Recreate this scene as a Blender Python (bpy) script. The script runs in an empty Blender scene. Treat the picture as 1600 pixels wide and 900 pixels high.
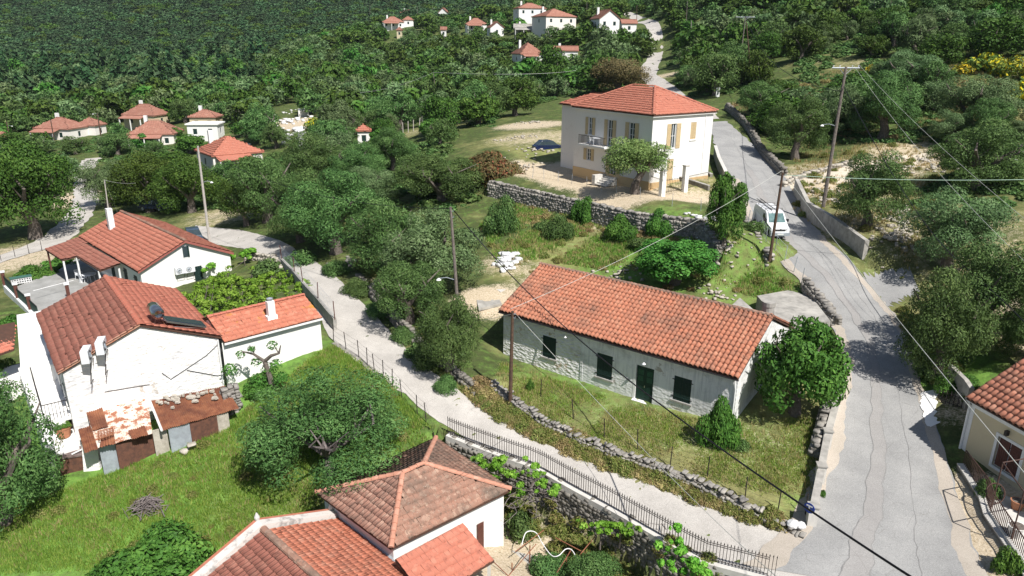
import bpy, bmesh, math, random
import numpy as np
from mathutils import Vector, Matrix
S = bpy.context.scene
C = S.collection
rnd = random.Random(7)
R_ = np.random.RandomState(11)
# ------------------------------------------------ camera, sky, sun
F = 1125.5; PIT = math.radians(18.677); ROL = math.radians(.4208)
CAMZ = 20.0
cp, sp = math.cos(PIT), math.sin(PIT)
cam = bpy.data.cameras.new('camera'); co = bpy.data.objects.new('camera', cam); C.objects.link(co)
cam.sensor_width = 36; cam.lens = F / 1600 * 36; cam.clip_end = 6000; cam.clip_start = .1
co.matrix_world = Matrix.Translation((0, 0, CAMZ)) @ Matrix.Rotation(math.pi / 2 - PIT, 4, 'X') @ Matrix.Rotation(ROL, 4, 'Z')
S.camera = co
W = bpy.data.worlds.new('World'); S.world = W; W.use_nodes = True
nt = W.node_tree; bg = nt.nodes['Background']; sky = nt.nodes.new('ShaderNodeTexSky')
SUN = Vector((.47, -.64, 1.0)).normalized()
sky.sky_type = 'NISHITA'; sky.sun_disc = False
sky.sun_elevation = math.asin(SUN.z); sky.sun_rotation = math.atan2(SUN.x, SUN.y)
nt.links.new(sky.outputs[0], bg.inputs[0]); bg.inputs[1].default_value = .062
sl = bpy.data.lights.new('sun', 'SUN'); so = bpy.data.objects.new('sun', sl); C.objects.link(so)
sl.energy = 5.0; sl.angle = math.radians(.53); sl.color = (1, .96, .9)
so.rotation_euler = SUN.to_track_quat('Z', 'Y').to_euler(); so.location = (60, -60, 90)
S.view_settings.view_transform = 'Standard'; S.view_settings.look = 'None'
S.view_settings.exposure = .42; S.view_settings.gamma = 1
S.render.engine = 'CYCLES'
S.cycles.max_bounces = 5; S.cycles.diffuse_bounces = 3; S.cycles.transparent_max_bounces = 4

# ------------------------------------------------ pixel of the photo -> place
def ray(px, py):
    a, b = (px - 800) / F, (py - 450) / F
    c, s = math.cos(ROL), math.sin(ROL)
    u = a * c + b * s; v = -a * s + b * c
    return np.array([u, cp - v * sp, -sp - v * cp])
def at(px, py, z):
    k = ray(px, py); t = (z - CAMZ) / k[2]
    return np.array([k[0] * t, k[1] * t, z])
def atD(px, py, D): return ray(px, py) * D + np.array([0, 0, CAMZ])
def proj(X):
    X = np.atleast_2d(X); x, y, z = X[:, 0], X[:, 1], X[:, 2] - CAMZ
    dd = y * cp - z * sp; up = y * sp + z * cp
    dd = np.where(dd < .5, .5, dd)
    u = x / dd * F; v = -up / dd * F; c, s = math.cos(ROL), math.sin(ROL)
    return np.stack([800 + u * c - v * s, 450 + u * s + v * c, dd], 1)
def inpoly(P, poly):
    x, y = P[:, 0], P[:, 1]; r = np.zeros(len(P), bool); n = len(poly)
    for i in range(n):
        x0, y0 = poly[i]; x1, y1 = poly[(i + 1) % n]
        if y0 == y1: continue
        r ^= ((y0 > y) != (y1 > y)) & (x < (x1 - x0) * (y - y0) / (y1 - y0) + x0)
    return r
def sm(t): t = np.clip(t, 0, 1); return t * t * (3 - 2 * t)

# ------------------------------------------------ materials
def newmat(name):
    m = bpy.data.materials.new(name); m.use_nodes = True
    n = m.node_tree.nodes; b = n['Principled BSDF']; b.inputs['Specular IOR Level'].default_value = .25
    return m, n, m.node_tree.links, b
def noise(n, l, scale, detail=4, rough=.6, vec=None, dist=0):
    t = n.new('ShaderNodeTexNoise'); t.inputs['Scale'].default_value = scale
    t.inputs['Detail'].default_value = detail; t.inputs['Roughness'].default_value = rough
    t.inputs['Distortion'].default_value = dist
    if vec is None: g = n.new('ShaderNodeNewGeometry'); vec = g.outputs['Position']
    l.new(vec, t.inputs['Vector']); return t.outputs['Fac']
def ramp(n, l, fac, stops):
    r = n.new('ShaderNodeValToRGB'); e = r.color_ramp.elements
    while len(e) < len(stops): e.new(.5)
    for i, (p, c) in enumerate(stops):
        e[i].position = p; e[i].color = (*c, 1) if len(c) == 3 else c
    l.new(fac, r.inputs[0]); return r.outputs[0]
def gray(n, l, fac, a, b): return ramp(n, l, fac, [(a, (0, 0, 0)), (b, (1, 1, 1))])
def mix(n, l, fac, a, b, mode='MIX'):
    m = n.new('ShaderNodeMix'); m.data_type = 'RGBA'; m.blend_type = mode
    if isinstance(fac, (int, float)): m.inputs[0].default_value = fac
    else: l.new(fac, m.inputs[0])
    for v, i in ((a, 6), (b, 7)):
        if isinstance(v, tuple): m.inputs[i].default_value = (*v, 1)
        else: l.new(v, m.inputs[i])
    return m.outputs[2]
def math_(n, l, op, a, b=0):
    m = n.new('ShaderNodeMath'); m.operation = op
    for v, i in ((a, 0), (b, 1)):
        if isinstance(v, (int, float)): m.inputs[i].default_value = v
        else: l.new(v, m.inputs[i])
    return m.outputs[0]
def bump(n, l, b, h, strength=.4, dist=.02):
    k = n.new('ShaderNodeBump'); k.inputs['Strength'].default_value = strength; k.inputs['Distance'].default_value = dist
    l.new(h, k.inputs['Height']); l.new(k.outputs[0], b.inputs['Normal'])
def attr(n, name):
    a = n.new('ShaderNodeAttribute'); a.attribute_name = name; return a
def simple(name, col, col2=None, scale=3, rough=.8, lo=.35, hi=.65, bm=0, bd=.01, metal=0, bscale=None, spec=.25, col3=None):
    m, n, l, b = newmat(name)
    b.inputs['Roughness'].default_value = rough; b.inputs['Metallic'].default_value = metal
    b.inputs['Specular IOR Level'].default_value = spec
    col2 = col2 or tuple(c * .8 for c in col)
    f = noise(n, l, scale, 6, .65)
    c = mix(n, l, gray(n, l, f, lo, hi), col, col2)
    if col3:
        f3 = noise(n, l, scale * .23, 3, .6)
        c = mix(n, l, gray(n, l, f3, .5, .7), c, col3)
    l.new(c, b.inputs['Base Color'])
    if bm: bump(n, l, b, noise(n, l, bscale or scale * 5, 5, .7), bm, bd)
    return m
def tile_mat(name, base, dark, pale, age, lich=(.42, .38, .3), cell=3.2, moss=None):
    """fired clay: each tile a little different, with weathered patches"""
    m, n, l, b = newmat(name); b.inputs['Roughness'].default_value = .85
    g = n.new('ShaderNodeNewGeometry'); oi = n.new('ShaderNodeObjectInfo')
    v = n.new('ShaderNodeTexVoronoi'); v.inputs['Scale'].default_value = cell * 1.25; l.new(g.outputs['Position'], v.inputs['Vector'])
    sx = n.new('ShaderNodeSeparateColor'); l.new(v.outputs['Color'], sx.inputs[0])
    c = mix(n, l, sx.outputs[0], base, tuple(.72 * x + .28 * y for x, y in zip(base, dark)))
    c = mix(n, l, math_(n, l, 'MULTIPLY', gray(n, l, sx.outputs[1], .7, 1), .6), c, pale)
    big = noise(n, l, .55, 4, .6); c = mix(n, l, gray(n, l, big, .62 - age * .3, .85 - age * .2), c, dark)
    fine = noise(n, l, 9, 6, .7); c = mix(n, l, gray(n, l, fine, .66 - age * .12, .82 - age * .1), c, lich)
    st = noise(n, l, 4, 5, .7); c = mix(n, l, gray(n, l, st, .55, .75), c, tuple(x * .7 for x in dark))
    if moss:
        mo = noise(n, l, .9, 5, .65); c = mix(n, l, gray(n, l, mo, .62, .7), c, moss)
    l.new(c, b.inputs['Base Color']); bump(n, l, b, fine, .35, .01)
    return m
def plaster(name, col, dirt, lo=.55, hi=.75, coarse=0, streak=None, bare=None):
    m, n, l, b = newmat(name); b.inputs['Roughness'].default_value = .9
    c = mix(n, l, gray(n, l, noise(n, l, 1.1, 6, .65), lo, hi), col, dirt)
    if streak:
        tc = n.new('ShaderNodeNewGeometry'); mp = n.new('ShaderNodeMapping'); mp.inputs['Scale'].default_value = (5, 5, .35)
        l.new(tc.outputs['Position'], mp.inputs['Vector'])
        c = mix(n, l, math_(n, l, 'MULTIPLY', gray(n, l, noise(n, l, 1, 4, .7, mp.outputs[0]), .5, .72), .7), c, streak)
    if bare:
        c = mix(n, l, gray(n, l, noise(n, l, 2.2 if 'rust' in name else .9, 8, .75), *((.49, .55) if 'rust' in name else (.6, .64))), c, bare)
    l.new(c, b.inputs['Base Color'])
    if coarse:
        v = n.new('ShaderNodeTexVoronoi'); v.inputs['Scale'].default_value = 3.4
        g = n.new('ShaderNodeNewGeometry'); mp = n.new('ShaderNodeMapping'); mp.inputs['Scale'].default_value = (1, 1, 1.9)
        l.new(g.outputs['Position'], mp.inputs['Vector']); l.new(mp.outputs[0], v.inputs['Vector'])
        h = math_(n, l, 'ADD', v.outputs['Distance'], math_(n, l, 'MULTIPLY', noise(n, l, 9, 5), .6))
        bump(n, l, b, h, coarse, .1)
    else: bump(n, l, b, noise(n, l, 14, 5), .25, .01)
    return m
M = {}
M['tile_old'] = tile_mat('clay_tiles', (.46, .18, .108), (.17, .105, .08), (.52, .26, .17), .42, lich=(.40, .30, .23))
M['tile_new'] = tile_mat('bright_clay_tiles', (.46, .16, .11), (.34, .13, .09), (.50, .22, .155), -.1, lich=(.5, .3, .22))
M['tile_orange'] = tile_mat('orange_clay_tiles', (.44, .165, .112), (.34, .13, .095), (.49, .22, .155), -.25, lich=(.55, .32, .23))
M['tile_grey'] = tile_mat('weathered_clay_tiles', (.33, .18, .13), (.13, .105, .085), (.48, .34, .26), .6, (.46, .42, .35), cell=4.5)
M['tile_ridge'] = tile_mat('pale_pink_ridge_tiles', (.50, .24, .165), (.34, .18, .13), (.58, .36, .27), .1, (.55, .45, .36))
M['tile_red'] = tile_mat('dull_red_tiles', (.29, .115, .085), (.19, .09, .068), (.36, .17, .125), .2)
M['tile_lichen'] = tile_mat('orange_tiles_with_lichen', (.54, .195, .12), (.38, .15, .10), (.58, .29, .20), .22, (.62, .45, .34))
M['tile_far'] = tile_mat('far_roof_tiles', (.37, .175, .13), (.25, .125, .09), (.43, .24, .18), .0, cell=1.5)
M['tile_flowery'] = tile_mat('orange_spotted_tiles', (.45, .165, .105), (.32, .12, .085), (.52, .25, .17), .0, moss=(.46, .21, .05))
M['mortar'] = simple('ridge_mortar', (.42, .27, .2), (.5, .22, .14), 4, .9, bm=.4)
M['deck'] = simple('roof_deck', (.10, .05, .035), (.07, .04, .03), 4)
M['white'] = plaster('white_plaster', (.80, .79, .77), (.70, .69, .67))
M['white_old'] = plaster('old_limewash', (.78, .78, .77), (.50, .50, .50), .5, .72, .25, (.42, .43, .45), (.46, .42, .37))
M['white_rough'] = plaster('limewashed_masonry', (.76, .75, .74), (.55, .52, .49), .5, .75, 1.0, None, (.50, .42, .34))
M['white_peel'] = plaster('peeling_limewash', (.78, .77, .76), (.50, .51, .54), .56, .74, .35, None, (.50, .45, .4))
M['cream'] = plaster('cream_plaster', (.60, .52, .36), (.54, .46, .32))
M['pink_white'] = plaster('warm_white_plaster', (.78, .74, .70), (.70, .65, .60))
M['plinth'] = plaster('ochre_plinth', (.62, .44, .24), (.5, .36, .22))
M['concrete'] = simple('weathered_concrete', (.40, .38, .35), (.26, .25, .23), 2.5, .9, bm=.3, col3=(.48, .46, .42))
M['patio'] = simple('grey_patio_concrete', (.36, .36, .35), (.25, .25, .24), .8, .9, bm=.2)
M['cement_pale'] = simple('pale_cement', (.62, .60, .56), (.50, .48, .45), 2, .9, bm=.2)
M['green_shutter'] = simple('dark_green_paint', (.012, .030, .028), (.02, .045, .04), 8, .5)
M['green_door'] = simple('green_door_paint', (.012, .035, .028), (.015, .05, .035), 8, .5)
M['green_panel'] = simple('lighter_green_paint', (.03, .10, .06), (.02, .07, .045), 8, .5)
M['beige_shutter'] = simple('beige_painted_shutter', (.60, .47, .28), (.52, .40, .24), 6, .6)
M['glass'] = simple('window_glass', (.03, .045, .055), (.05, .07, .08), 2, .08, spec=.6)
M['dark'] = simple('dark_interior', (.015, .014, .013), (.02, .02, .02), 3)
M['white_paint'] = simple('white_painted_metal', (.8, .8, .8), (.72, .72, .72), 6, .4)
M['white_plastic'] = simple('white_plastic', (.75, .77, .80), (.68, .70, .74), 4, .45)
M['iron'] = simple('black_iron', (.025, .025, .028), (.05, .035, .03), 9, .55)
M['rust'] = simple('rusty_corrugated_iron', (.20, .075, .045), (.34, .15, .08), 2.2, .9, bm=.3, col3=(.13, .055, .04))
M['rust_dark'] = simple('dark_rust', (.085, .045, .035), (.16, .075, .05), 5, .95, bm=.5)
M['rust_flaky'] = plaster('flaked_paint_over_rust', (.74, .66, .58), (.66, .52, .42), .4, .6, 0, None, (.34, .14, .08))
M['galv'] = simple('galvanised_sheet', (.45, .50, .55), (.33, .36, .40), 3, .5, metal=.3)
M['wood_pole'] = simple('weathered_pole_wood', (.22, .19, .17), (.12, .10, .09), 6, .9, bm=.3)
M['wood_dark'] = simple('dark_brown_pole_wood', (.12, .075, .05), (.07, .045, .035), 6, .9, bm=.3)
M['pole_grey'] = simple('pale_grey_pole', (.50, .46, .42), (.38, .35, .33), 6, .8)
M['brown_wood'] = simple('brown_painted_wood', (.13, .05, .04), (.09, .04, .03), 6, .6)
M['brown_iron'] = simple('dark_brown_iron', (.06, .035, .03), (.09, .05, .04), 8, .6)
M['bark'] = simple('olive_bark', (.19, .16, .14), (.09, .075, .065), 7, .95, bm=.6, bd=.03)
M['twig'] = simple('dry_grey_branches', (.21, .18, .175), (.12, .10, .095), 7, .95)
M['cable_black'] = simple('black_cable', (.012, .012, .018), None, 3, .6)
M['cable_pale'] = simple('pale_bare_wire', (.55, .56, .52), None, 3, .5)
M['cable_green'] = simple('pale_green_wire', (.45, .62, .50), None, 3, .5)
M['stone'] = simple('grey_limestone', (.33, .31, .28), (.17, .16, .15), 4, .95, bm=.6, bd=.03, col3=(.44, .41, .36))
M['stone_dark'] = simple('dark_lichen_stone', (.27, .25, .22), (.15, .14, .125), 3, .95, bm=.6, bd=.03)  # darker grey-brown stone colour, mottled at random
M['stone_white'] = simple('whitish_limestone', (.70, .68, .64), (.55, .52, .48), 3, .95, bm=.5, bd=.03)
M['stone_pale'] = simple('pale_limestone', (.50, .46, .40), (.33, .30, .25), 3, .95, bm=.6, bd=.03)
M['metal'] = simple('brushed_metal', (.55, .56, .58), None, 4, .3, metal=.9)
M['tank'] = simple('stainless_tank', (.65, .66, .68), None, 4, .22, metal=.95)
M['panel'] = simple('solar_glass', (.012, .025, .05), (.02, .035, .06), 1, .12, spec=.6)
M['rubber'] = simple('tyre_rubber', (.02, .02, .02), None, 4, .8)
M['van_white'] = simple('white_van_paint', (.80, .81, .82), (.77, .78, .80), 1, .25, spec=.5)
M['blue_paint'] = simple('dark_blue_car_paint', (.01, .022, .085), None, 1, .2, spec=.6)
M['grey_paint'] = simple('blue_grey_car_paint', (.06, .09, .13), None, 1, .2, spec=.6)
M['black_plastic'] = simple('black_plastic', (.03, .03, .033), None, 3, .5)
M['lamp_glass'] = simple('headlamp_lens', (.5, .52, .55), None, 2, .1, spec=.7)
M['sign_blue'] = simple('blue_sign', (.01, .05, .32), None, 3, .4)
M['terracotta'] = simple('terracotta_pot', (.45, .20, .11), (.36, .16, .09), 5, .8)
M['pot_white'] = simple('whitewashed_pot', (.75, .73, .70), None, 5, .8)
M['blue_cloth'] = simple('dark_blue_sack', (.02, .03, .22), None, 5, .7)
M['glass_teal'] = simple('windscreen', (.04, .09, .10), (.12, .22, .22), 2, .06, spec=.8)
M['rubble_white'] = simple('white_rubble', (.72, .72, .72), (.6, .6, .6), 6, .9)

def leaf_mat(name, a, b_, c_, flower=None, var=.35, tl=.12):
    m, n, l, b = newmat(name); b.inputs['Roughness'].default_value = .6; b.inputs['Specular IOR Level'].default_value = .16
    at_ = attr(n, 'v'); oi = n.new('ShaderNodeObjectInfo')
    c = ramp(n, l, at_.outputs['Fac'], [(0, b_), (.5, a), (1, c_)] if not flower else [(0, b_), (.45, a), (.62, c_), (.72, flower)])
    hv = n.new('ShaderNodeHueSaturation'); l.new(c, hv.inputs['Color'])
    l.new(math_(n, l, 'ADD', math_(n, l, 'MULTIPLY', oi.outputs['Random'], var), 1 - var * .5), hv.inputs['Value'])
    l.new(math_(n, l, 'ADD', math_(n, l, 'MULTIPLY', oi.outputs['Random'], .04), .48), hv.inputs['Hue'])
    l.new(hv.outputs[0], b.inputs['Base Color'])
    tr = n.new('ShaderNodeBsdfTranslucent'); l.new(hv.outputs[0], tr.inputs['Color'])
    ms = n.new('ShaderNodeMixShader'); ms.inputs[0].default_value = tl
    l.new(b.outputs[0], ms.inputs[1]); l.new(tr.outputs[0], ms.inputs[2])
    l.new(ms.outputs[0], n['Material Output'].inputs['Surface'])
    return m
M['olive'] = leaf_mat('olive_leaves', (.078, .150, .040), (.036, .076, .022), (.17, .265, .085))
M['olive_grey'] = leaf_mat('grey_olive_leaves', (.108, .178, .066), (.052, .092, .035), (.22, .30, .14))
M['oak'] = leaf_mat('evergreen_oak_leaves', (.052, .105, .016), (.028, .06, .010), (.105, .17, .03))
M['broad'] = leaf_mat('bright_broad_leaves', (.065, .165, .026), (.032, .088, .015), (.14, .275, .05))
M['vine'] = leaf_mat('vine_leaves', (.14, .31, .03), (.07, .17, .02), (.29, .46, .08))
M['fir'] = leaf_mat('dark_conifer_needles', (.035, .085, .03), (.02, .05, .02), (.075, .14, .05))
M['maquis'] = leaf_mat('far_maquis_leaves', (.042, .085, .034), (.022, .048, .02), (.08, .135, .055), var=.8)
M['broom'] = leaf_mat('flowering_broom', (.13, .19, .04), (.07, .12, .02), (.34, .32, .04), (.66, .50, .02))
M['russet'] = leaf_mat('russet_bush_leaves', (.17, .15, .055), (.09, .10, .03), (.36, .13, .06))
M['feathery'] = leaf_mat('feathery_leaves', (.16, .22, .065), (.085, .13, .035), (.30, .34, .12))
M['brownish'] = leaf_mat('brownish_leaves', (.17, .15, .06), (.09, .09, .035), (.28, .24, .11))
M['straw'] = leaf_mat('straw_coloured_weeds', (.34, .27, .12), (.16, .16, .05), (.55, .43, .22), var=.4, tl=.35)
M['grass'] = leaf_mat('grass_blades', (.22, .37, .06), (.13, .25, .035), (.46, .52, .14), var=0, tl=.45)
M['dry_grass'] = leaf_mat('dry_grass_blades', (.40, .34, .15), (.18, .22, .06), (.58, .47, .25), var=0, tl=.4)
M['weed'] = leaf_mat('roadside_weeds', (.20, .24, .06), (.11, .16, .035), (.50, .40, .19), var=.2, tl=.4)

# ------------------------------------------------ objects
def link(o, parent=None):
    C.objects.link(o)
    if parent is not None: o.parent = parent
    return o
def tag(o, label=None, cat=None, group=None, kind=None):
    if label: o['label'] = label
    if cat: o['category'] = cat
    if group: o['group'] = group
    if kind: o['kind'] = kind
    return o
def thing(name, label, cat, loc=(0, 0, 0), rz=0, group=None):
    o = bpy.data.objects.new(name, None); o.empty_display_size = .3
    link(o); o.location = [float(v) for v in loc]; o.rotation_euler = (0, 0, rz)
    return tag(o, label, cat, group)
class MB:
    def __init__(s): s.v = []; s.f = []
    def add(s, vs, fs):
        n = len(s.v); s.v += [tuple(float(c) for c in v) for v in vs]; s.f += [tuple(n + i for i in f) for f in fs]; return s
    def hexa(s, b4, t4):
        return s.add(list(b4) + list(t4), [(3, 2, 1, 0), (4, 5, 6, 7), (0, 1, 5, 4), (1, 2, 6, 5), (2, 3, 7, 6), (3, 0, 4, 7)])
    def box(s, x0, x1, y0, y1, z0, z1):
        return s.hexa([(x0, y0, z0), (x1, y0, z0), (x1, y1, z0), (x0, y1, z0)], [(x0, y0, z1), (x1, y0, z1), (x1, y1, z1), (x0, y1, z1)])
    def fbox(s, fr, a0, a1, z0, z1, d0, d1):
        """box on a facade frame fr=(origin xy, tangent xy, outward normal xy)"""
        o, t, n = fr
        P = lambda a, d, z: (o[0] + t[0] * a + n[0] * d, o[1] + t[1] * a + n[1] * d, z)
        return s.hexa([P(a0, d0, z0), P(a1, d0, z0), P(a1, d1, z0), P(a0, d1, z0)], [P(a0, d0, z1), P(a1, d0, z1), P(a1, d1, z1), P(a0, d1, z1)])
    def tube(s, pts, rad, n=6, cap=True):
        pts = [Vector([float(c) for c in p]) for p in pts]
        if not hasattr(rad, '__len__'): rad = [rad] * len(pts)
        base = len(s.v); ref = Vector((0, 0, 1))
        for i, p in enumerate(pts):
            d = (pts[min(i + 1, len(pts) - 1)] - pts[max(i - 1, 0)]).normalized()
            if abs(d.dot(ref)) > .98: a = d.cross(Vector((1, 0, 0))).normalized()
            else: a = d.cross(ref).normalized()
            b = d.cross(a)
            for k in range(n):
                t = 2 * math.pi * k / n
                s.v.append(tuple(p + (a * math.cos(t) + b * math.sin(t)) * rad[i]))
        for i in range(len(pts) - 1):
            for k in range(n):
                k2 = (k + 1) % n; o = base + i * n
                s.f.append((o + k, o + k2, o + n + k2, o + n + k))
        if cap:
            s.f.append(tuple(base + k for k in range(n))); s.f.append(tuple(base + (len(pts) - 1) * n + k for k in reversed(range(n))))
        return s
    def prism(s, poly, off):
        """polygon (3d pts) extruded by vector off"""
        n = len(poly); q = [tuple(np.array(p, float) + np.array(off, float)) for p in poly]
        return s.add(list(poly) + q, [tuple(range(n)), tuple(reversed(range(n, 2 * n)))] + [(i, (i + 1) % n, n + (i + 1) % n, n + i) for i in range(n)])
    def mesh(s, name, mat=None):
        me = bpy.data.meshes.new(name); me.from_pydata(s.v, [], s.f)
        if mat is not None: me.materials.append(mat)
        me.validate(); me.update(); return me
    def build(s, name, mat, parent=None, smooth=False, kind=None, loc=None):
        me = s.mesh(name, mat)
        if smooth: me.polygons.foreach_set('use_smooth', [True] * len(me.polygons))
        o = link(bpy.data.objects.new(name, me), parent)
        if loc is not None: o.location = [float(v) for v in loc]
        if kind: o['kind'] = kind
        return o
def np_mesh(name, V, Fq, mat, attrs=None, smooth=False):
    """V (n,3), Fq (m,k) all faces k-gons"""
    me = bpy.data.meshes.new(name); k = Fq.shape[1]
    me.vertices.add(len(V)); me.vertices.foreach_set('co', np.ascontiguousarray(V, np.float32).ravel())
    me.loops.add(Fq.size); me.loops.foreach_set('vertex_index', np.ascontiguousarray(Fq, np.int32).ravel())
    me.polygons.add(len(Fq)); me.polygons.foreach_set('loop_start', np.arange(0, Fq.size, k, dtype=np.int32))
    if smooth: me.polygons.foreach_set('use_smooth', np.ones(len(Fq), bool))
    for nm, (dom, val) in (attrs or {}).items():
        if val.ndim == 1: a = me.attributes.new(nm, 'FLOAT', dom); a.data.foreach_set('value', val.astype(np.float32))
        else: a = me.attributes.new(nm, 'FLOAT_COLOR', dom); a.data.foreach_set('color', val.astype(np.float32).ravel())
    me.materials.append(mat); me.update(calc_edges=True); return me
def np_obj(name, V, Fq, mat, parent=None, attrs=None, smooth=False, kind=None):
    o = link(bpy.data.objects.new(name, np_mesh(name, V, Fq, mat, attrs, smooth)), parent)
    if kind: o['kind'] = kind
    return o
def copy_tree(o, parent=None):
    c = o.copy(); C.objects.link(c); c.parent = parent
    for ch in [x for x in o.children]: copy_tree(ch, c)
    return c

# ------------------------------------------------ terrain
CTL = [  # photo pixel, height of the ground there (metres, camera at 20)
 (1300, 890, -.5), (1500, 880, -.4), (1250, 850, -.5), (1150, 850, -.7), (1400, 700, .5), (1480, 740, .3), (1310, 700, .3), (1330, 520, 2.2), (1400, 560, 1.9), (1370, 440, 3.6),
 (1290, 440, 3.6), (1225, 385, 4.8), (1270, 350, 5.2), (1215, 300, 6.2), (1170, 250, 7.5), (1150, 215, 8.9), (1125, 195, 9.7), (1000, 800, -.8), (850, 725, -.6), (700, 620, .3),
 (600, 550, .8), (560, 520, 1.0), (500, 455, 1.3), (440, 390, .7), (340, 372, -.3), (500, 560, 1.2), (400, 600, .7), (600, 640, .3), (450, 700, -.7), (300, 700, -.55), (225, 716, -.75), (150, 745, -1.1),
 (240, 800, -1.5), (50, 850, -1.8), (450, 790, -2), (250, 890, -2.3), (30, 700, -1.2), (1018, 632, .15), (900, 600, .1), (780, 556, .15), (1150, 658, .6), (1250, 700, .3), (1100, 740, -.3),
 (900, 660, -.2), (800, 620, .1), (720, 590, .6), (1260, 640, 1.1), (760, 470, 1.6), (880, 440, 2.0), (1000, 440, 2.3), (1180, 460, 2.4), (1240, 470, 2.6), (1200, 425, 3.6), (900, 390, 3.2), (800, 400, 2.8),
 (700, 430, 1.8), (620, 400, 1.8), (540, 380, 1.6), (650, 470, 1.5), (1080, 390, 4.4), (1150, 380, 4.7), (950, 345, 4.6), (830, 325, 4.5), (760, 300, 5), (1000, 355, 4.8), (640, 290, 4), (520, 290, 2.5), (430, 330, 1),
 (893, 264, 6.9), (1013, 290, 7.0), (850, 250, 7.1), (780, 240, 7.4), (830, 210, 8.2), (860, 230, 7.8), (1090, 290, 7.1), (1100, 270, 7.3),
 (700, 210, 6.5), (640, 205, 5), (568, 224, 2), (450, 180, 3), (460, 220, 1.5), (380, 255, -1.2), (250, 228, -1.5), (95, 218, -2), (222, 205, -1), (130, 330, -2.4), (130, 250, -3), (30, 380, -2), (60, 440, -1.6), (20, 420, -1.8),
 (180, 440, -1), (250, 400, -1), (1010, 110, 190, 1), (1040, 130, 155, 1), (1060, 160, 128, 1), (960, 20, 300, 1), (1000, 35, 260, 1), (1035, 75, 225, 1), (840, 102, 230, 1), (880, 48, 260, 1), (833, 36, 290, 1), (760, 58, 300, 1), (690, 36, 380, 1), (622, 47, 340, 1), (952, 55, 225, 1),
 (1220, 110, 130, 1), (1300, 60, 150, 1), (1400, 70, 130, 1), (1500, 110, 105, 1), (1580, 180, 88, 1), (1350, 240, 8.6), (1300, 270, 7.6), (1420, 250, 8.2), (1590, 240, 9.8), (1450, 350, 6.2), (1380, 400, 5), (1590, 540, 3.6), (1500, 600, 2), (1480, 560, 2.3),
 (1590, 840, .2), (1600, 760, .6), (1100, 3, 230, 1), (1300, 3, 210, 1), (1550, 5, 190, 1), (100, 130, 300, 1), (250, 120, 320, 1), (400, 130, 300, 1), (550, 120, 260, 1), (650, 90, 290, 1), (500, 70, 380, 1), (300, 85, 420, 1), (100, 90, 430, 1),
 (700, 130, 230, 1), (760, 170, 160, 1), (900, 130, 180, 1), (500, 150, 220, 1), (300, 170, 1.5), (60, 170, -.5), (420, 290, .3), (1210, 200, 98, 1), (1230, 240, 88, 1),
]
FAR = [(-700, 850, 105), (-350, 850, 100), (-60, 850, 100), (250, 850, 110), (-500, 560, 38), (-250, 560, 36), (-60, 600, 48), (180, 500, 62), (420, 500, 75), (-1300, 1500, 330), (0, 1500, 320), (1300, 1500, 330), (600, 850, 130),
       (-600, 300, 6), (500, 250, 45), (-900, 100, 0), (900, 100, 40), (-80, 10, -6), (80, 10, 0), (0, 5, -4), (-30, 15, -4), (30, 12, -.8), (-15, -5, -4), (30, -8, -1), (-5, 20, -3.3)]
cxyz = np.array([(atD(*c[:3]) if len(c) == 4 else at(*c)) for c in CTL] + FAR, float)   # a fourth value: third is the distance instead
def warp(x, y):
    w = np.maximum(y + 14, 4.); return np.stack([x / w * 1.4, np.log(w)], -1)
cw = warp(cxyz[:, 0], cxyz[:, 1])
def kern(d2): return .5 * d2 * np.log(d2 + 1e-9)
NK = len(cw); K = kern(((cw[:, None] - cw[None]) ** 2).sum(-1)) + np.eye(NK) * 2e-4
Pm = np.hstack([np.ones((NK, 1)), cw]); Am = np.block([[K, Pm], [Pm.T, np.zeros((3, 3))]])
zsc = np.maximum(cxyz[:, 1], 15)      # interpolate heights relative to distance so far hills do not ring
sol = np.linalg.solve(Am, np.concatenate([cxyz[:, 2] / (zsc + 14), np.zeros(3)]))
STEPS = []
def segdist(x, y, poly):
    best = np.full(x.shape, 1e9); side = np.zeros(x.shape); beyond = np.zeros(x.shape)
    for i in range(len(poly) - 1):
        ax, ay = poly[i][:2]; bx, by = poly[i + 1][:2]; dx, dy = bx - ax, by - ay; L2 = dx * dx + dy * dy
        t = ((x - ax) * dx + (y - ay) * dy) / L2; tc = np.clip(t, 0, 1)
        qx, qy = ax + dx * tc, ay + dy * tc; dd = np.hypot(x - qx, y - qy)
        m = dd < best; best = np.where(m, dd, best)
        side = np.where(m, np.sign(dx * (y - ay) - dy * (x - ax)), side)
        b = np.zeros(x.shape); L = math.sqrt(L2)
        if i == 0: b = np.where(t < 0, -t * L, b)
        if i == len(poly) - 2: b = np.where(t > 1, (t - 1) * L, b)
        beyond = np.where(m, b, beyond)
    return best, side, beyond
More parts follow.
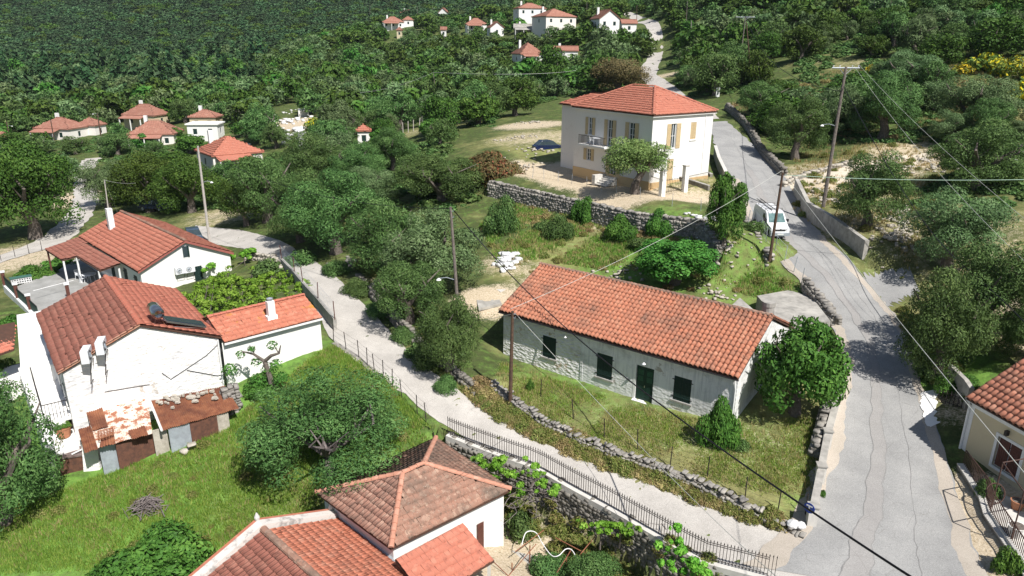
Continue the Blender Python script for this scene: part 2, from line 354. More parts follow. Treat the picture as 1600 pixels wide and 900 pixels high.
def H(x, y):
    x = np.atleast_1d(np.asarray(x, float)); y = np.atleast_1d(np.asarray(y, float)); sh = x.shape; x = x.ravel(); y = y.ravel(); out = np.empty(len(x))
    for i in range(0, len(x), 20000):
        xx, yy = x[i:i + 20000], y[i:i + 20000]; w = warp(xx, yy)
        k = kern(((w[:, None] - cw[None]) ** 2).sum(-1))
        z = (k @ sol[:NK] + sol[NK] + w @ sol[NK + 1:]) * (np.maximum(yy, 15) + 14)
        out[i:i + 20000] = z
    for poly, dz, wd, ed in STEPS:
        P = np.array([p[:2] for p in poly]); r = wd + 3
        m = (x > P[:, 0].min() - r) & (x < P[:, 0].max() + r) & (y > P[:, 1].min() - r) & (y < P[:, 1].max() + r)
        if m.any():
            d, s, b = segdist(x[m], y[m], poly)
            out[m] += np.where(s > 0, dz * sm(d / .35) * (1 - sm((d - wd * .3) / (wd * .7))), 0) * (1 - sm(b / ed))
    return out.reshape(sh)
TT = np.geomspace(12, 1600, 1500)
def G(px, py):
    k = ray(px, py); P = k[None] * TT[:, None]; z = P[:, 2] + CAMZ - H(P[:, 0], P[:, 1])
    i = np.argmax(z < 0)
    if i == 0: i = len(TT) - 1
    a, b = z[i - 1], z[i]; t = TT[i - 1] + (TT[i] - TT[i - 1]) * (a / (a - b) if a > 0 >= b else 1)
    X = k * t; return np.array([X[0], X[1], H(X[0], X[1])[0]])
def gz(x, y): return float(H(x, y)[0])
# ---- walls that hold ground: polyline (high side on its left), step, fade width
def pl(*pp): return [at(*p)[:2] for p in pp]
WALL_VILLA = pl((1130, 352, 6.9), (1100, 336, 6.9), (1000, 319, 7.0), (900, 297, 7.0), (830, 284, 7.0), (765, 272, 7.1))[::-1]
WALL_LANE = pl((1210, 905, -.7), (1100, 872, -.75), (960, 796, -.8), (840, 730, -.6), (700, 676, -.1))
WALL_YARD = pl((1255, 828, -.1), (1190, 797, .0), (1080, 748, -.1), (930, 690, .1), (850, 655, .2), (770, 610, .4))[::-1]
WALL_BANK = pl((560, 425, 2.2), (600, 470, 2.), (660, 530, 1.6), (740, 595, 1.1))
WALL_RIGHT = pl((1243, 296, 6.6), (1262, 325, 6.2), (1300, 360, 5.6), (1352, 395, 5.2))
STEPS += [(WALL_VILLA, 1.3, 7, 1.5), (WALL_LANE, -2.3, 7, 2), ([w for w in WALL_YARD[:-1]], .45, 5, 1), (WALL_BANK, .5, 6, 1.5), (WALL_RIGHT, .8, 6, 1.5)]

# ground sheet
def axis(fine0, fine1, step, lo, hi, g=1.07):
    a = list(np.arange(fine0, fine1, step)); s = step
    x = a[-1]
    while x < hi: s *= g; x += s; a.append(x)
    s = step; x = a[0]; b = []
    while x > lo: s *= g; x -= s; b.append(x)
    return np.array(b[::-1] + a)
gx = axis(-32, 30, .28, -1500, 1500, 1.055); gy = axis(20, 82, .28, -40, 1700, 1.045)
XX, YY = np.meshgrid(gx, gy); ZZ = H(XX, YY)
ZZ += np.random.RandomState(3).randn(*ZZ.shape) * .015
nx_, ny_ = len(gx), len(gy)
V = np.stack([XX, YY, ZZ], -1).reshape(-1, 3)
ii = np.arange(nx_ * ny_).reshape(ny_, nx_)
FQ = np.stack([ii[:-1, :-1], ii[:-1, 1:], ii[1:, 1:], ii[1:, :-1]], -1).reshape(-1, 4)
pr = proj(V)
ZN = np.zeros((len(V), 4)); ZN[:, 0] = .24; ZN[:, 1] = .22; ZN[:, 3] = 1
def paint(px, py, r, lush=None, dry=None, dirt=None):
    c = G(px, py); d = np.hypot(V[:, 0] - c[0], V[:, 1] - c[1]); k = np.exp(-(d / r) ** 4)
    for i, v in enumerate((lush, dry, dirt)):
        if v is not None: ZN[:, i] = ZN[:, i] * (1 - k) + v * k
for a in [(200, 800, 14, 1, .1, 0), (60, 860, 8, .6, .5, .1), (350, 720, 8, .8, .3, 0), (480, 590, 5, .7, .45, 0), (420, 640, 5, .7, .3, 0), (440, 790, 4, .45, .5, .1), (950, 650, 6, .42, .6, .28), (1050, 700, 5, .42, .6, .32), (1180, 720, 5, .35, .7, .38), (1230, 790, 3.5, .35, .6, .25), (860, 600, 3.5, .5, .5, .2),
          (780, 640, 2.5, .2, .9, .2), (850, 690, 2.5, .2, .9, .15), (950, 715, 2.2, .15, .95, .2), (1050, 760, 2.2, .2, .9, .2), (1150, 790, 2, .2, .9, .2), (900, 420, 6, .45, .6, .12), (960, 400, 6, .6, .5, .05), (860, 395, 4, .3, .8, .15), (840, 440, 3, .2, .6, .45), (1000, 400, 5, .55, .5, .05),
          (1170, 430, 5, .5, .55, .2), (930, 370, 3, .3, .7, .3), (850, 265, 6, 0, .2, .95), (910, 285, 5, 0, .2, .95), (980, 300, 5, 0, .3, .9), (1060, 300, 4, 0, .4, .8), (1070, 280, 5, .1, .7, .4), (840, 215, 9, .1, .75, .5), (860, 240, 5, .3, .7, .2), (830, 195, 7, .05, .5, .7),
          (1250, 290, 4, 0, .2, .95), (1300, 278, 5, 0, .3, .85), (1360, 265, 5, 0, .4, .75), (1440, 245, 8, .05, .6, .6), (1420, 300, 6, .1, .7, .4), (1270, 262, 4, .1, .6, .5), (1400, 340, 6, .15, .6, .5), (1390, 400, 4, .5, .4, .2), (1590, 190, 8, .2, .9, .1), (1560, 520, 6, .1, .7, .5), (1590, 470, 5, .1, .6, .5), (1480, 580, 3, .8, .2, 0),
          (1500, 640, 2, 0, .3, .5), (760, 470, 3, 0, .2, .8), (790, 410, 3, .1, .5, .5), (640, 560, 2, .1, .7, .4), (580, 440, 2, .1, .7, .4), (545, 560, 3, .6, .5, .1), (450, 195, 12, .05, .4, .75), (130, 310, 9, 0, .3, .8), (40, 400, 8, .05, .5, .6), (80, 440, 5, .1, .5, .4), (370, 330, 8, .1, .6, .5),
          (720, 190, 9, .2, .9, .1), (655, 205, 6, .1, .7, .4), (1040, 118, 7, .1, .5, .6), (1270, 95, 5, .1, .6, .45), (1330, 100, 5, .1, .6, .4), (860, 870, 6, .1, .5, .35), (780, 880, 4, .0, .3, .7), (1560, 800, 3, 0, .1, 1), (1590, 850, 3, 0, .1, 1), (800, 15, 30, .1, .7, .3), (1330, 345, 3, .05, .5, .6), (1050, 400, 4, .6, .5, 0), (1500, 370, 10, .1, .6, .4), (1240, 620, 3, .2, .7, .2)]:
    paint(*a)
m, n, l, b = newmat('ground'); b.inputs['Roughness'].default_value = .95; b.inputs['Specular IOR Level'].default_value = .1
zn = n.new('ShaderNodeVertexColor'); zn.layer_name = 'zone'; sx = n.new('ShaderNodeSeparateColor'); l.new(zn.outputs[0], sx.inputs[0])
n1 = noise(n, l, .35, 8, .65); n2 = noise(n, l, 1.6, 8, .7); n3 = noise(n, l, 9, 6, .7)
base = ramp(n, l, n3, [(.3, (.045, .07, .022)), (.7, (.10, .115, .045))])
dry = ramp(n, l, n2, [(.3, (.15, .17, .055)), (.55, (.27, .25, .11)), (.75, (.40, .33, .18))])
lush = ramp(n, l, n2, [(.3, (.09, .19, .035)), (.6, (.15, .28, .055)), (.8, (.27, .33, .10))])
dirt = ramp(n, l, n3, [(.3, (.34, .27, .17)), (.5, (.52, .43, .31)), (.72, (.68, .60, .48))])
def zmix(ch, nz, w=.28):
    s_ = math_(n, l, 'ADD', sx.outputs[ch], math_(n, l, 'MULTIPLY', math_(n, l, 'SUBTRACT', nz, .5), 1.7))
    return gray(n, l, s_, .5 - w, .5 + w)
c = mix(n, l, zmix(1, n1), base, dry); c = mix(n, l, zmix(0, n2), c, lush); c = mix(n, l, zmix(2, math_(n, l, 'MULTIPLY', math_(n, l, 'ADD', n2, n3), .5), .12), c, dirt)
l.new(c, b.inputs['Base Color']); bump(n, l, b, math_(n, l, 'ADD', n2, n3), .7, .08)
M['ground'] = m
ground = np_obj('ground', V, FQ, m, attrs={'zone': ('POINT', ZN)}, smooth=True, kind='structure')

# ------------------------------------------------ roads
def road_mat(name, a, b_, c_, crack=.5, strip=None):
    m, n, l, b = newmat(name); b.inputs['Roughness'].default_value = .9
    c = ramp(n, l, noise(n, l, .5, 7, .65), [(.35, a), (.5, b_), (.68, c_)])
    c = mix(n, l, .5, c, ramp(n, l, noise(n, l, 22, 5, .8), [(.35, tuple(x * .72 for x in a)), (.65, tuple(min(1, x * 1.25) for x in c_))]))
    g = n.new('ShaderNodeNewGeometry'); d = n.new('ShaderNodeTexNoise'); d.inputs['Scale'].default_value = 1.3; l.new(g.outputs['Position'], d.inputs['Vector'])
    ad = n.new('ShaderNodeMix'); ad.data_type = 'VECTOR'; ad.inputs[0].default_value = .12; l.new(g.outputs['Position'], ad.inputs[4]); l.new(d.outputs['Color'], ad.inputs[5])
    v = n.new('ShaderNodeTexVoronoi'); v.feature = 'DISTANCE_TO_EDGE'; v.inputs['Scale'].default_value = .75; l.new(ad.outputs[1], v.inputs['Vector'])
    cr = math_(n, l, 'MULTIPLY', ramp(n, l, v.outputs['Distance'], [(0, (1, 1, 1)), (.012, (0, 0, 0))]), gray(n, l, noise(n, l, .7, 3), .48, .55))
    c = mix(n, l, math_(n, l, 'MULTIPLY', cr, crack), c, (.12, .11, .10))
    l.new(c, b.inputs['Base Color']); bump(n, l, b, noise(n, l, 30, 4), .3, .01); return m
M['asphalt'] = road_mat('worn_pale_asphalt', (.21, .21, .21), (.28, .28, .275), (.37, .365, .355), .35)
M['lane'] = road_mat('lane_concrete', (.33, .31, .285), (.43, .405, .375), (.56, .53, .49), .35)
def ribbon(name, Lp, Rp, mat, off, nl=140, nc=10, wob=.12, world=False, seed=1, parent=None, kind='structure'):
    def res(P):
        P = np.array([(p if world else G(*p))[:2] for p in P]); d = np.r_[0, np.cumsum(np.hypot(*np.diff(P, axis=0).T))]
        t = np.linspace(0, d[-1], nl); Q = np.stack([np.interp(t, d, P[:, 0]), np.interp(t, d, P[:, 1])], 1)
        k = 7; Qp = np.pad(Q, ((k, k), (0, 0)), 'edge'); return np.stack([np.convolve(Qp[:, i], np.ones(2 * k + 1) / (2 * k + 1), 'valid') for i in (0, 1)], 1)
    A, B = res(Lp), res(Rp); rs = np.random.RandomState(seed)
    def wb(): w = rs.randn(nl); return np.convolve(w, np.ones(3) / 3, 'same') * wob
    d = (B - A) / np.linalg.norm(B - A, axis=1)[:, None]; A = A + d * wb()[:, None]; B = B + d * wb()[:, None]
    t = np.linspace(0, 1, nc)[None, :, None]; P = A[:, None] * (1 - t) + B[:, None] * t
    st = STEPS[:]; STEPS.clear(); z = H(P[..., 0], P[..., 1]); STEPS.extend(st)
    Vr = np.dstack([P, z + off]).reshape(-1, 3); i = np.arange(nl * nc).reshape(nl, nc)
    Fr = np.stack([i[:-1, :-1], i[:-1, 1:], i[1:, 1:], i[1:, :-1]], -1).reshape(-1, 4)
    o = np_obj(name, Vr, Fr, mat, parent=parent, smooth=True)
    if kind: o['kind'] = kind
    return o
ROAD_L = [(1104, 190), (1114, 215), (1122, 250), (1150, 300), (1170, 340), (1193, 378), (1225, 412), (1262, 450), (1300, 500), (1318, 550), (1314, 610), (1288, 700), (1258, 790), (1225, 850), (1130, 960)]
ROAD_R = [(1132, 188), (1160, 212), (1190, 240), (1226, 275), (1243, 310), (1262, 345), (1300, 390), (1345, 428), (1388, 470), (1415, 530), (1440, 600), (1465, 680), (1492, 760), (1535, 870), (1580, 990)]
LANE_S = [(1330, 990), (1190, 908), (1100, 869), (1000, 821), (930, 785), (860, 746), (780, 708), (700, 674), (652, 636), (612, 602), (570, 574), (535, 552), (512, 528), (500, 492), (478, 455), (445, 422), (400, 393), (345, 383), (290, 378)]
LANE_N = [(1300, 845), (1262, 838), (1190, 826), (1130, 800), (1050, 768), (950, 735), (880, 705), (800, 665), (745, 632), (700, 600), (655, 568), (628, 540), (600, 508), (560, 468), (520, 428), (480, 400), (440, 376), (380, 360), (300, 352)]
ribbon('lane', LANE_S, LANE_N, M['lane'], .03, 200, 12, .16)
ribbon('road', ROAD_L, ROAD_R, M['asphalt'], .05, 200, 16, .14, seed=4)
def strip(name, t0, t1, mat, off, amp, seed, y0=0, y1=200):
    # a seam or repair running along the main road, between fractions t0 and t1 of its width
    me = bpy.data.objects['road'].data; V_ = np.array([v.co for v in me.vertices]).reshape(200, 16, 3); rs = np.random.RandomState(seed); w = (np.convolve(rs.randn(200), np.ones(25) / 25, 'same') * .8 + np.convolve(rs.randn(200), np.ones(3) / 3, 'same') * .09) * amp; w2 = np.convolve(rs.randn(200), np.ones(3) / 3, 'same') * amp * .02
    A = V_[:, 0] * (1 - t0 - w)[:, None] + V_[:, -1] * (t0 + w)[:, None]; B = V_[:, 0] * (1 - t1 - w - w2)[:, None] + V_[:, -1] * (t1 + w + w2)[:, None]; A, B = A[y0:y1], B[y0:y1]
    P = np.stack([A, B], 1); st = STEPS[:]; STEPS.clear(); P[..., 2] = H(P[..., 0], P[..., 1]) + off; STEPS.extend(st); i = np.arange(len(A) * 2).reshape(-1, 2)
    np_obj(name, P.reshape(-1, 3), np.stack([i[:-1, 0], i[:-1, 1], i[1:, 1], i[1:, 0]], -1), mat, kind='structure')
SEAM = simple('dark_road_seam', (.20, .195, .19), (.28, .275, .27), 6); REP = road_mat('older_road_strip', (.25, .24, .235), (.29, .28, .27), (.34, .33, .32), .3); DUST = road_mat('dusty_road_edge', (.34, .30, .25), (.40, .35, .30), (.48, .43, .37), .2)
strip('road_edge', .0, .14, DUST, .056, .15, 3, 70, 200); strip('road_edge', .90, 1.0, DUST, .056, .12, 5, 110, 200); strip('road_repair', .38, .50, REP, .060, .10, 4, 60, 200); strip('road_seam', .380, .385, SEAM, .065, .10, 4, 60, 200); strip('road_seam', .497, .501, SEAM, .065, .10, 4, 20, 200); strip('road_seam', .70, .703, SEAM, .063, .05, 9, 60, 200)
def path(name, pts, w, mat, off=.03, seed=2):
    P = np.array([G(*p)[:2] for p in pts]); d = np.gradient(P, axis=0); d /= np.linalg.norm(d, axis=1)[:, None]; nn = np.stack([-d[:, 1], d[:, 0]], 1)
    ribbon(name, list(P + nn * w / 2), list(P - nn * w / 2), mat, off, 120, 6, .3, world=True, seed=seed)
path('upper_road', [(1112, 200), (1090, 172), (1040, 140), (1012, 122), (1006, 105), (1022, 90), (1040, 76), (1040, 60), (1015, 40), (998, 28), (965, 16), (900, 8), (850, 2)], 4.2, M['lane'])
path('village_path', [(-40, 415), (30, 400), (80, 380), (118, 345), (134, 315), (134, 285), (131, 262), (150, 245)], 3.4, M['lane'], .05, 5)
path('side_track', [(1195, 268), (1240, 290), (1300, 279), (1360, 264), (1440, 246), (1520, 238)], 3.6, simple('pale_gravel', (.66, .58, .48), (.52, .45, .35), 5, .95, bm=.5), .03, 6)
path('driveway', [(1350, 468), (1380, 452), (1405, 444), (1432, 441)], 3.4, M['asphalt'], .02, 8)

# ------------------------------------------------ tiled roofs
def tile_template(kind, w, l):
    if kind == 'barrel':
        xs = np.array([0, .10, .24, .40, .56, .70, .80, 1.0]); zs = np.array([.0, .045, .078, .088, .078, .045, .0, -.012]) * (w / .24)
    else:
        xs = np.array([0, .06, .14, .32, .38, .44, .80, .88, 1.0]); zs = np.array([.03, .035, .008, .006, .028, .006, .006, .03, .03])
    n = len(xs); V = []; Fq = []
    ov = l * 1.12
    for y, lift, k in ((-.0, .045, 1.0), (ov, .0, .96)):
        for x, z in zip(xs, zs): V.append(((x - .5) * w * k, y, z * k + lift))
    for x, z in zip(xs, zs): V.append(((x - .5) * w, 0, z + .010 if kind != 'barrel' else z + .008))
    for i in range(n - 1): Fq.append((i, i + 1, n + i + 1, n + i)); Fq.append((2 * n + i, 2 * n + i + 1, i + 1, i))
    V = np.array(V); V[2 * n:, 2] -= .025
    return V, np.array(Fq)
TILECACHE = {}
def tiles(parent, origin, A, B, poly, kind, w, l, mat, nind=0, jitter=.006, wpos=None):
    """parent: the roof deck. origin, A (unit, along the eave), B (unit, up the slope) in the parent's space; poly in (a, b) metres"""
    A = np.array(A, float); B = np.array(B, float); N = np.cross(A, B); O = np.array(origin, float)
    if N[2] < 0: A2 = -A; flip = True
    else: A2 = A; flip = False
    N = np.cross(A2, B)
    P = np.array(poly); a = np.arange(P[:, 0].min() + w / 2, P[:, 0].max() + .01, w); b_ = np.arange(P[:, 1].min(), P[:, 1].max(), l)
    aa, bb = np.meshgrid(a, b_); Q = np.stack([aa.ravel(), bb.ravel()], 1)
    keep = inpoly(Q + [0, l * .5], poly); Q = Q[keep]
    if not len(Q): return
    rs = np.random.RandomState(int(abs(O[0] * 31 + P.sum() * 7)) % 9999)
    pos = O + Q[:, :1] * A + Q[:, 1:] * B + N * .045
    mw = parent_matrix(parent); wp = pos @ np.array(mw.to_3x3()).T + np.array(mw.translation)
    dist = np.linalg.norm(wp - [0, 0, CAMZ], axis=1); order = np.argsort(dist)
    T, Fq = tile_template(kind, w, l); Rm = np.stack([A2, B, N], 1)
    yaw = rs.randn(len(Q)) * .012; dz = rs.randn(len(Q)) * jitter; dl = rs.randn(len(Q)) * .012
    slip = rs.rand(len(Q)) < .012; dl = np.where(slip, -.07, dl); yaw = np.where(slip, rs.randn(len(Q)) * .09, yaw); dz = dz + .016 * np.sin(Q[:, 0] * .8 + 1) * np.sin(Q[:, 1] * 1.1 + .5) + np.where(slip, .02, 0)
    ind = order[:nind]; rest = order[nind:]
    key = (kind, w, l, mat.name)
    if nind and key not in TILECACHE: TILECACHE[key] = np_mesh('roof_tile', T, Fq, mat, smooth=(kind == 'barrel'))
    for i in ind:
        o = bpy.data.objects.new('roof_tile', TILECACHE[key]); C.objects.link(o); o.parent = parent
        cy, sy = math.cos(yaw[i]), math.sin(yaw[i]); r = Rm @ np.array([[cy, -sy, 0], [sy, cy, 0], [0, 0, 1]])
        p = pos[i] + N * dz[i] + B * dl[i]
        o.matrix_basis = Matrix([[*map(float, r[j]), float(p[j])] for j in range(3)] + [[0, 0, 0, 1]])
    if len(rest):
        cy, sy = np.cos(yaw[rest]), np.sin(yaw[rest]); x = T[None, :, 0] * cy[:, None] - T[None, :, 1] * sy[:, None]; y = T[None, :, 0] * sy[:, None] + T[None, :, 1] * cy[:, None]
        Vt = pos[rest][:, None] + (N * dz[rest][:, None] + B * dl[rest][:, None])[:, None] + x[..., None] * A2 + y[..., None] * B + np.broadcast_to(T[:, 2], x.shape)[..., None] * N
        k = len(T); Ff = (Fq[None] + (np.arange(len(rest)) * k)[:, None, None]).reshape(-1, 4)
        np_obj('roof_tiles', Vt.reshape(-1, 3), Ff, mat, parent, smooth=(kind == 'barrel'), kind='stuff')
def parent_matrix(o):
    m = Matrix.LocRotScale(o.location, o.rotation_euler, None); p = o.parent
    while p is not None: m = Matrix.LocRotScale(p.location, p.rotation_euler, None) @ m; p = p.parent
    return m
def slope(roof, pts, kind, w, l, mat, nind=0):
    """tile the planar polygon pts (local 3d points; pts[0]->pts[1] is the eave)"""
    p = [np.array(q, float) for q in pts]; A = p[1] - p[0]; A /= np.linalg.norm(A)
    N = np.cross(p[1] - p[0], p[-1] - p[0]); N /= np.linalg.norm(N)
    if N[2] < 0: N = -N
    B = np.cross(N, A)
    if B[2] < 0: B = -B
    poly = [((q - p[0]) @ A, (q - p[0]) @ B) for q in p]
    tiles(roof, p[0], A, B, poly, kind, w, l, mat, nind)
def deck(polys, name, parent, th=.09, mat=None):
    mb = MB()
    for p in polys: mb.prism([(q[0], q[1], q[2]) for q in p], (0, 0, -th))
    return mb.build(name, mat or M['deck'], parent)
def ridge(roof, p0, p1, mat, name='ridge_tiles', r=.12, step=.38):
    p0, p1 = np.array(p0, float), np.array(p1, float); L = np.linalg.norm(p1 - p0); n = max(2, int(L / step)); mb = MB(); d = (p1 - p0) / L
    a = np.cross(d, [0, 0, 1]); a /= np.linalg.norm(a); u = np.cross(a, d)
    for i in range(n):
        q0 = p0 + d * (L * i / n - .03); q1 = p0 + d * (L * (i + 1) / n); V = []
        for q, rr, lf in ((q0, r * 1.08, .03), (q1, r * .92, .015)):
            for k in range(6):
                t = math.pi * k / 5; V.append(q + a * math.cos(t) * rr * 1.15 + u * (math.sin(t) * rr + lf))
        mb.add(V, [(k, k + 1, 7 + k, 6 + k) for k in range(5)] + [(0, 1, 2, 3, 4, 5)])
    return mb.build(name, mat, roof, kind=None)

# ------------------------------------------------ walls with openings
def wall(mb, fr, L0, L1, z0, z1, holes=(), depth=.2, gable=None):
    """fr=(o,t,n). holes: (a0,a1,z0,z1). gable: list of (a,z) above z1"""
    o, t, n = fr
    P = lambda a, d, z: (o[0] + t[0] * a - n[0] * d, o[1] + t[1] * a - n[1] * d, z)
    xs = sorted({L0, L1, *[h[0] for h in holes], *[h[1] for h in holes]}); zs = sorted({z0, z1, *[h[2] for h in holes], *[h[3] for h in holes]})
    for i in range(len(xs) - 1):
        for j in range(len(zs) - 1):
            cx, cz = (xs[i] + xs[i + 1]) / 2, (zs[j] + zs[j + 1]) / 2
            if any(h[0] < cx < h[1] and h[2] < cz < h[3] for h in holes): continue
            mb.add([P(xs[i], 0, zs[j]), P(xs[i + 1], 0, zs[j]), P(xs[i + 1], 0, zs[j + 1]), P(xs[i], 0, zs[j + 1])], [(0, 1, 2, 3)])
    for a0, a1, b0, b1 in holes:
        for q in ([(a0, b0), (a1, b0)], [(a1, b0), (a1, b1)], [(a1, b1), (a0, b1)], [(a0, b1), (a0, b0)]):
            mb.add([P(q[0][0], 0, q[0][1]), P(q[1][0], 0, q[1][1]), P(q[1][0], depth, q[1][1]), P(q[0][0], depth, q[0][1])], [(0, 1, 2, 3)])
    if gable: mb.add([P(a, 0, z) for a, z in gable], [tuple(range(len(gable)))])
    return mb
def frames_of(L, Wd, i=0.0, j=0.0, x0=0, y0=0):
    """front, right, back, left facade frames of a rectangle inset by i (along front) and j"""
    return {'f': ((x0 + i, y0 + j), (1, 0), (0, -1)), 'r': ((x0 + L - i, y0 + j), (0, 1), (1, 0)), 'b': ((x0 + L - i, y0 + Wd - j), (-1, 0), (0, 1)), 'l': ((x0 + i, y0 + Wd - j), (0, -1), (-1, 0))}
def glass_window(par, fr, a0, a1, z0, z1, rec=.12, mull=1, bars=1, mat='white_paint', gl='glass', name='window'):
    w = MB(); f = .06
    for q in ((a0, a1, z0, z0 + f), (a0, a1, z1 - f, z1), (a0, a0 + f, z0 + f, z1 - f), (a1 - f, a1, z0 + f, z1 - f)): w.fbox(fr, q[0], q[1], q[2], q[3], -rec - .05, -rec)
    for i in range(mull): c = a0 + (a1 - a0) * (i + 1) / (mull + 1); w.fbox(fr, c - .03, c + .03, z0 + f, z1 - f, -rec - .05, -rec + .005)
    for i in range(bars): c = z0 + (z1 - z0) * (i + 1) / (bars + 1); w.fbox(fr, a0 + f, a1 - f, c - .02, c + .02, -rec - .05, -rec + .003)
    o = w.build(name, M[mat], par)
    MB().fbox(fr, a0, a1, z0, z1, -rec - .07, -rec - .04).build('pane', M[gl], o)
    return o
def shutter_mesh(fr, a0, a1, z0, z1, d0, n=6, th=.04):
    w = MB(); w.fbox(fr, a0, a1, z0, z1, d0, d0 + th * .5); k = (a1 - a0) / n
    for i in range(n): w.fbox(fr, a0 + i * k + .008, a0 + (i + 1) * k - .008, z0 + .01, z1 - .01, d0 + th * .5, d0 + th)
    for zz in (z0 + .12 * (z1 - z0), z0 + .82 * (z1 - z0)): w.fbox(fr, a0, a1, zz, zz + .05, d0 + th, d0 + th + .015)
    return w
def shuttered(par, fr, a0, a1, z0, z1, mat='green_shutter', sill='concrete', frame=None, rec=.06):
    fo = MB()
    if sill: fo.fbox(fr, a0 - .12, a1 + .12, z0 - .10, z0 - .01, -.08, .07)
    fo.fbox(fr, a0, a1, z0, z1, -rec - .06, -rec - .02)
    f = fo.build('window', M[sill or 'white_old'], par); mid = (a0 + a1) / 2
    shutter_mesh(fr, a0 + .01, mid - .006, z0 + .01, z1 - .01, -rec + .02).build('shutter', M[mat], f)
    shutter_mesh(fr, mid + .006, a1 - .01, z0 + .01, z1 - .01, -rec + .02).build('shutter', M[mat], f)
    hg = MB()
    for zz in (z0 + .14 * (z1 - z0), z0 + .84 * (z1 - z0)): hg.fbox(fr, a0 - .10, a0 + .05, zz, zz + .04, .0, .03); hg.fbox(fr, a1 - .05, a1 + .10, zz, zz + .04, .0, .03)
    hg.build('hinges', M['iron'], f); return f

# ================================================= long low house with the clay roof (middle of the picture)
h = thing('house', 'long low limewashed house with barrel tile roof and dark green shutters', 'house', (-.877, 44.338, 0), -.66)
L, Wd, ze, ri = 16.22, 9.24, 3.42, 2.09; zr = ze + ri
fr = frames_of(L, Wd, .12, .38); b = MB(); b2 = MB()
W1, W2, DR, W3 = (3.34, 4.37, 1.0, 2.46), (7.40, 8.48, .80, 2.37), (10.08, 11.22, .14, 2.34), (12.48, 13.54, .88, 2.37)
mv = lambda q: (q[0] - .12, q[1] - .12, q[2], q[3])
wall(b2, fr['f'], 0, 6.2, -1.2, ze - .05, [mv(W1)], .22); wall(b, fr['f'], 6.2, L - .24, -1.2, ze - .05, [mv(W2), mv(DR), mv(W3)], .22)
wi = Wd - .76; g = [(0, ze - .05), (wi, ze - .05), (wi / 2, zr - .16)]
wall(b, fr['r'], 0, wi, -1.2, ze - .05, gable=g); wall(b2, fr['l'], 0, wi, -1.2, ze - .05, gable=g); wall(b, fr['b'], 0, L - .24, -1.2, ze - .05)
b.build('wall', M['white_old'], h); b2.build('wall', M['white_rough'], h)['label'] = 'rough limewashed stone masonry at the left end'
MB().fbox(fr['f'], 6.12, 6.28, -.6, ze - .06, -.05, .035).build('buttress', M['white_old'], h)
front = [(0, 0, ze), (L, 0, ze), (L, Wd / 2, zr), (0, Wd / 2, zr)]; back = [(L, Wd, ze), (0, Wd, ze), (0, Wd / 2, zr), (L, Wd / 2, zr)]
rf = deck([front, back], 'roof', h)
slope(rf, front, 'barrel', .28, .345, M['tile_old'], 300); slope(rf, back, 'barrel', .28, .345, M['tile_old'])
ridge(rf, (0, Wd / 2, zr + .06), (L, Wd / 2, zr + .06), M['tile_grey'], r=.11)
e_ = MB(); e_.box(0, L, .04, .13, ze - .17, ze - .10); e_.tube([(0, -.02, ze - .1), (L, -.02, ze - .1)], .035, 6); e_.build('gutter', M['black_plastic'], h)
for q in (mv(W1), mv(W2), mv(W3)): shuttered(h, fr['f'], *q)
d = MB(); q = mv(DR); F0 = fr['f']; mid = (q[0] + q[1]) / 2
d.fbox(F0, q[0], q[1], q[2], q[3], -.14, -.10); dr = d.build('door', M['green_door'], h)
for a0, a1 in ((q[0] + .02, mid - .01), (mid + .01, q[1] - .02)):
    lf = MB(); lf.fbox(F0, a0, a1, q[2] + .02, q[3] - .02, -.10, -.075); lf.build('door_leaf', M['green_door'], dr)
    for zz in (.62, .80): MB().fbox(F0, a0 + .1, a1 - .1, q[2] + zz * 2.2 - .14, q[2] + zz * 2.2 + .18, -.075, -.06).build('door_panel', M['green_panel'], dr)
    MB().fbox(F0, a0 + .1, a1 - .1, q[2] + .2, q[2] + .95, -.075, -.062).build('door_panel', M['green_door'], dr)
MB().fbox(F0, mid - .02, mid + .02, 1.0, 1.12, -.06, -.03).build('door_handle', M['metal'], dr)
MB().fbox(F0, q[0] - .15, q[0], q[2] - .15, q[3] + .08, -.05, .012).fbox(F0, q[0] - .1, q[1] + .12, -.25, q[2] - .01, -.05, .22).build('door_surround', M['white'], h)
lm = MB(); lm.tube([(10.7, .36, 2.62), (10.7, .05, 2.75)], .02); lm.tube([(10.7, .05, 2.76), (10.7, .05, 2.66)], [.03, .12], 10); lm.build('wall_lamp', M['white_paint'], h)
lm = MB(); lm.tube([(5.3, .36, 2.95), (5.3, .0, 3.0)], .02); lm.tube([(5.3, 0, 3.0), (5.3, 0, 2.92)], [.02, .09], 8); lm.build('wall_lamp', M['white_paint'], h)
ch = MB(); ch.tube([(15.55, 5.7, 4.4), (15.55, 5.7, 5.75)], [.34, .34], 14); ch.tube([(15.55, 5.7, 5.75), (15.55, 5.7, 6.0)], [.38, .38], 14); ch.build('chimney', M['concrete'], h)
dp = MB(); dp.tube([(L - .3, .30, ze - .15), (L - .2, .33, 2.6), (L - .2, .33, -.2)], .04); dp.build('downpipe', M['white_paint'], h)

# ================================================= two storey house on the terrace
h = thing('house', 'large two-storey white house with hipped orange roof and beige shutters', 'house', (12.965, 68.232, 0), .604)
L, Wd, ze, ri, zb = 8.88, 12.03, 13.87, 2.2, 5.6
fr = frames_of(L, Wd, .28, .28); LL, WW = L - .56, Wd - .56; b = MB(); pk = MB()
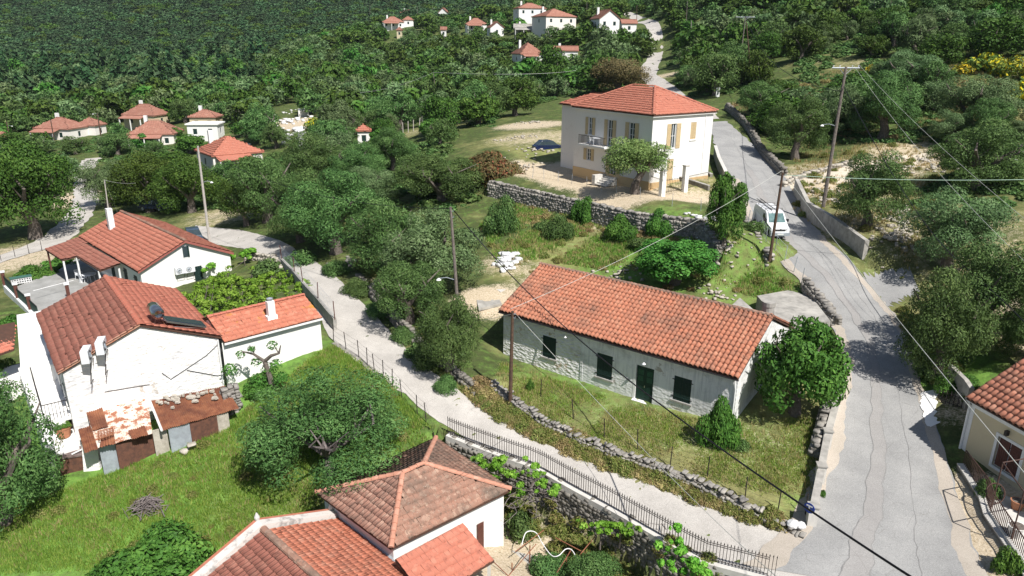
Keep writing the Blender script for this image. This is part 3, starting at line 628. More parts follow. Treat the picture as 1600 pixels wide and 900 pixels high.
# left facade frame runs from back to front, so s=WW - distance from the corner
lf = lambda s1, s0, z0, z1: (WW - (s1 - .28), WW - (s0 - .28), z0, z1)
up = [lf(9.5, 8.85, 11.2, 12.95), lf(6.5, 5.75, 10.35, 12.95), lf(3.4, 2.6, 11.2, 12.95)]; low = [lf(9.6, 8.9, 8.55, 9.75), lf(5.9, 5.0, 7.3, 9.5), lf(3.0, 2.2, 8.55, 9.75)]
rt = [(2.5, 3.2, 10.6, 12.95), (5.2, 6.0, 11.3, 12.95), (2.3, 3.15, 7.5, 9.6)]
wall(b, fr['l'], 0, WW, zb, ze - .1, up + low); wall(pk, fr['r' if 0 else 'f'], 0, LL, zb, ze - .1, rt); wall(b, fr['r'], 0, WW, zb, ze - .1); wall(b, fr['b'], 0, LL, zb, ze - .1)
b.build('wall', M['pink_white'], h); pk.build('wall', M['white'], h)
co_ = MB(); co_.box(.05, L - .05, .05, Wd - .05, ze - .20, ze - .09); co_.build('cornice', M['white'], h)
pb = MB(); pb.fbox(fr['l'], 0, WW, zb, 7.62, -.05, .05); pb.fbox(fr['f'], -.05, LL, zb, 7.5, -.05, .05); pb.build('plinth', M['plinth'], h)
hx = L / 2; R1, R2 = (hx, hx, ze + ri), (hx, Wd - hx, ze + ri)
polys = [[(0, 0, ze), (L, 0, ze), R1], [(0, Wd, ze), (0, 0, ze), R1, R2], [(L, 0, ze), (L, Wd, ze), R2, R1], [(L, Wd, ze), (0, Wd, ze), R2]]
rf = deck(polys, 'roof', h)
for p in polys: slope(rf, p, 'flat', .26, .40, M['tile_orange'])
for a, c_ in ((R1, R2), ((0, 0, ze), R1), ((L, 0, ze), R1), ((0, Wd, ze), R2), ((L, Wd, ze), R2)): ridge(rf, np.array(a) + [0, 0, .07], np.array(c_) + [0, 0, .07], M['tile_orange'], 'hip_tiles')
# rear wing
fx = {'l': ((1.6, Wd + 3.6), (0, -1), (-1, 0)), 'b': ((L - .5, Wd + 3.6), (-1, 0), (0, 1))}
b = MB(); wall(b, fx['l'], 0, 3.6, zb, ze - .1); wall(b, fx['b'], 0, L - 2.1, zb, ze - .1); b.build('rear_wing_wall', M['pink_white'], h)
rw = [[(1.3, Wd + 3.9, ze - .02), (1.3, Wd - .2, ze - .02), (4, Wd - .2, ze + 1.1), (4, Wd + 1.4, ze + 1.1)], [(L - .3, Wd + 3.9, ze - .02), (1.3, Wd + 3.9, ze - .02), (4, Wd + 1.4, ze + 1.1), (L - 2.5, Wd + 1.4, ze + 1.1)]]
r2 = deck(rw, 'rear_wing_roof', h)
for p in rw: slope(r2, p, 'flat', .26, .40, M['tile_orange'])
FL = fr['l']; FF = fr['f']
for q in up + low:
    w_ = glass_window(h, FL, *q, rec=.1, bars=2)
    sw = (q[1] - q[0]) * .62
    for a0, a1 in ((q[0] - sw - .03, q[0] - .03), (q[1] + .03, q[1] + .03 + sw)): shutter_mesh(FL, a0, a1, q[2], q[3], .02, 4).build('shutter', M['beige_shutter'], w_)
q = rt[0]; w_ = glass_window(h, FF, *q, rec=.1, bars=1); shutter_mesh(FF, q[0] - .55, q[0] - .03, q[2], q[3], .02, 4).build('shutter', M['beige_shutter'], w_); shutter_mesh(FF, q[1] + .03, q[1] + .6, q[2], q[3], .02, 4).build('shutter', M['beige_shutter'], w_)
q = rt[1]; w_ = MB().fbox(FF, q[0] - .1, q[1] + .1, q[2] - .12, q[2] - .02, -.05, .08).build('window', M['white'], h); m_ = (q[0] + q[1]) / 2
shutter_mesh(FF, q[0], m_ - .01, q[2], q[3], -.06, 4).build('shutter', M['beige_shutter'], w_); shutter_mesh(FF, m_ + .01, q[1], q[2], q[3], -.06, 4).build('shutter', M['beige_shutter'], w_)
q = rt[2]; shutter_mesh(FF, q[0], q[1], q[2], q[3], -.08, 5).build('door', M['beige_shutter'], h)
# balcony on the left facade
bal = MB(); a0, a1, _, _ = lf(9.7, 5.6, 0, 0); bal.fbox(FL, a0, a1, 10.18, 10.34, 0, 1.15); bo = bal.build('balcony', M['white'], h)
rl = MB()
for a in np.arange(a0 + .05, a1, .14): rl.fbox(FL, a, a + .022, 10.34, 11.22, 1.08, 1.10)
rl.fbox(FL, a0, a1, 11.22, 11.26, 1.06, 1.12); rl.fbox(FL, a0, a1, 10.42, 10.45, 1.07, 1.11)
for dd in np.arange(.1, 1.1, .14): rl.fbox(FL, a0 + .02, a0 + .04, 10.34, 11.22, dd, dd + .02)
rl.build('railing', M['iron'], bo)
st = MB()
for i in range(5): st.fbox(FL, WW - 6.1, WW - 4.4, 6.6, 7.25 + .0 - .17 * i + .1, .02 + .3 * i, .32 + .3 * i)
st.fbox(FL, WW - 6.6, WW - 6.12, 6.5, 7.5, .02, 1.5); st.build('entrance_steps', M['cement_pale'], h)
MB().fbox(FF, LL - 1.1, LL - 1.02, 8, ze - .2, 0, .07).build('downpipe', M['white_paint'], h)
def white_chair(loc, rz, label, s=1.0):
    t = thing('chair', label, 'chair', loc, rz); k = M['white_plastic']
    MB().box(-.24, .24, -.24, .24, .41, .45).build('seat', k, t)
    MB().hexa([(-.22, .2, .45), (.22, .2, .45), (.22, .24, .45), (-.22, .24, .45)], [(-.22, .33, .9), (.22, .33, .9), (.22, .36, .9), (-.22, .36, .9)]).build('backrest', k, t)
    for x in (-.22, .22):
        for y in (-.22, .22): MB().tube([(x, y, .42), (x * 1.12, y * 1.12, 0)], .02, 5).build('leg', k, t)
        MB().tube([(x * 1.1, -.2, .44), (x * 1.1, -.18, .66), (x * 1.1, .28, .68)], .018, 5).build('armrest', k, t)
    return t
th = .604; X = np.array([12.965, 68.232]); e1 = np.array([math.cos(th), math.sin(th)]); n1_ = np.array([-e1[1], e1[0]])
pp = X + e1 * (-.35) + n1_ * 8.4
white_chair((pp[0], pp[1], 10.34), 2.2, 'white plastic chair on the balcony of the two-storey house')
tb = thing('table', 'small white table on the balcony beside the plastic chair', 'table', (*(X + e1 * -.3 + n1_ * 7.5), 10.34))
MB().box(-.35, .35, -.35, .35, .70, .74).build('table_top', M['white_plastic'], tb)
for x in (-.3, .3):
    for y in (-.3, .3): MB().tube([(x, y, .7), (x, y, 0)], .02, 5).build('leg', M['white_plastic'], tb)

# ---- helpers that read positions off planes standing in the scene
def on_plane(px, py, o, th, off=0.0, side='f'):
    """(distance along, height) where the sight line of a photo pixel meets the facade through o"""
    e = np.array([math.cos(th), math.sin(th)]); n = np.array([-e[1], e[0]])
    if side == 'f': N, T = n, e
    else: N, T = e, n
    k = ray(px, py); t = ((np.array(o[:2]) + N * off) @ N) / (k[:2] @ N); X = k * t
    return (X[:2] - np.array(o[:2])) @ T, X[2] + CAMZ
def rp(px, py, P0, N): k = ray(px, py); O = np.array([0, 0, CAMZ]); t = ((np.array(P0) - O) @ N) / (k @ N); return O + k * t
def block(name, label, cat, top, ztop, zbot, mat, group=None, parent=None):
    P = [at(px, py, ztop) for px, py in top]
    if parent is None:
        o = MB().prism([(p[0], p[1], zbot) for p in P], (0, 0, ztop - zbot)).build(name, mat); tag(o, label, cat, group)
    else:
        q = parent.location; o = MB().prism([(p[0] - q[0], p[1] - q[1], zbot - q[2]) for p in P], (0, 0, ztop - zbot)).build(name, mat, parent)
    return o

# ================================================= white gabled house with the solar heater
SO = (-23.277, 33.553); STH = .65
h = thing('house', 'white gabled house with rusty shack at its foot and solar heater on the roof', 'house', (*SO, 0), STH)
L, Wd, ze, ri = 8.2, 10.45, 3.83, 1.72; zr = ze + ri; fr = frames_of(L, Wd, .22, .12); b = MB(); wi = L - .44
fr['f'] = ((.22, .12), (1, 0), (0, -1))
wall(b, fr['f'], 0, wi, -2.4, ze - .07, gable=[(0, ze - .07), (wi, ze - .07), (wi / 2, zr - .14)]); wall(b, fr['b'], 0, wi, -2.4, ze - .07, gable=[(0, ze - .07), (wi, ze - .07), (wi / 2, zr - .14)])
wd = Wd - .24; hl = [(2.2, 3.1, 1.1, 3.1), (6.0, 6.9, 1.1, 3.1), (8.4, 9.3, 1.4, 2.6)]
wall(b, fr['r'], 0, wd, -2.4, ze - .07); wall(b, fr['l'], 0, wd, -2.4, ze - .07, hl)
b.build('wall', M['white_peel'], h)
for q in hl: shuttered(h, fr['l'], *q, sill='white')
lp = [(0, 0, ze), (L / 2, 0, zr), (L / 2, Wd, zr), (0, Wd, ze)]; rp_ = [(L, Wd, ze), (L / 2, Wd, zr), (L / 2, 0, zr), (L, 0, ze)]
rf = deck([lp, rp_], 'roof', h)
slope(rf, [lp[3], lp[0], lp[1], lp[2]], 'flat', .27, .375, M['tile_red'], 300); slope(rf, [rp_[3], rp_[0], rp_[1], rp_[2]], 'flat', .27, .375, M['tile_new'])
ridge(rf, (L / 2, -.02, zr + .05), (L / 2, Wd, zr + .05), M['tile_new'], r=.13)
cg = MB(); cg.hexa([(0, -.03, ze - .03), (.03, .12, ze - .03), (L / 2, .12, zr - .03), (L / 2, -.03, zr - .03)], [(0, -.03, ze + .10), (.03, .12, ze + .10), (L / 2, .12, zr + .10), (L / 2, -.03, zr + .10)])
cg.build('verge', M['mortar'], rf)
for pts in ([(4.8, .08, 2.5), (5.2, .08, 2.0), (7.2, .08, 2.9), (7.9, .08, 3.4)], [(6.1, .08, 2.3), (7.7, .08, 1.5), (8.0, .08, 1.5)], [(1.9, .08, 2.2), (4.1, .08, 2.0)]): MB().tube(pts, .018, 5).build('facade_cable', M['black_plastic'], h)
MB().tube([(L - .25, .02, ze - .1), (L - .25, .02, -.8)], .05).build('downpipe', M['white_paint'], h)
# air conditioners standing on brackets above the rake
def ac_unit(origin, th, loc, rz, label, brack=None, sc=1.0):
    t = thing('air_conditioner', label, 'air conditioner', loc, rz, None); w, d_, hh = .82 * sc, .32 * sc, .6 * sc
    MB().box(-w / 2, w / 2, -d_ / 2, d_ / 2, 0, hh).build('casing', M['white_plastic'], t)
    g = MB(); ring = [(-.12 * sc + math.cos(a) * .22 * sc, -d_ / 2 - .012, hh / 2 + math.sin(a) * .22 * sc) for a in np.linspace(0, 2 * math.pi, 17)]; g.tube(ring, .012, 4, False)
    for a in np.linspace(0, math.pi, 5)[:-1]: g.tube([(-.12 * sc - math.cos(a) * .22 * sc, -d_ / 2 - .012, hh / 2 - math.sin(a) * .22 * sc), (-.12 * sc + math.cos(a) * .22 * sc, -d_ / 2 - .012, hh / 2 + math.sin(a) * .22 * sc)], .008, 4)
    g.build('fan_grille', M['black_plastic'], t)
    g2 = MB(); g2.tube([(-.12 * sc + math.cos(a) * .1 * sc, -d_ / 2 - .004, hh / 2 + math.sin(a) * .1 * sc) for a in np.linspace(0, 2 * math.pi, 13)], .05, 4); g2.build('fan', M['galv'], t)
    if brack: 
        bm_ = MB()
        for x in (-.3 * sc, .3 * sc): bm_.tube([(x, .3, -.02), (x, -.2, -.02)], .02, 4); bm_.tube([(x, -.2, -.02), (x, -.02, -brack)], .018, 4)
        bm_.tube([(-.3 * sc, -.02, -brack), (.3 * sc, -.02, -brack)], .018, 4); bm_.build('bracket', M['iron'], t)
    return t
def loc_on(o, th, s, d, z): return (o[0] + math.cos(th) * s + math.sin(th) * d, o[1] + math.sin(th) * s - math.cos(th) * d, z)
for px, py, lb in ((137, 562, 'left white outdoor unit on tall brackets against the peeling gable'), (160, 548, 'right white outdoor unit on tall brackets against the peeling gable')):
    s_, z_ = on_plane(px, py, SO, STH, -.3); ac_unit(SO, STH, loc_on(SO, STH, s_, .16, z_ - .1), STH + 1.25, lb, 1.2, 1.15)
# solar water heater lying on the right slope
s0 = loc_on(SO, STH, 5.15, -.9, 0); t = thing('solar_water_heater', 'solar water heater with shiny tank on the red tiled roof', 'solar heater', (s0[0], s0[1], zr - .44 + .16), STH)
MB().tube([(-.05, .62, .66), (-.05, .55, .66), (-.05, -.72, .66), (-.05, -.8, .66)], [.2, .33, .33, .2], 18).build('tank', M['tank'], t, smooth=True)
MB().hexa([(.3, -.55, .02), (2.35, -.55, -.80), (2.35, .45, -.80), (.3, .45, .02)], [(.32, -.55, .12), (2.37, -.55, -.70), (2.37, .45, -.70), (.32, .45, .12)]).build('frame', M['metal'], t)
MB().hexa([(.35, -.50, .115), (2.33, -.50, -.675), (2.33, .40, -.675), (.35, .40, .115)], [(.355, -.50, .14), (2.335, -.50, -.65), (2.335, .40, -.65), (.355, .40, .14)]).build('collector', M['panel'], t)
sg = MB()
for y in (-.45, .35): sg.tube([(-.3, y, -.05), (-.1, y, .4), (.35, y, .05)], .02, 4); sg.tube([(-.3, y, -.06), (2.3, y, -.85)], .02, 4)
sg.tube([(.1, -.6, .5), (.4, -.6, 0)], .02, 4); sg.build('stand', M['metal'], t)
# left balcony with iron railing
bt = MB(); FLs = fr['l']; bt.fbox(FLs, 3.4, 9.6, .82, 1.0, .0, 1.25); bo = bt.build('balcony', M['white'], h); rl = MB()
for a in np.arange(3.45, 9.6, .16): rl.fbox(FLs, a, a + .022, 1.0, 1.95, 1.18, 1.2)
for dd in np.arange(.1, 1.2, .16): rl.fbox(FLs, 9.55, 9.57, 1.0, 1.95, dd, dd + .022)
rl.fbox(FLs, 3.4, 9.6, 1.95, 1.99, 1.17, 1.22); rl.fbox(FLs, 9.54, 9.58, 1.95, 1.985, 0, 1.2); rl.build('railing', M['iron'], bo)
MB().fbox(FLs, 3.5, 9.8, -2.4, .8, .3, 1.0).build('balcony_base', M['white'], h)
# left yard: white walls, flat roof, planters
block('flat_roofed_annex', 'white flat-roofed annex left of the gabled house', 'building', [(26, 492), (78, 483), (97, 568), (32, 575)], 2.0, -2.4, M['white'])
h2 = thing('small_house', 'small tiled roof at the left picture edge beside the white annex', 'house', (*at(-5, 560, -.5)[:2], -2)); q0 = np.array(h2.location)
P = [at(-60, 575, 2.2) - q0, at(22, 546, 2.2) - q0, at(23, 503, 3.0) - q0, at(-60, 520, 3.0) - q0]; rf = deck([P], 'roof', h2); slope(rf, P, 'flat', .27, .375, M['tile_new'])
MB().prism([(p[0] * .96, p[1] * .96, -2) for p in P], (0, 0, 4.1)).build('wall', M['white'], h2)
block('terrace', 'white paved terrace below the balcony of the gabled house', 'terrace', [(30, 580), (88, 566), (112, 640), (124, 700), (84, 712), (52, 640)], -.1, -2.6, M['white'])
block('boundary_wall', 'low white wall at the foot of the white terrace', 'wall', [(28, 575), (40, 572), (84, 690), (70, 700)], .7, -2.6, M['white'])
block('boundary_wall', 'second short white wall stepping down from the annex', 'wall', [(52, 574), (96, 566), (98, 572), (55, 581)], 1.2, -2.4, M['white'])
for px, py, lb in ((91, 648, 'terracotta planter with dark bushy plant on the white terrace'), (100, 682, 'terracotta planter with light green plant, lower one on the terrace')):
    X = at(px, py, -.05); t = thing('planter', lb, 'planter', X, .3)
    MB().tube([(0, 0, 0), (0, 0, .5), (0, 0, .56)], [.30, .42, .46], 12).build('pot', M['terracotta'], t)
    PLANTERS = globals().get('PLANTERS', []) + [(t, px)]
X = at(112, 742, -1.5); t = thing('rusty_tank', 'old dark rusty tank in the grass under the white terrace', 'tank', X, .35)
MB().box(-.75, .75, -.45, .45, 0, 1.25).build('body', M['rust_dark'], t); MB().box(-.8, .8, -.5, .5, 1.25, 1.33).build('lid', simple('grey_brown_metal', (.22, .18, .17), (.12, .08, .07), 4), t); MB().tube([(.3, -.4, 1.4), (1.0, -.1, 1.55)], .04).build('pipe', M['white_paint'], t)

# ---- rusty shack
h = thing('shack', 'collapsing shack roofed with rusty corrugated sheets below the white gable', 'shack', (*at(250, 690, -1.1)[:2], -1.1)); q0 = np.array(h.location)
def corr(pix, mat, lb=None, n=None, amp=.03, lift=0):
    A_, B_, C_, D_ = [at(p[0], p[1], p[2] + lift) - q0 for p in pix]    # A-B back edge, D-C front edge
    w = np.linalg.norm(B_ - A_); k = n or int(w / .09) * 2; V_ = []; 
    for j, t_ in enumerate(np.linspace(0, 1, 5)):
        for i in range(k + 1):
            s_ = i / k; p = (A_ * (1 - s_) + B_ * s_) * (1 - t_) + (D_ * (1 - s_) + C_ * s_) * t_
            V_.append(p + np.array([0, 0, amp * (1 if i % 2 else -1) + .02 * math.sin(s_ * 9 + t_ * 3)]))
    Fc = [(j * (k + 1) + i, j * (k + 1) + i + 1, (j + 1) * (k + 1) + i + 1, (j + 1) * (k + 1) + i) for j in range(4) for i in range(k)]
    o = MB().add(V_, Fc).build('roof_sheet', mat, h)
    if lb: o['label'] = lb
def lerp(a, b, t): return tuple(x + (y - x) * t for x, y in zip(a, b))
TL, TR, BR, BL = (233, 627, 1.35), (351, 603, 1.35), (373, 638, .85), (252, 673, .85)
for i in range(4): corr((lerp(TL, TR, i / 4), lerp(TL, TR, (i + 1) / 4 + .01), lerp(BL, BR, (i + 1) / 4 + .01), lerp(BL, BR, i / 4)), M['rust'], lift=.012 * (i % 2))
corr(((134, 643, 1.2), (230, 620, 1.35), (238, 677, .75), (153, 700, .7)), M['rust_flaky'], 'corrugated sheet with flaked white paint', amp=.012)
corr(((134, 643, 1.2), (160, 637, 1.25), (169, 666, .98), (145, 673, .95)), M['rust'], lift=.06)
corr(((122, 671, .75), (144, 664, .8), (154, 701, .6), (132, 708, .55)), M['rust'], lift=.08); corr(((200, 673, .95), (226, 665, .98), (232, 679, .8), (207, 686, .75)), M['rust'], lift=.07); corr(((158, 684, .8), (178, 679, .85), (181, 693, .72), (155, 699, .7)), M['rust'], lift=.07)
gr = MB(); a_ = at(153, 674, 1.15) - q0; b_ = at(176, 668, 1.15) - q0; c_ = at(178, 678, 1.1) - q0; d_ = at(154, 686, 1.1) - q0
for t_ in np.linspace(0, 1, 6): gr.tube([a_ * (1 - t_) + b_ * t_, d_ * (1 - t_) + c_ * t_], .022, 4); gr.tube([a_ * (1 - t_) + d_ * t_, b_ * (1 - t_) + c_ * t_], .022, 4)
gr.tube([a_, b_, c_, d_, a_], .035, 5); gr.build('window_grille', M['rust'], h)
MB().tube([at(234, 626, 1.45) - q0, at(253, 673, .98) - q0], .06, 4).build('flashing', M['white_paint'], h)
zg = [-1.35, -1.3, -1.15, -1.0, -.9, -.8]
def panel(x0, y0, x1, y1, z, zb, mat, name, dd=.0):
    a = at(x0, y0, z) - q0; b_ = at(x1, y1, z) - q0; n_v = np.array([-(b_ - a)[1], (b_ - a)[0], 0]); n_v /= np.linalg.norm(n_v); a += n_v * (.15 + dd); b_ += n_v * (.15 + dd)
    MB().prism([(a[0], a[1], zb), (b_[0], b_[1], zb), tuple(b_), tuple(a)], tuple(n_v * .08)).build(name, mat, h)
panel(155, 700, 181, 693, .62, -.6, M['galv'], 'wall_sheet'); panel(181, 693, 240, 674, .7, -.8, M['rust_dark'], 'wall_sheet'); panel(240, 678, 262, 672, .8, -.6, M['stone_pale'], 'wall_sheet', .2); panel(264, 672, 297, 662, .8, -.6, M['galv'], 'wall_sheet'); panel(297, 662, 340, 650, .8, -.5, M['rust_dark'], 'wall_sheet'); panel(340, 650, 358, 644, .8, -.5, M['stone_pale'], 'wall_panel')
pc = at(146, 738, -1.2) - q0; MB().hexa([(pc[0] - .42, pc[1] - .3, -.9), (pc[0] + .42, pc[1] - .2, -.9), (pc[0] + .4, pc[1] + .3, -.9), (pc[0] - .4, pc[1] + .3, -.9)], [(pc[0] - .38, pc[1] + .15, 1.75), (pc[0] + .38, pc[1] + .2, 1.75), (pc[0] + .35, pc[1] + .8, 1.75), (pc[0] - .38, pc[1] + .8, 1.75)]).build('pillar', M['white_peel'], h)
for i in range(34):
    px = 245 + 95 * rnd.random(); t_ = (px - 240) / 110; py = 625 - 20 * t_ + abs(rnd.gauss(0, 7)); X = at(px, py, 1.42 - abs(py - 625 + 20 * t_) * .012) - q0; r = rnd.uniform(.08, .22)
    V_ = [tuple(X + np.array([math.cos(a) * r * rnd.uniform(.6, 1), math.sin(a) * r * rnd.uniform(.5, 1), zz])) for zz in (0, .1) for a in np.linspace(0, 5.2, 5)]
    MB().add(V_, [(0, 1, 2, 3, 4), (9, 8, 7, 6, 5)] + [(k, (k + 1) % 5, 5 + (k + 1) % 5, 5 + k) for k in range(5)]).build('fallen_stone', M['stone_pale'], h)
# stone pier at the shack's right end is built with the stone walls

# ================================================= wing with the chimney
WO = (-16.65, 38.47); WT = .734
h = thing('house', 'low white wing with chimney, between the gabled house and the lane', 'house', (*WO, 0), WT); L, hw, ze, ri = 6.25, 2.3, 3.5, .87; zr = ze + ri
fr = frames_of(L, hw * 2, .05, .25); b = MB(); wall(b, fr['f'], -.1, L - .1, -1.4, ze - .06); g = [(0, ze - .06), (hw * 2 - .5, ze - .06), (hw - .25, zr - .1)]
wall(b, fr['r'], 0, hw * 2 - .5, -1.4, ze - .06, gable=g); wall(b, fr['l'], 0, hw * 2 - .5, -1.4, ze - .06, gable=g); wall(b, fr['b'], 0, L - .1, -1.4, ze - .06); b.build('wall', M['white'], h)
f_ = [(0, 0, ze), (L, 0, ze), (L, hw, zr), (0, hw, zr)]; k_ = [(L, 2 * hw, ze), (0, 2 * hw, ze), (0, hw, zr), (L, hw, zr)]; rf = deck([f_, k_], 'roof', h)
slope(rf, f_, 'flat', .27, .375, M['tile_flowery'], 140); slope(rf, k_, 'flat', .27, .375, M['tile_new']); ridge(rf, (0, hw, zr + .05), (L, hw, zr + .05), M['tile_new'])
MB().box(0, L, -.05, .02, ze - .14, ze - .03).build('gutter', M['white_paint'], h)
c_ = MB(); cx_ = 3.35; c_.box(cx_ - .32, cx_ + .32, .75, 1.15, ze + .1, ze + .62); c_.box(cx_ - .22, cx_ + .22, .78, 1.12, ze + .62, ze + 1.55); ch = c_.build('chimney', M['white'], h)
MB().tube([(cx_, .95, ze + 1.55), (cx_, .95, ze + 1.72), (cx_, .95, ze + 1.78)], [.12, .2, .05], 10).build('chimney_cap', M['galv'], ch)

# ================================================= house with the porch and two wall air conditioners
AO = (-30.98, 56.84); AT = .791
h = thing('house', 'white gabled house with pillared porch and outdoor units on its gable', 'house', (*AO, 0), AT); L, Wd, ze, ri = 8.2, 15.76, 1.96, 1.884; zr = ze + ri
fr = frames_of(L, Wd, .25, .2); b = MB(); wi = L - .5; fr['f'] = ((.25, .2), (1, 0), (0, -1))
def ap(px, py): s, z = on_plane(px, py, AO, AT, .2); return s - .25, z
z3 = lambda a, b_: (40 + a / 4.706, 320 + b_ / 4.706)
a0, zt = ap(*z3(1148, 308)); a1, zb_ = ap(*z3(1205, 380)); wn = (a0, a1, zb_, zt)
c0, ct = ap(*z3(1232, 455)); c1, cb = ap(*z3(1306, 552)); ws = (c0, c1, cb, ct)
g = [(0, ze - .07), (wi, ze - .07), (wi / 2, zr - .15)]
wall(b, fr['f'], 0, wi, -4, ze - .07, gable=g); wall(b, fr['b'], 0, wi, -4, ze - .07, gable=g); wall(b, fr['r'], 0, Wd - .4, -4, ze - .07)
hl = [(Wd - 2.3, Wd - 1.5, -.6, 1.2), (Wd - 4.8, Wd - 3.9, -.9, 1.3), (Wd - 8.3, Wd - 7.3, -.9, 1.3)]
wall(b, fr['l'], 0, Wd - .4, -4, ze - .07, hl); b.build('wall', M['white'], h)
for q in hl: shuttered(h, fr['l'], *q, sill=None)
o = MB().fbox(fr['f'], wn[0] - .08, wn[1] + .08, wn[2] - .08, wn[3] + .05, -.03, .03).build('window', M['white_paint'], h); MB().fbox(fr['f'], *wn[:2], wn[2], wn[3], .03, .04).build('pane', M['glass'], o); shutter_mesh(fr['f'], wn[1] - .12, wn[1] + .02, wn[2], wn[3], .04, 2).build('shutter', M['green_shutter'], o)
shuttered(h, fr['f'], *ws, sill='white', rec=-.03)
for (pa, pb_), lb in (((1130, 1131), 'left of two white outdoor units on the sunlit gable with the small window'), ((1200, 1201), 'right of two white outdoor units, next to the green shutter')):
    s, z = ap(*z3(pa, 500 if pa < 1150 else 488)); ac_unit(AO, AT, loc_on(AO, AT, s + .25, .05, z - .02), AT, lb, .35)
lp = [(0, 0, ze), (L / 2, 0, zr), (L / 2, Wd, zr), (0, Wd, ze)]; rq = [(L, Wd, ze), (L / 2, Wd, zr), (L / 2, 0, zr), (L, 0, ze)]; rf = deck([lp, rq], 'roof', h, .12)
slope(rf, [lp[3], lp[0], lp[1], lp[2]], 'flat', .30, .40, M['tile_orange']); slope(rf, [rq[3], rq[0], rq[1], rq[2]], 'flat', .30, .40, M['tile_orange']); ridge(rf, (L / 2, 0, zr + .05), (L / 2, Wd, zr + .05), M['tile_grey'])
vg = MB()
for x0, z0, x1, z1 in ((0, ze, L / 2, zr), (L, ze, L / 2, zr)): vg.hexa([(x0, -.06, z0 - .16), (x0, .0, z0 - .16), (x1, .0, z1 - .16), (x1, -.06, z1 - .16)], [(x0, -.06, z0 + .05), (x0, 0, z0 + .05), (x1, 0, z1 + .05), (x1, -.06, z1 + .05)])
vg.build('verge_board', simple('dull_red_trim', (.36, .12, .10)), rf)
MB().box(1.9, 2.4, 12.4, 12.9, ze + .6, ze + 3.0).build('chimney', M['white_old'], h)
# porch
e = np.array([math.cos(AT), math.sin(AT), 0]); n_v = np.array([-e[1], e[0], 0]); P0 = np.array([*AO, ze - .12]) ; NP = np.array([*(e[:2] * -.16), 1.0]); NP /= np.linalg.norm(NP)
NP = np.cross(n_v, np.array([e[0] * -1, e[1] * -1, -.17])); NP /= np.linalg.norm(NP); NP = NP if NP[2] > 0 else -NP
PP = [rp(*p, P0, NP) for p in ((71, 390.5), (97, 407), (119, 401), (156, 423.5), (188, 411.5), (122, 372))]
inv = (Matrix.Translation((*AO, 0)) @ Matrix.Rotation(AT, 4, 'Z')).inverted(); PL = [tuple(inv @ Vector(p)) for p in PP]
pf = deck([PL], 'porch_roof', h, .1); slope(pf, [PL[0], PL[1], PL[2], PL[3], PL[4], PL[5]], 'flat', .30, .40, M['tile_red'])
for i, t_ in ((0, .08), (1, -.05), (3, 0), (2, .3), (4, .1)):
    p = np.array(PL[i]); c2 = np.mean(PL, axis=0); p = p + (c2 - p) * .06; MB().box(p[0] - .07, p[0] + .07, p[1] - .07, p[1] + .07, -.95, p[2] - .1).build('porch_post', M['white_paint'] if i else M['brown_wood'], h)
pat = block('patio', 'raised grey concrete patio beside the porch', 'patio', [(14, 452), (88, 424), (128, 398), (225, 440), (200, 490), (120, 520), (60, 505)], -.95, -4, M['patio'])
for (px, py), lb in (((8, 446), 'brown patio pillar with white cap, farthest left'), ((28, 466), 'brown patio pillar with white cap, middle of three'), ((48, 484), 'brown patio pillar with white cap, nearest the red roof'), ((108, 466), 'brown patio pillar with white cap, behind the red roof ridge')):
    X = at(px, py, -.95); t = thing('pillar', lb, 'pillar', X, .6); MB().box(-.14, .14, -.14, .14, 0, 1.25).build('shaft', M['brown_wood'], t); MB().box(-.2, .2, -.2, .2, 1.25, 1.36).build('cap', M['white_paint'], t)
pa = [at(8, 446, -.95), at(28, 466, -.95), at(48, 484, -.95), at(62, 497, -.95)]
t = thing('balustrade', 'green panelled balustrade between the brown patio pillars', 'railing', pa[0])
for i in range(3):
    a, b_ = pa[i] - pa[0], pa[i + 1] - pa[0]; d_ = (b_ - a) / np.linalg.norm(b_ - a); nn = np.array([-d_[1], d_[0], 0]) * .03; a = a + d_ * .18; b_ = b_ - d_ * .18
    MB().prism([(a[0], a[1], .1), (b_[0], b_[1], .1), (b_[0], b_[1], .85), (a[0], a[1], .85)], tuple(nn)).build('panel', simple('grey_green_panel', (.07, .12, .10)), t)
    MB().tube([a + [0, 0, .95], b_ + [0, 0, .95]], .03, 6).build('handrail', M['iron'], t)
block('retaining_wall', 'pale wall holding up the concrete patio at the left', 'wall', [(4, 445), (9, 442), (66, 497), (60, 503)], -.9, -5, M['white_old'])
pw = [at(55, 470, -.95), at(118, 453, -.95)]; MB().tube([p + [0, 0, .9] for p in (pw[0], pw[1])], .03, 5).build('white_rail', M['white_paint']); tag(bpy.data.objects['white_rail'], 'thin white rail across the concrete patio', 'railing')
X = at(34, 442, -.95); t = thing('lattice_box', 'white lattice box with green lid on the patio', 'box', X, .7)
lt = MB()
for i in range(9): lt.box(-.8 + i * .19, -.74 + i * .19, -.3, .3, 0, .55)
for z in (.05, .25, .45): lt.box(-.8, .8, -.3, .3, z, z + .05)
lt.build('lattice', M['white_paint'], t); MB().box(-.85, .85, -.35, .35, .55, .6).build('lid', simple('green_lid', (.06, .15, .12)), t)
X = at(131, 441, -.95); white_chair(X, 2.6, 'white garden chair at the edge of the shaded porch', 1)
X = at(125, 436, -.95); white_chair(X, 1.2, 'white garden chair farther inside the porch shade', 1)
X = at(141, 440, -.95); tb = thing('table', 'white garden table under the porch', 'table', X, .7); MB().tube([(0, 0, .7), (0, 0, .74)], [.6, .6], 16).build('table_top', M['white_plastic'], tb)
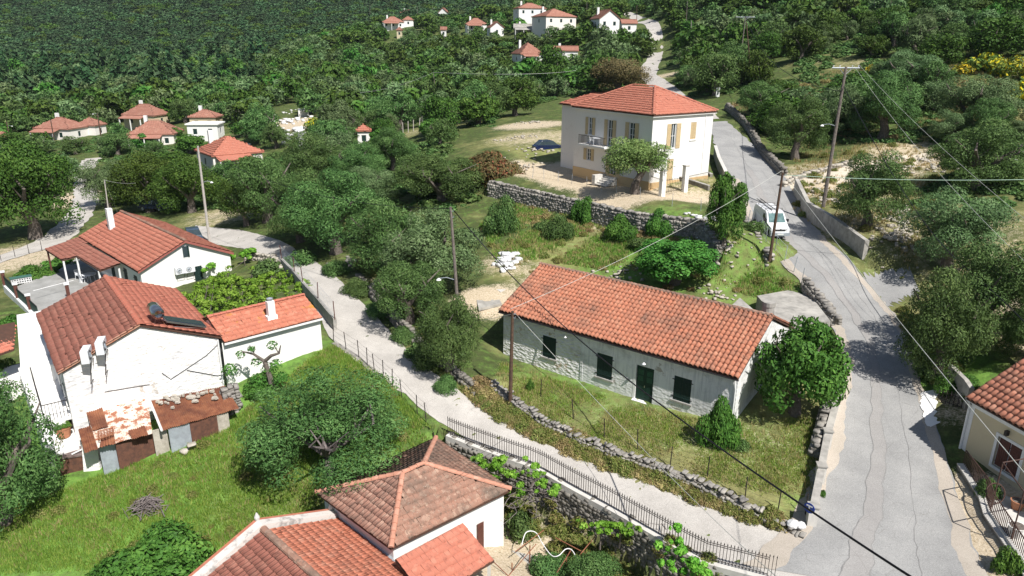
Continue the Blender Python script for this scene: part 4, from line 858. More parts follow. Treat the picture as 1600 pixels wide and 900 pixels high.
for a in (0, 1.57, 3.14, 4.71): MB().tube([(.35 * math.cos(a), .35 * math.sin(a), .7), (.45 * math.cos(a), .45 * math.sin(a), 0)], .025, 5).build('leg', M['white_plastic'], tb)

# ================================================= hip roofed house at the bottom, its lean-to, and the foreground roof
c4 = [at(611, 857.5, 0), at(797.5, 766, 0), at(681, 686, 0), at(495, 771, 0)]; q0 = np.array([*c4[0][:2], -3.2])
h = thing('house', 'white house with weathered hipped tile roof and orange lean-to at the bottom', 'house', q0); c4 = [p - q0 for p in c4]
r1, r2 = at(629, 741, 1.3) - q0, at(662.5, 726, 1.3) - q0; cen = sum(c4) / 4
polys = [[c4[0], c4[1], r2, r1], [c4[3], c4[0], r1], [c4[1], c4[2], r2], [c4[2], c4[3], r1, r2]]
rf = deck(polys, 'roof', h); slope(rf, polys[0], 'flat', .235, .36, M['tile_grey'], 150); slope(rf, polys[1], 'flat', .235, .36, tile_mat('brown_weathered_tiles', (.36, .19, .14), (.15, .11, .09), (.50, .34, .26), .5, (.5, .44, .37), cell=4.5), 90)
slope(rf, polys[2], 'flat', .235, .36, M['tile_grey']); slope(rf, polys[3], 'flat', .235, .36, M['tile_grey'])
for a, b_ in ((r1, r2), (c4[0], r1), (c4[3], r1), (c4[1], r2), (c4[2], r2)): ridge(rf, a + [0, 0, .07], b_ + [0, 0, .07], M['tile_ridge'], 'hip_tiles', .11, .36)
wl = MB(); w4 = [p + (cen - p) * .07 for p in c4]
for i in range(4):
    a, b_ = w4[i], w4[(i + 1) % 4]; wl.add([(a[0], a[1], -1.5), (b_[0], b_[1], -1.5), (b_[0], b_[1], 3.16), (a[0], a[1], 3.16)], [(0, 1, 2, 3)])
wl.build('wall', M['white'], h)
tq = at(722.5, 817.5, -.12) - q0; tp = at(617, 874, -.12) - q0; up_ = at(772.5, 876, -.85) - q0; dn = up_ + (tp - tq); fl = [up_, dn, tp, tq]
lr = deck([fl], 'lean_to_roof', h); slope(lr, [dn, up_, tq, tp], 'flat', .235, .36, M['tile_orange'], 60)
for p in (up_ + (tq - up_) * .05 + (dn - up_) * .06, up_ + (dn - up_) * .45 + (tq - up_) * .05): MB().box(p[0] - .07, p[0] + .07, p[1] - .07, p[1] + .07, -1.2, p[2] - .1).build('post', M['cement_pale'], h)
a, b_ = w4[0] + (w4[1] - w4[0]) * .66, w4[1]; dv = (b_ - a) / np.linalg.norm(b_ - a); on = np.array([dv[1], -dv[0], 0]) * .03
MB().tube([a + on + [0, 0, 2.45], b_ + on + [0, 0, 2.75]], .012, 4).tube([a + on * 1 + [0, 0, 2.25], b_ * .7 + a * .3 + on + [0, 0, 2.35]], .01, 4).build('facade_cable', M['black_plastic'], h)
p0_, p1_ = a * .8 + b_ * .2 + on * 2, a * .62 + b_ * .38 + on * 2; MB().prism([(p0_[0], p0_[1], .3), (p1_[0], p1_[1], .3), (p1_[0], p1_[1], 2.1), (p0_[0], p0_[1], 2.1)], tuple(on)).build('door', M['brown_wood'], h)
g0 = at(412, 829, .5); gu = at(541, 822, -.8); du = np.array([.72, -.69, 0]); du /= np.linalg.norm(du); dv = np.array([.69, .72, 0]); dv /= np.linalg.norm(dv)
q0 = np.array([*g0[:2], -3.4]); h = thing('house', 'foreground house roof of pinkish tiles behind a pale rendered parapet', 'house', q0)
Rg = g0 - q0; Ln = 9.; hw = 3.5; rs_ = 1.3
A_ = Rg; B_ = Rg + du * Ln; Gr0 = Rg + dv * hw - [0, 0, rs_]; Gr1 = B_ + dv * hw - [0, 0, rs_]; Gl0 = Rg - dv * hw - [0, 0, rs_]; Gl1 = B_ - dv * hw - [0, 0, rs_]
pr_, pl_ = [Gr1, Gr0, A_, B_], [Gl0, Gl1, B_, A_]; rf = deck([pr_, pl_], 'roof', h)
slope(rf, pr_, 'flat', .235, .36, M['tile_lichen'], 170); slope(rf, pl_, 'flat', .235, .36, M['tile_red'], 120); ridge(rf, A_ + [0, 0, .05], B_ + [0, 0, .05], M['tile_grey'], r=.14)
pm = MB()
for G0 in (Gr0, Gl0): 
    a, b_ = A_ - du * .02, G0 - du * .02; up3 = np.array([0, 0, .30]); pm.prism([tuple(a - [0, 0, .6]), tuple(b_ - [0, 0, .6]), tuple(b_ + up3), tuple(a + up3)], tuple(-du * .42))
pm.build('parapet', simple('weathered_pale_render', (.62, .58, .54), (.34, .32, .30), 2.2, .95, lo=.5, hi=.62, bm=.4), h)
cp_ = MB()
for G0 in (Gr0, Gl0): 
    a, b_ = A_ - du * .44, G0 - du * .44; cp_.prism([tuple(a + [0, 0, .22]), tuple(b_ + [0, 0, .22]), tuple(b_ + [0, 0, .30]), tuple(a + [0, 0, .30])], tuple(-du * .16))
cp_.build('parapet_tiles', M['tile_flowery'], h)
for p in (A_, Gr0): MB().tube([p - du * .5 + [0, 0, .3], p - du * .5 + [0, 0, .42], p - du * .5 + [0, 0, .62]], [.10, .12, .03], 8).build('finial', M['cement_pale'], h)
wl = MB(); ww = [A_ - du * .35 - dv * (hw - .3), A_ - du * .35 + dv * (hw - .3), B_ + dv * (hw - .3), B_ - dv * (hw - .3)]
for i in range(4): a, b_ = ww[i], ww[(i + 1) % 4]; wl.add([(a[0], a[1], -1), (b_[0], b_[1], -1), (b_[0], b_[1], Gr0[2]), (a[0], a[1], Gr0[2])], [(0, 1, 2, 3)])
wl.add([tuple(ww[0][:2]) + (Gr0[2],), tuple(ww[1][:2]) + (Gr0[2],), tuple((A_ - du * .35)[:2]) + (A_[2],)], [(0, 1, 2)]); wl.build('wall', M['white_old'], h)
MB().tube([Gr0 + dv * .08 - [0, 0, .02], Gr1 + dv * .08 - [0, 0, .02]], .09, 8).build('gutter', M['galv'], h)

# ================================================= cream house at the right edge
c0 = at(1510, 622, 3.6); ed = np.array([.76, -3.11]); ed /= np.linalg.norm(ed); CT = math.atan2(ed[1], ed[0])
h = thing('house', 'cream house with red-brown barrel tiles at the right picture edge', 'house', (c0[0], c0[1], 0), CT)
# local x runs along the eave towards the camera, local y away from the road (uphill side of the roof)
L, Wd, ze, ri = 9.0, 8.4, 3.6, 2.55; zr = ze + ri
fr = {'f': ((.1, .32), (1, 0), (0, -1)), 'l': ((.1, Wd - .3), (0, -1), (-1, 0)), 'b': ((L - .1, Wd - .3), (-1, 0), (0, 1)), 'r': ((L - .1, .3), (0, 1), (1, 0))}
def cpn(px, py): s, z = on_plane(px, py, c0, CT, .32); return s - .1, z
zc = lambda a, b_: (1440 + a / 2.5, 540 + b_ / 2.5)
a0, zt = cpn(*zc(302, 352)); a1, _ = cpn(*zc(398, 400)); _, zb_ = cpn(*zc(282, 468)); b = MB()
wall(b, fr['f'], 0, L - .2, -1, ze - .1, [(a0, a1, zb_, zt)], .16); g = [(0, ze - .1), (Wd - .6, ze - .1), (Wd / 2 - .3, zr - .2)]
wall(b, fr['l'], 0, Wd - .6, -1, ze - .1, gable=g); wall(b, fr['r'], 0, Wd - .6, -1, ze - .1, gable=g); wall(b, fr['b'], 0, L - .2, -1, ze - .1); b.build('wall', M['cream'], h)
o = glass_window(h, fr['f'], a0, a1, zb_, zt, rec=.1, bars=0, gl='dark'); MB().fbox(fr['f'], a0 - .14, a0, zb_ - .14, zt + .14, -.02, .03).fbox(fr['f'], a1, a1 + .14, zb_ - .14, zt + .14, -.02, .03).fbox(fr['f'], a0, a1, zt, zt + .14, -.02, .03).fbox(fr['f'], a0, a1, zb_ - .14, zb_, -.02, .05).build('surround', M['white_paint'], o)
m_ = (a0 + a1) / 2; shutter_mesh(fr['f'], a0 + .07, m_ - .03, zb_ + .05, zt - .05, -.08, 5).build('shutter', M['brown_wood'], o); shutter_mesh(fr['f'], m_ + .03, a1 - .07, zb_ + .05, zt - .05, -.08, 5).build('shutter', M['brown_wood'], o)
MB().fbox(fr['f'], 0, .22, -.5, ze - .12, 0, .02).fbox(fr['f'], .22, 6, ze - .42, ze - .12, 0, .018).build('painted_band', M['white_paint'], h)
MB().tube([(.0, .05, ze - .05), (.05, .26, ze - .4), (.05, .26, .1)], .06).build('downpipe', M['white_paint'], h)
f_ = [(0, 0, ze), (L, 0, ze), (L, Wd / 2, zr), (0, Wd / 2, zr)]; k_ = [(L, Wd, ze), (0, Wd, ze), (0, Wd / 2, zr), (L, Wd / 2, zr)]; rf = deck([f_, k_], 'roof', h)
TB = tile_mat('brown_barrel_tiles', (.42, .17, .11), (.22, .12, .09), (.55, .30, .21), .1)
slope(rf, f_, 'barrel', .30, .38, TB, 220); slope(rf, k_, 'barrel', .30, .38, TB); ridge(rf, (0, Wd / 2, zr + .06), (L, Wd / 2, zr + .06), TB)
MB().box(0, L, .0, .32, ze - .12, ze - .07).build('soffit', M['white_paint'], h)
lm = MB(); wl_x, wl_z = cpn(*zc(342, 345)); lm.fbox(fr['f'], wl_x - .12, wl_x + .02, wl_z - .1, wl_z + .15, .0, .18); lm.build('wall_lamp', M['iron'], h)

# ================================================= stone walls, fences, poles
def rock_tpl(rs, n=8):
    V_ = np.array([(x, y, z) for z in (-.5, .5) for x, y in ((-.5, -.5), (.5, -.5), (.5, .5), (-.5, .5))]) * (1 + rs.uniform(-.34, .14, (8, 3))) 
    V_ = np.vstack([V_, [[rs.uniform(-.2, .2), -.51, rs.uniform(-.2, .2)]], [[rs.uniform(-.2, .2), rs.uniform(-.2, .2), .49]]])
    F_ = [(3, 2, 1), (3, 1, 0), (0, 1, 8), (1, 5, 8), (5, 4, 8), (4, 0, 8), (1, 2, 6), (1, 6, 5), (2, 3, 7), (2, 7, 6), (3, 0, 4), (3, 4, 7), (4, 5, 9), (5, 6, 9), (6, 7, 9), (7, 4, 9)]
    return V_, np.array(F_)
rs0 = np.random.RandomState(5); ROCKS = [rock_tpl(rs0) for _ in range(7)]; ROCKMESH = {}
def rock_mesh(i, mat):
    k = (i, mat.name)
    if k not in ROCKMESH: ROCKMESH[k] = np_mesh('stone', ROCKS[i][0], ROCKS[i][1], mat)
    return ROCKMESH[k]
def rocks_obj(parent, items, mat, nind, name='stone', origin=(0, 0, 0)):
    """items: (pos, size3, yaw)"""
    if not items: return
    pos = np.array([it[0] for it in items]); order = np.argsort(np.linalg.norm(pos - [0, 0, CAMZ], axis=1)); VV = []; FF_ = []; n = 0; q = np.array(origin)
    for r, i in enumerate(order):
        p, s_, yw = items[i]; t = (i * 7 + r) % 7
        if r < nind:
            o = bpy.data.objects.new(name, rock_mesh(t, mat)); C.objects.link(o); o.parent = parent; o.location = [float(v) for v in (p - q)]; o.rotation_euler = (rnd.gauss(0, .08), rnd.gauss(0, .08), yw); o.scale = [float(v) for v in s_]
        else:
            c_, s2 = math.cos(yw), math.sin(yw); v = ROCKS[t][0] * s_; v = np.stack([v[:, 0] * c_ - v[:, 1] * s2, v[:, 0] * s2 + v[:, 1] * c_, v[:, 2]], 1) + p - q
            VV.append(v); FF_.append(ROCKS[t][1] + n); n += len(v)
    if VV: np_obj(name + 's', np.vstack(VV), np.vstack(FF_), mat, parent, kind='stuff')
def stone_wall(label, pts, hgt, below, mat='stone', core='stone_dark', size=.26, thick=.45, nind=0, cap=True, rough=1.0, base_side=-1):
    """pts world xy polyline; hgt above the higher ground; below = how far the face reaches under that"""
    P = np.array([p[:2] for p in pts], float); h = thing('stone_wall', label, 'stone wall', (*P[0], gz(*P[0]))); q = np.array(h.location); items = []; rs = np.random.RandomState(int(abs(P.sum()) * 10) % 9999); cr = MB()
    for i in range(len(P) - 1):
        d = P[i + 1] - P[i]; L = np.linalg.norm(d); d /= L; n_ = np.array([-d[1], d[0]]) ; yw = math.atan2(d[1], d[0])
        st = STEPS[:]; z0 = gz(*(P[i] + n_ * .6)); z1 = gz(*(P[i + 1] + n_ * .6))
        a, b_ = P[i] - q[:2], P[i + 1] - q[:2]; t_ = thick * .5 - .05
        cr.hexa([(*(a - n_ * t_), z0 - below - q[2]), (*(b_ - n_ * t_), z1 - below - q[2]), (*(b_ + n_ * t_), z1 - below - q[2]), (*(a + n_ * t_), z0 - below - q[2])], [(*(a - n_ * t_), z0 + hgt - .06 - q[2]), (*(b_ - n_ * t_), z1 + hgt - .06 - q[2]), (*(b_ + n_ * t_), z1 + hgt - .06 - q[2]), (*(a + n_ * t_), z0 + hgt - .06 - q[2])])
        H_ = hgt + below; rows = max(1, int(H_ / (size * .72)))
        for r in range(rows + 1):
            x = rs.uniform(-.3, 0) * size
            while x < L:
                w = size * rs.uniform(.6, 1.7); hh = size * rs.uniform(.55, .95); f = min(1, max(0, (x + w / 2) / L)); zt = z0 + (z1 - z0) * f + hgt
                z = zt - (r + .4) * size * .72 + rs.randn() * .02
                c_ = P[i] + d * (x + w / 2)
                sides = (-1, 1) if (zt - z) < hgt else (-1,)
                if r == 0 and cap: items.append((np.array([*(c_ + n_ * rs.uniform(-.1, .1)), zt + rs.uniform(-.06, .08) * rough]), np.array([w, thick * rs.uniform(.6, 1.1), hh * .8]), yw + rs.randn() * .15))
                else:
                    for sd in sides: items.append((np.array([*(c_ + n_ * sd * (thick * .5 - size * .22 + rs.uniform(0, .05) * rough)), z]), np.array([w * .98, size * .8, hh]), yw + rs.randn() * .06 + (0 if sd < 0 else math.pi)))
                x += w
    cr.build('core', M[core], h); rocks_obj(h, items, M[mat], nind, origin=q); return h
stone_wall('tall dry stone retaining wall under the terrace of the two-storey house', WALL_VILLA, .05, 3.0, 'stone', size=.30, thick=.6)
stone_wall('low tumbled stone wall between the lane and the yard of the long house', WALL_YARD, -.04, .62, 'stone', size=.185, thick=.42, nind=290, rough=2.0)
stone_wall('dark stone retaining wall under the iron railing', WALL_LANE[::-1], -.12, 3.2, 'stone_dark', size=.26, thick=.45, nind=200)
stone_wall('mossy stone bank wall in the shade of the olive trees above the lane', WALL_BANK, .1, 1.3, 'stone_dark', size=.34, thick=.5)
stone_wall('stone wall between the grey flat roof and the road', pl((1258, 446, 3.4), (1282, 470, 3.), (1306, 503, 2.5)), .55, .5, 'stone', size=.3, thick=.6)
stone_wall('stone wall below the parked van at the road edge', pl((1152, 352, 5.), (1172, 375, 4.8), (1202, 404, 4.4)), .5, 1.6, 'stone', size=.3, thick=.6)
stone_wall('stone wall along the right side of the road by the olive trees', pl((1135, 176, 10.3), (1165, 195, 9.8), (1195, 225, 9.0), (1226, 256, 8.2)), .8, .6, 'stone_dark', size=.4, thick=.6)
stone_wall('short stone wall inside the yard beside the pilastered wall', pl((1272, 712, .3), (1282, 680, .5), (1288, 650, .8)), .55, .3, 'stone', size=.3, thick=.5)
stone_wall('stone pier at the right end of the rusty shack', pl((352, 660, -.5), (372, 652, -.4)), 1.3, .6, 'stone', size=.24, thick=.6)
stone_wall('pale dry stone wall above the dirt track', pl((1225, 262, 8.4), (1262, 254, 8.6), (1330, 247, 8.8)), .4, .3, 'stone_pale', size=.4, thick=.6)
stone_wall('garden wall of pale stones near the vine terrace', pl((385, 402, .5), (425, 405, .8), (440, 425, 1.)), .5, .8, 'stone_pale', size=.35, thick=.5)
def flat_wall(name, label, cat, pts, hgt, thick, mat, below=.6, capw=0, capmat=None, nl=1):
    P = np.array([p[:2] for p in pts], float); h = thing(name, label, cat, (*P[0], gz(*P[0]))); q = np.array(h.location); w = MB(); c_ = MB()
    for i in range(len(P) - 1):
        d = P[i + 1] - P[i]; L = np.linalg.norm(d); d /= L; n_ = np.array([-d[1], d[0]]); z0, z1 = gz(*(P[i] + n_ * .5)), gz(*(P[i + 1] + n_ * .5)); a, b_ = P[i] - q[:2], P[i + 1] - q[:2]
        def slab(mb, t_, za, zb): mb.hexa([(*(a - n_ * t_), z0 + za - q[2]), (*(b_ - n_ * t_), z1 + za - q[2]), (*(b_ + n_ * t_), z1 + za - q[2]), (*(a + n_ * t_), z0 + za - q[2])], [(*(a - n_ * t_), z0 + zb - q[2]), (*(b_ - n_ * t_), z1 + zb - q[2]), (*(b_ + n_ * t_), z1 + zb - q[2]), (*(a + n_ * t_), z0 + zb - q[2])])
        slab(w, thick / 2, -below, hgt)
        if capw: slab(c_, capw / 2, hgt, hgt + .06)
    w.build('wall_face', M[mat], h)
    if capw: c_.build('coping', M[capmat or mat], h)
    return h
flat_wall('retaining_wall', 'smooth grey concrete wall along the right side of the road', 'wall', WALL_RIGHT, .55, .35, 'concrete', 1.8)
flat_wall('retaining_wall', 'grey wall between the two-storey house and the road', 'wall', pl((1116, 246, 7.7), (1122, 262, 7.4), (1133, 285, 7.0))[::-1], 1.1, .25, 'concrete', 1, .35, 'cement_pale')
flat_wall('garden_step_wall', 'upper garden step wall right of the two-storey house', 'wall', pl((1085, 262, 7.6), (1112, 270, 7.6)), .35, .3, 'stone_dark', .8, .36, 'concrete')
flat_wall('garden_step_wall', 'lower garden step wall behind the white gate pillar', 'wall', pl((1046, 280, 7.3), (1108, 292, 7.2)), .45, .3, 'stone_dark', .8, .36, 'concrete')
flat_wall('curb_wall', 'low kerb below the wire fence where the grass meets the lane', 'kerb', pl((521, 536, 1.2), (541, 548, 1.1), (561, 562, .9), (579, 580, .8)), .12, .3, 'stone', .7)
# pilastered roadside wall with the round sign
q = [at(1267, 818, -.35), at(1280, 752, -.05), at(1290, 698, .35), at(1318, 598, 1.35)]
flat_wall('roadside_wall', 'low rendered wall with coping between yard and road', 'wall', [q[0], q[1], q[2], q[3]], .75, .26, 'cement_pale', .6, .34, 'concrete')
for p, lb in ((q[0], 'square end pillar of the roadside wall carrying the blue sign'), (q[1], 'middle pillar of the roadside wall'), (q[2], 'upper pillar of the roadside wall beside the stones')):
    t = thing('pillar', lb, 'pillar', (p[0], p[1], gz(p[0], p[1])), -.2); MB().box(-.2, .2, -.2, .2, -.5, .98).build('shaft', M['cement_pale'], t); MB().box(-.24, .24, -.24, .24, .98, 1.04).build('cap', M['concrete'], t)
sg_ = at(1267, 790, .62); t = thing('sign', 'small round blue sign with a white letter T at the end of the wall', 'sign', (sg_[0] - .16, sg_[1] - .22, sg_[2] + .02), -.85)
d_ = MB(); d_.tube([(0, .02, 0), (0, 0, 0)], [.25, .25], 24); d_.build('disc', M['sign_blue'], t)
MB().box(-.14, .14, -.012, -.003, .08, .145).box(-.034, .034, -.014, -.004, -.13, .08).build('letter_t', M['white_paint'], t)
for px, py, r, lb in ((1238, 815, .24, 'left of two whitewashed boulders ending the yard wall'), (1251, 817, .20, 'right of two whitewashed boulders ending the yard wall')):
    X = at(px, py + 4, -.1); bmh = bmesh.new(); bmesh.ops.create_icosphere(bmh, subdivisions=2, radius=r); rb = np.random.RandomState(int(px))
    for v_ in bmh.verts: v_.co *= 1 + .22 * math.sin(v_.co.x * 9 / r * .3 + px) * math.cos(v_.co.y * 7 / r * .3) + rb.randn() * .04
    me_ = bpy.data.meshes.new('boulder'); bmh.to_mesh(me_); me_.materials.append(M['rubble_white']); o = link(bpy.data.objects.new('boulder', me_)); o.location = [float(v) for v in X]; o.scale = (1.2, 1, .8); tag(o, lb, 'boulder')

# iron railing on the retaining wall
LP = [np.array([*p, 0]) for p in WALL_LANE[::-1]]
def along(pts, step, start=0.0):
    P = np.array(pts)[:, :2]; d = np.r_[0, np.cumsum(np.hypot(*np.diff(P, axis=0).T))]; t = np.arange(start, d[-1], step)
    x = np.interp(t, d, P[:, 0]); y = np.interp(t, d, P[:, 1]); k = np.clip(np.searchsorted(d, t, 'right') - 1, 0, len(P) - 2); dr = P[k + 1] - P[k]; return np.stack([x, y], 1), np.arctan2(dr[:, 1], dr[:, 0])
def lane_z(x, y): st = STEPS[:]; STEPS.clear(); z = H(x, y); STEPS.extend(st); return z
Q, yw = along(LP, .14); zz = lane_z(Q[:, 0], Q[:, 1]); f = thing('railing', 'long black spear-topped iron railing along the lane', 'railing', (*Q[0], zz[0])); q0 = np.array(f.location)
bar = MB().box(-.011, .011, -.011, .011, .12, 1.08).add([(-.028, -.01, 1.08), (.028, -.01, 1.08), (.028, .01, 1.08), (-.028, .01, 1.08), (0, 0, 1.2)], [(0, 1, 4), (1, 2, 4), (2, 3, 4), (3, 0, 4), (3, 2, 1, 0)]).mesh('bar', M['iron'])
for i in range(len(Q)):
    o = link(bpy.data.objects.new('bar', bar), f); o.location = (Q[i, 0] - q0[0], Q[i, 1] - q0[1], zz[i] - q0[2]); o.rotation_euler = (0, 0, yw[i])
rm = MB(); 
for hz in (.2, .93, 1.02): rm.tube([(Q[i, 0] - q0[0], Q[i, 1] - q0[1], zz[i] - q0[2] + hz) for i in range(0, len(Q), 6)], .02, 4)
rm.build('rail', M['iron'], f)
cb = MB()
for i in range(0, len(Q) - 6, 6):
    a, b_ = Q[i] - q0[:2], Q[i + 6] - q0[:2]; d = (b_ - a) / np.linalg.norm(b_ - a); n_ = np.array([-d[1], d[0]]); A_ = a - n_ * .24; B_ = a + n_ * .16; A2, B2 = b_ - n_ * .24, b_ + n_ * .16
    cb.hexa([(*A_, zz[i] - q0[2] - .2), (*A2, zz[i + 6] - q0[2] - .2), (*B2, zz[i + 6] - q0[2] - .2), (*B_, zz[i] - q0[2] - .2)], [(*A_, zz[i] - q0[2] + .10), (*A2, zz[i + 6] - q0[2] + .10), (*B2, zz[i + 6] - q0[2] + .10), (*B_, zz[i] - q0[2] + .10)])
cb.build('kerb', M['cement_pale'], f)

def wire_fence(label, pix, hgt, mat='iron', strands=4, r=.028, name='wire_fence', mesh=False, z=None):
    P = [G(*p[:2]) if len(p) == 2 else at(*p) for p in pix]; f = thing(name, label, 'fence', P[0]); q0 = np.array(P[0]); ps = MB().tube([(0, 0, -.1), (0, 0, hgt)], r, 5).mesh('post', M[mat])
    for p in P: o = link(bpy.data.objects.new('post', ps), f); o.location = [float(v) for v in (p - q0)]; o.rotation_euler = (rnd.gauss(0, .04), rnd.gauss(0, .04), 0)
    w = MB()
    for k in range(strands):
        zz_ = hgt * (.15 + .8 * k / max(1, strands - 1))
        for a, b_ in zip(P[:-1], P[1:]): w.tube([a - q0 + [0, 0, zz_], (a + b_) / 2 - q0 + [0, 0, zz_ - .03], b_ - q0 + [0, 0, zz_]], .006, 3, False)
    if mesh:
        for a, b_ in zip(P[:-1], P[1:]):
            L = np.linalg.norm(b_ - a)
            for t_ in np.arange(0, 1, .25 / L): p = a + (b_ - a) * t_ - q0; w.tube([p, p + [0, 0, hgt * .95]], .004, 3, False)
    w.build('wires', M['galv'] if mesh else M['iron'], f); return f
wire_fence('wire fence with dark iron posts between the meadow and the lane', [(521, 534), (541, 547), (561, 560), (574, 572), (585, 580), (599, 592), (613, 606), (628, 622), (652, 648), (666, 660), (680, 674)], 1.25)
wire_fence('sparse wire fence with thin posts across the yard of the long house', [(845, 620), (896, 654), (944, 684), (996, 702), (1047, 729), (1105, 745), (1164, 779), (1215, 801), (1258, 805)], 1.15)
wire_fence('thin wire fence on the edge of the terrace wall', [(790, 268), (812, 272), (832, 278), (850, 280), (872, 284), (893, 288), (917, 293), (940, 298), (963, 302), (1000, 311), (1050, 322), (1095, 330)], 1.1, 'galv', 3, .02)
wire_fence('mesh fence with metal posts beside the parked van', [(1168, 352), (1178, 350), (1188, 363), (1197, 379), (1211, 392), (1226, 408), (1240, 426), (1252, 444)], 1.3, 'galv', 3, .025, mesh=True)
wire_fence('wooden post fence behind the red-roofed hut', [(630, 209), (638, 207), (646, 205), (655, 202), (660, 198)], 2.0, 'pole_grey', 2, .07)
wire_fence('wire fence at the edge of the pale path by the patio hedge', [(2, 408), (24, 402), (46, 397), (66, 392)], 1.3, 'iron', 3)
f = wire_fence('brown mesh fence on the low wall where the lane bends', [(440, 404, 1.9), (460, 424, 2.0), (473, 440, 2.05), (497, 466, 2.1), (523, 497, 2.1)], 1.25, 'brown_wood', 3, .035, mesh=True)
wp = [at(440, 404, 1.9), at(460, 424, 2.0), at(473, 440, 2.05), at(497, 466, 2.1), at(523, 497, 2.1)]
t = thing('fence_wall', 'low concrete wall under the brown mesh fence', 'wall', wp[0]); w = MB()
for a, b_ in zip(wp[:-1], wp[1:]):
    a, b_ = a - wp[0], b_ - wp[0]; d = (b_ - a)[:2] / np.linalg.norm((b_ - a)[:2]); n_ = np.array([-d[1], d[0]]) * .12
    w.hexa([(a[0] - n_[0], a[1] - n_[1], a[2] - 1.3), (b_[0] - n_[0], b_[1] - n_[1], b_[2] - 1.3), (b_[0] + n_[0], b_[1] + n_[1], b_[2] - 1.3), (a[0] + n_[0], a[1] + n_[1], a[2] - 1.3)], [(a[0] - n_[0], a[1] - n_[1], a[2]), (b_[0] - n_[0], b_[1] - n_[1], b_[2]), (b_[0] + n_[0], b_[1] + n_[1], b_[2]), (a[0] + n_[0], a[1] + n_[1], a[2])])
w.build('wall_face', M['concrete'], t)

def pole(label, bx, by, tx, ty, mat='wood_pole', r=.13, z=None, name='utility_pole', lamp=None, arm=None, insul=True):
    B = G(bx, by) if z is None else at(bx, by, z); k = ray(tx, ty); T = k * (B[1] / k[1]) + [0, 0, CAMZ]; t = thing(name, label, 'pole', B); T = T - B
    MB().tube([(0, 0, -.3), T * .5, T], [r, r * .85, r * .65], 8).build('shaft', M[mat], t)
    if insul:
        m_ = MB()
        for k_ in (.93, .97): p = T * k_; m_.tube([p + [0, -.02, 0], p + [.16, -.08, .02], p + [.16, -.08, .12]], .02, 4)
        m_.build('insulator', M['galv'], t)
    if lamp:
        f_, sx_ = lamp; p = T * f_; m_ = MB(); m_.tube([p, p + [sx_ * .6, 0, .18], p + [sx_ * 1.1, 0, .1]], .025, 5); lo = m_.build('lamp_arm', M['galv'], t)
        MB().tube([p + [sx_ * 1.1, 0, .12], p + [sx_ * 1.1, 0, .0]], [.05, .17], 10).build('lamp_shade', M['white_paint'], lo)
    if arm:
        L_, a_ = arm; m_ = MB(); c_, s_ = math.cos(a_) * L_ / 2, math.sin(a_) * L_ / 2; p = T * .99; m_.tube([p - [c_, s_, 0], p + [c_, s_, 0]], .06, 4); m_.tube([p - [c_ * .5, s_ * .5, 0], p * .95], .025, 4); m_.tube([p + [c_ * .5, s_ * .5, 0], p * .95], .025, 4); ao = m_.build('crossarm', M['galv'], t)
        for u in (-.9, -.45, .45, .9): MB().tube([p + [c_ * u, s_ * u, .05], p + [c_ * u, s_ * u, .22]], [.03, .05], 6).build('insulator', M['white_paint'], ao)
    return B + T
P1 = pole('tallest weathered pole with crossarm, behind the roadside concrete wall', 1287, 318, 1322, 104, 'wood_pole', .17, 7.0, lamp=(.58, -1.1), arm=(2.4, .1))
P2 = pole('leaning brown wooden pole in front of the parked van', 1203, 402, 1223, 270, 'wood_dark', .13, 4.6)
P3 = pole('brown wooden pole in front of the left end of the long house', 797, 632, 801, 486, 'wood_dark', .12, .25)
P4 = pole('pale wooden pole with lamp arm among the olive trees behind the long house', 720, 545, 704, 323, 'wood_pole', .12, .9, lamp=(.5, -1.0))
P5 = pole('tall pale pole with lamp beside the bend of the lane', 327, 375, 309, 228, 'pole_grey', .15, -.2, lamp=(.62, .9))
P6 = pole('thin grey pole behind the porch house chimney', 171, 340, 163, 281, 'pole_grey', .09, -1.2)
P7 = pole('left leg of the far pair of poles with crossarm above the olive grove', 1156, 100, 1165, 26, 'wood_pole', .14, arm=(4, 0))
P7b = pole('right leg of the far pair of poles above the olive grove', 1174, 122, 1166, 34, 'wood_dark', .14)
P8 = pole('thin pole left of the far pair, near the upper road', 1071, 55, 1074, 2, 'wood_pole', .11); pole('short bare pole near the upper road', 1080, 60, 1080, 32, 'pole_grey', .1, insul=False)
pole('pole beside the bend of the far upper road', 995, 32, 995, 8, 'wood_dark', .12); pole('thin pole between the far white houses', 917, 30, 917, 3, 'wood_pole', .1)
P12 = pole('pale short pole by the yellow bush and ruin', 502, 172, 502, 143, 'pole_grey', .12); P13 = pole('thin pole standing in the olive grove left of the two-storey house', 683, 170, 677, 113, 'wood_pole', .1)
P14 = pole('dark pole with street lamp between the far left roofs', 160, 228, 152, 177, 'wood_dark', .16, lamp=(.97, -.9)); pole('dark pole in front of the long far left roof', 86, 226, 79, 187, 'wood_dark', .14)
pole('dark pole at the left picture edge among the far roofs', 17, 226, 10, 190, 'wood_dark', .15, lamp=(.8, 1)); pole('thin pole in front of the upper left hipped roof', 196, 189, 191, 163, 'wood_pole', .1); pole('pale pole right of the upper left hipped roof', 252, 184, 248, 161, 'pole_grey', .1)
pole('thin pole behind the highest far houses', 652, 34, 652, 10, 'wood_pole', .12); pole('thin pole near the small far white gable', 676, 30, 676, 10, 'wood_pole', .12); pole('thin pole by the far twin-roofed house', 578, 33, 578, 8, 'wood_pole', .12)
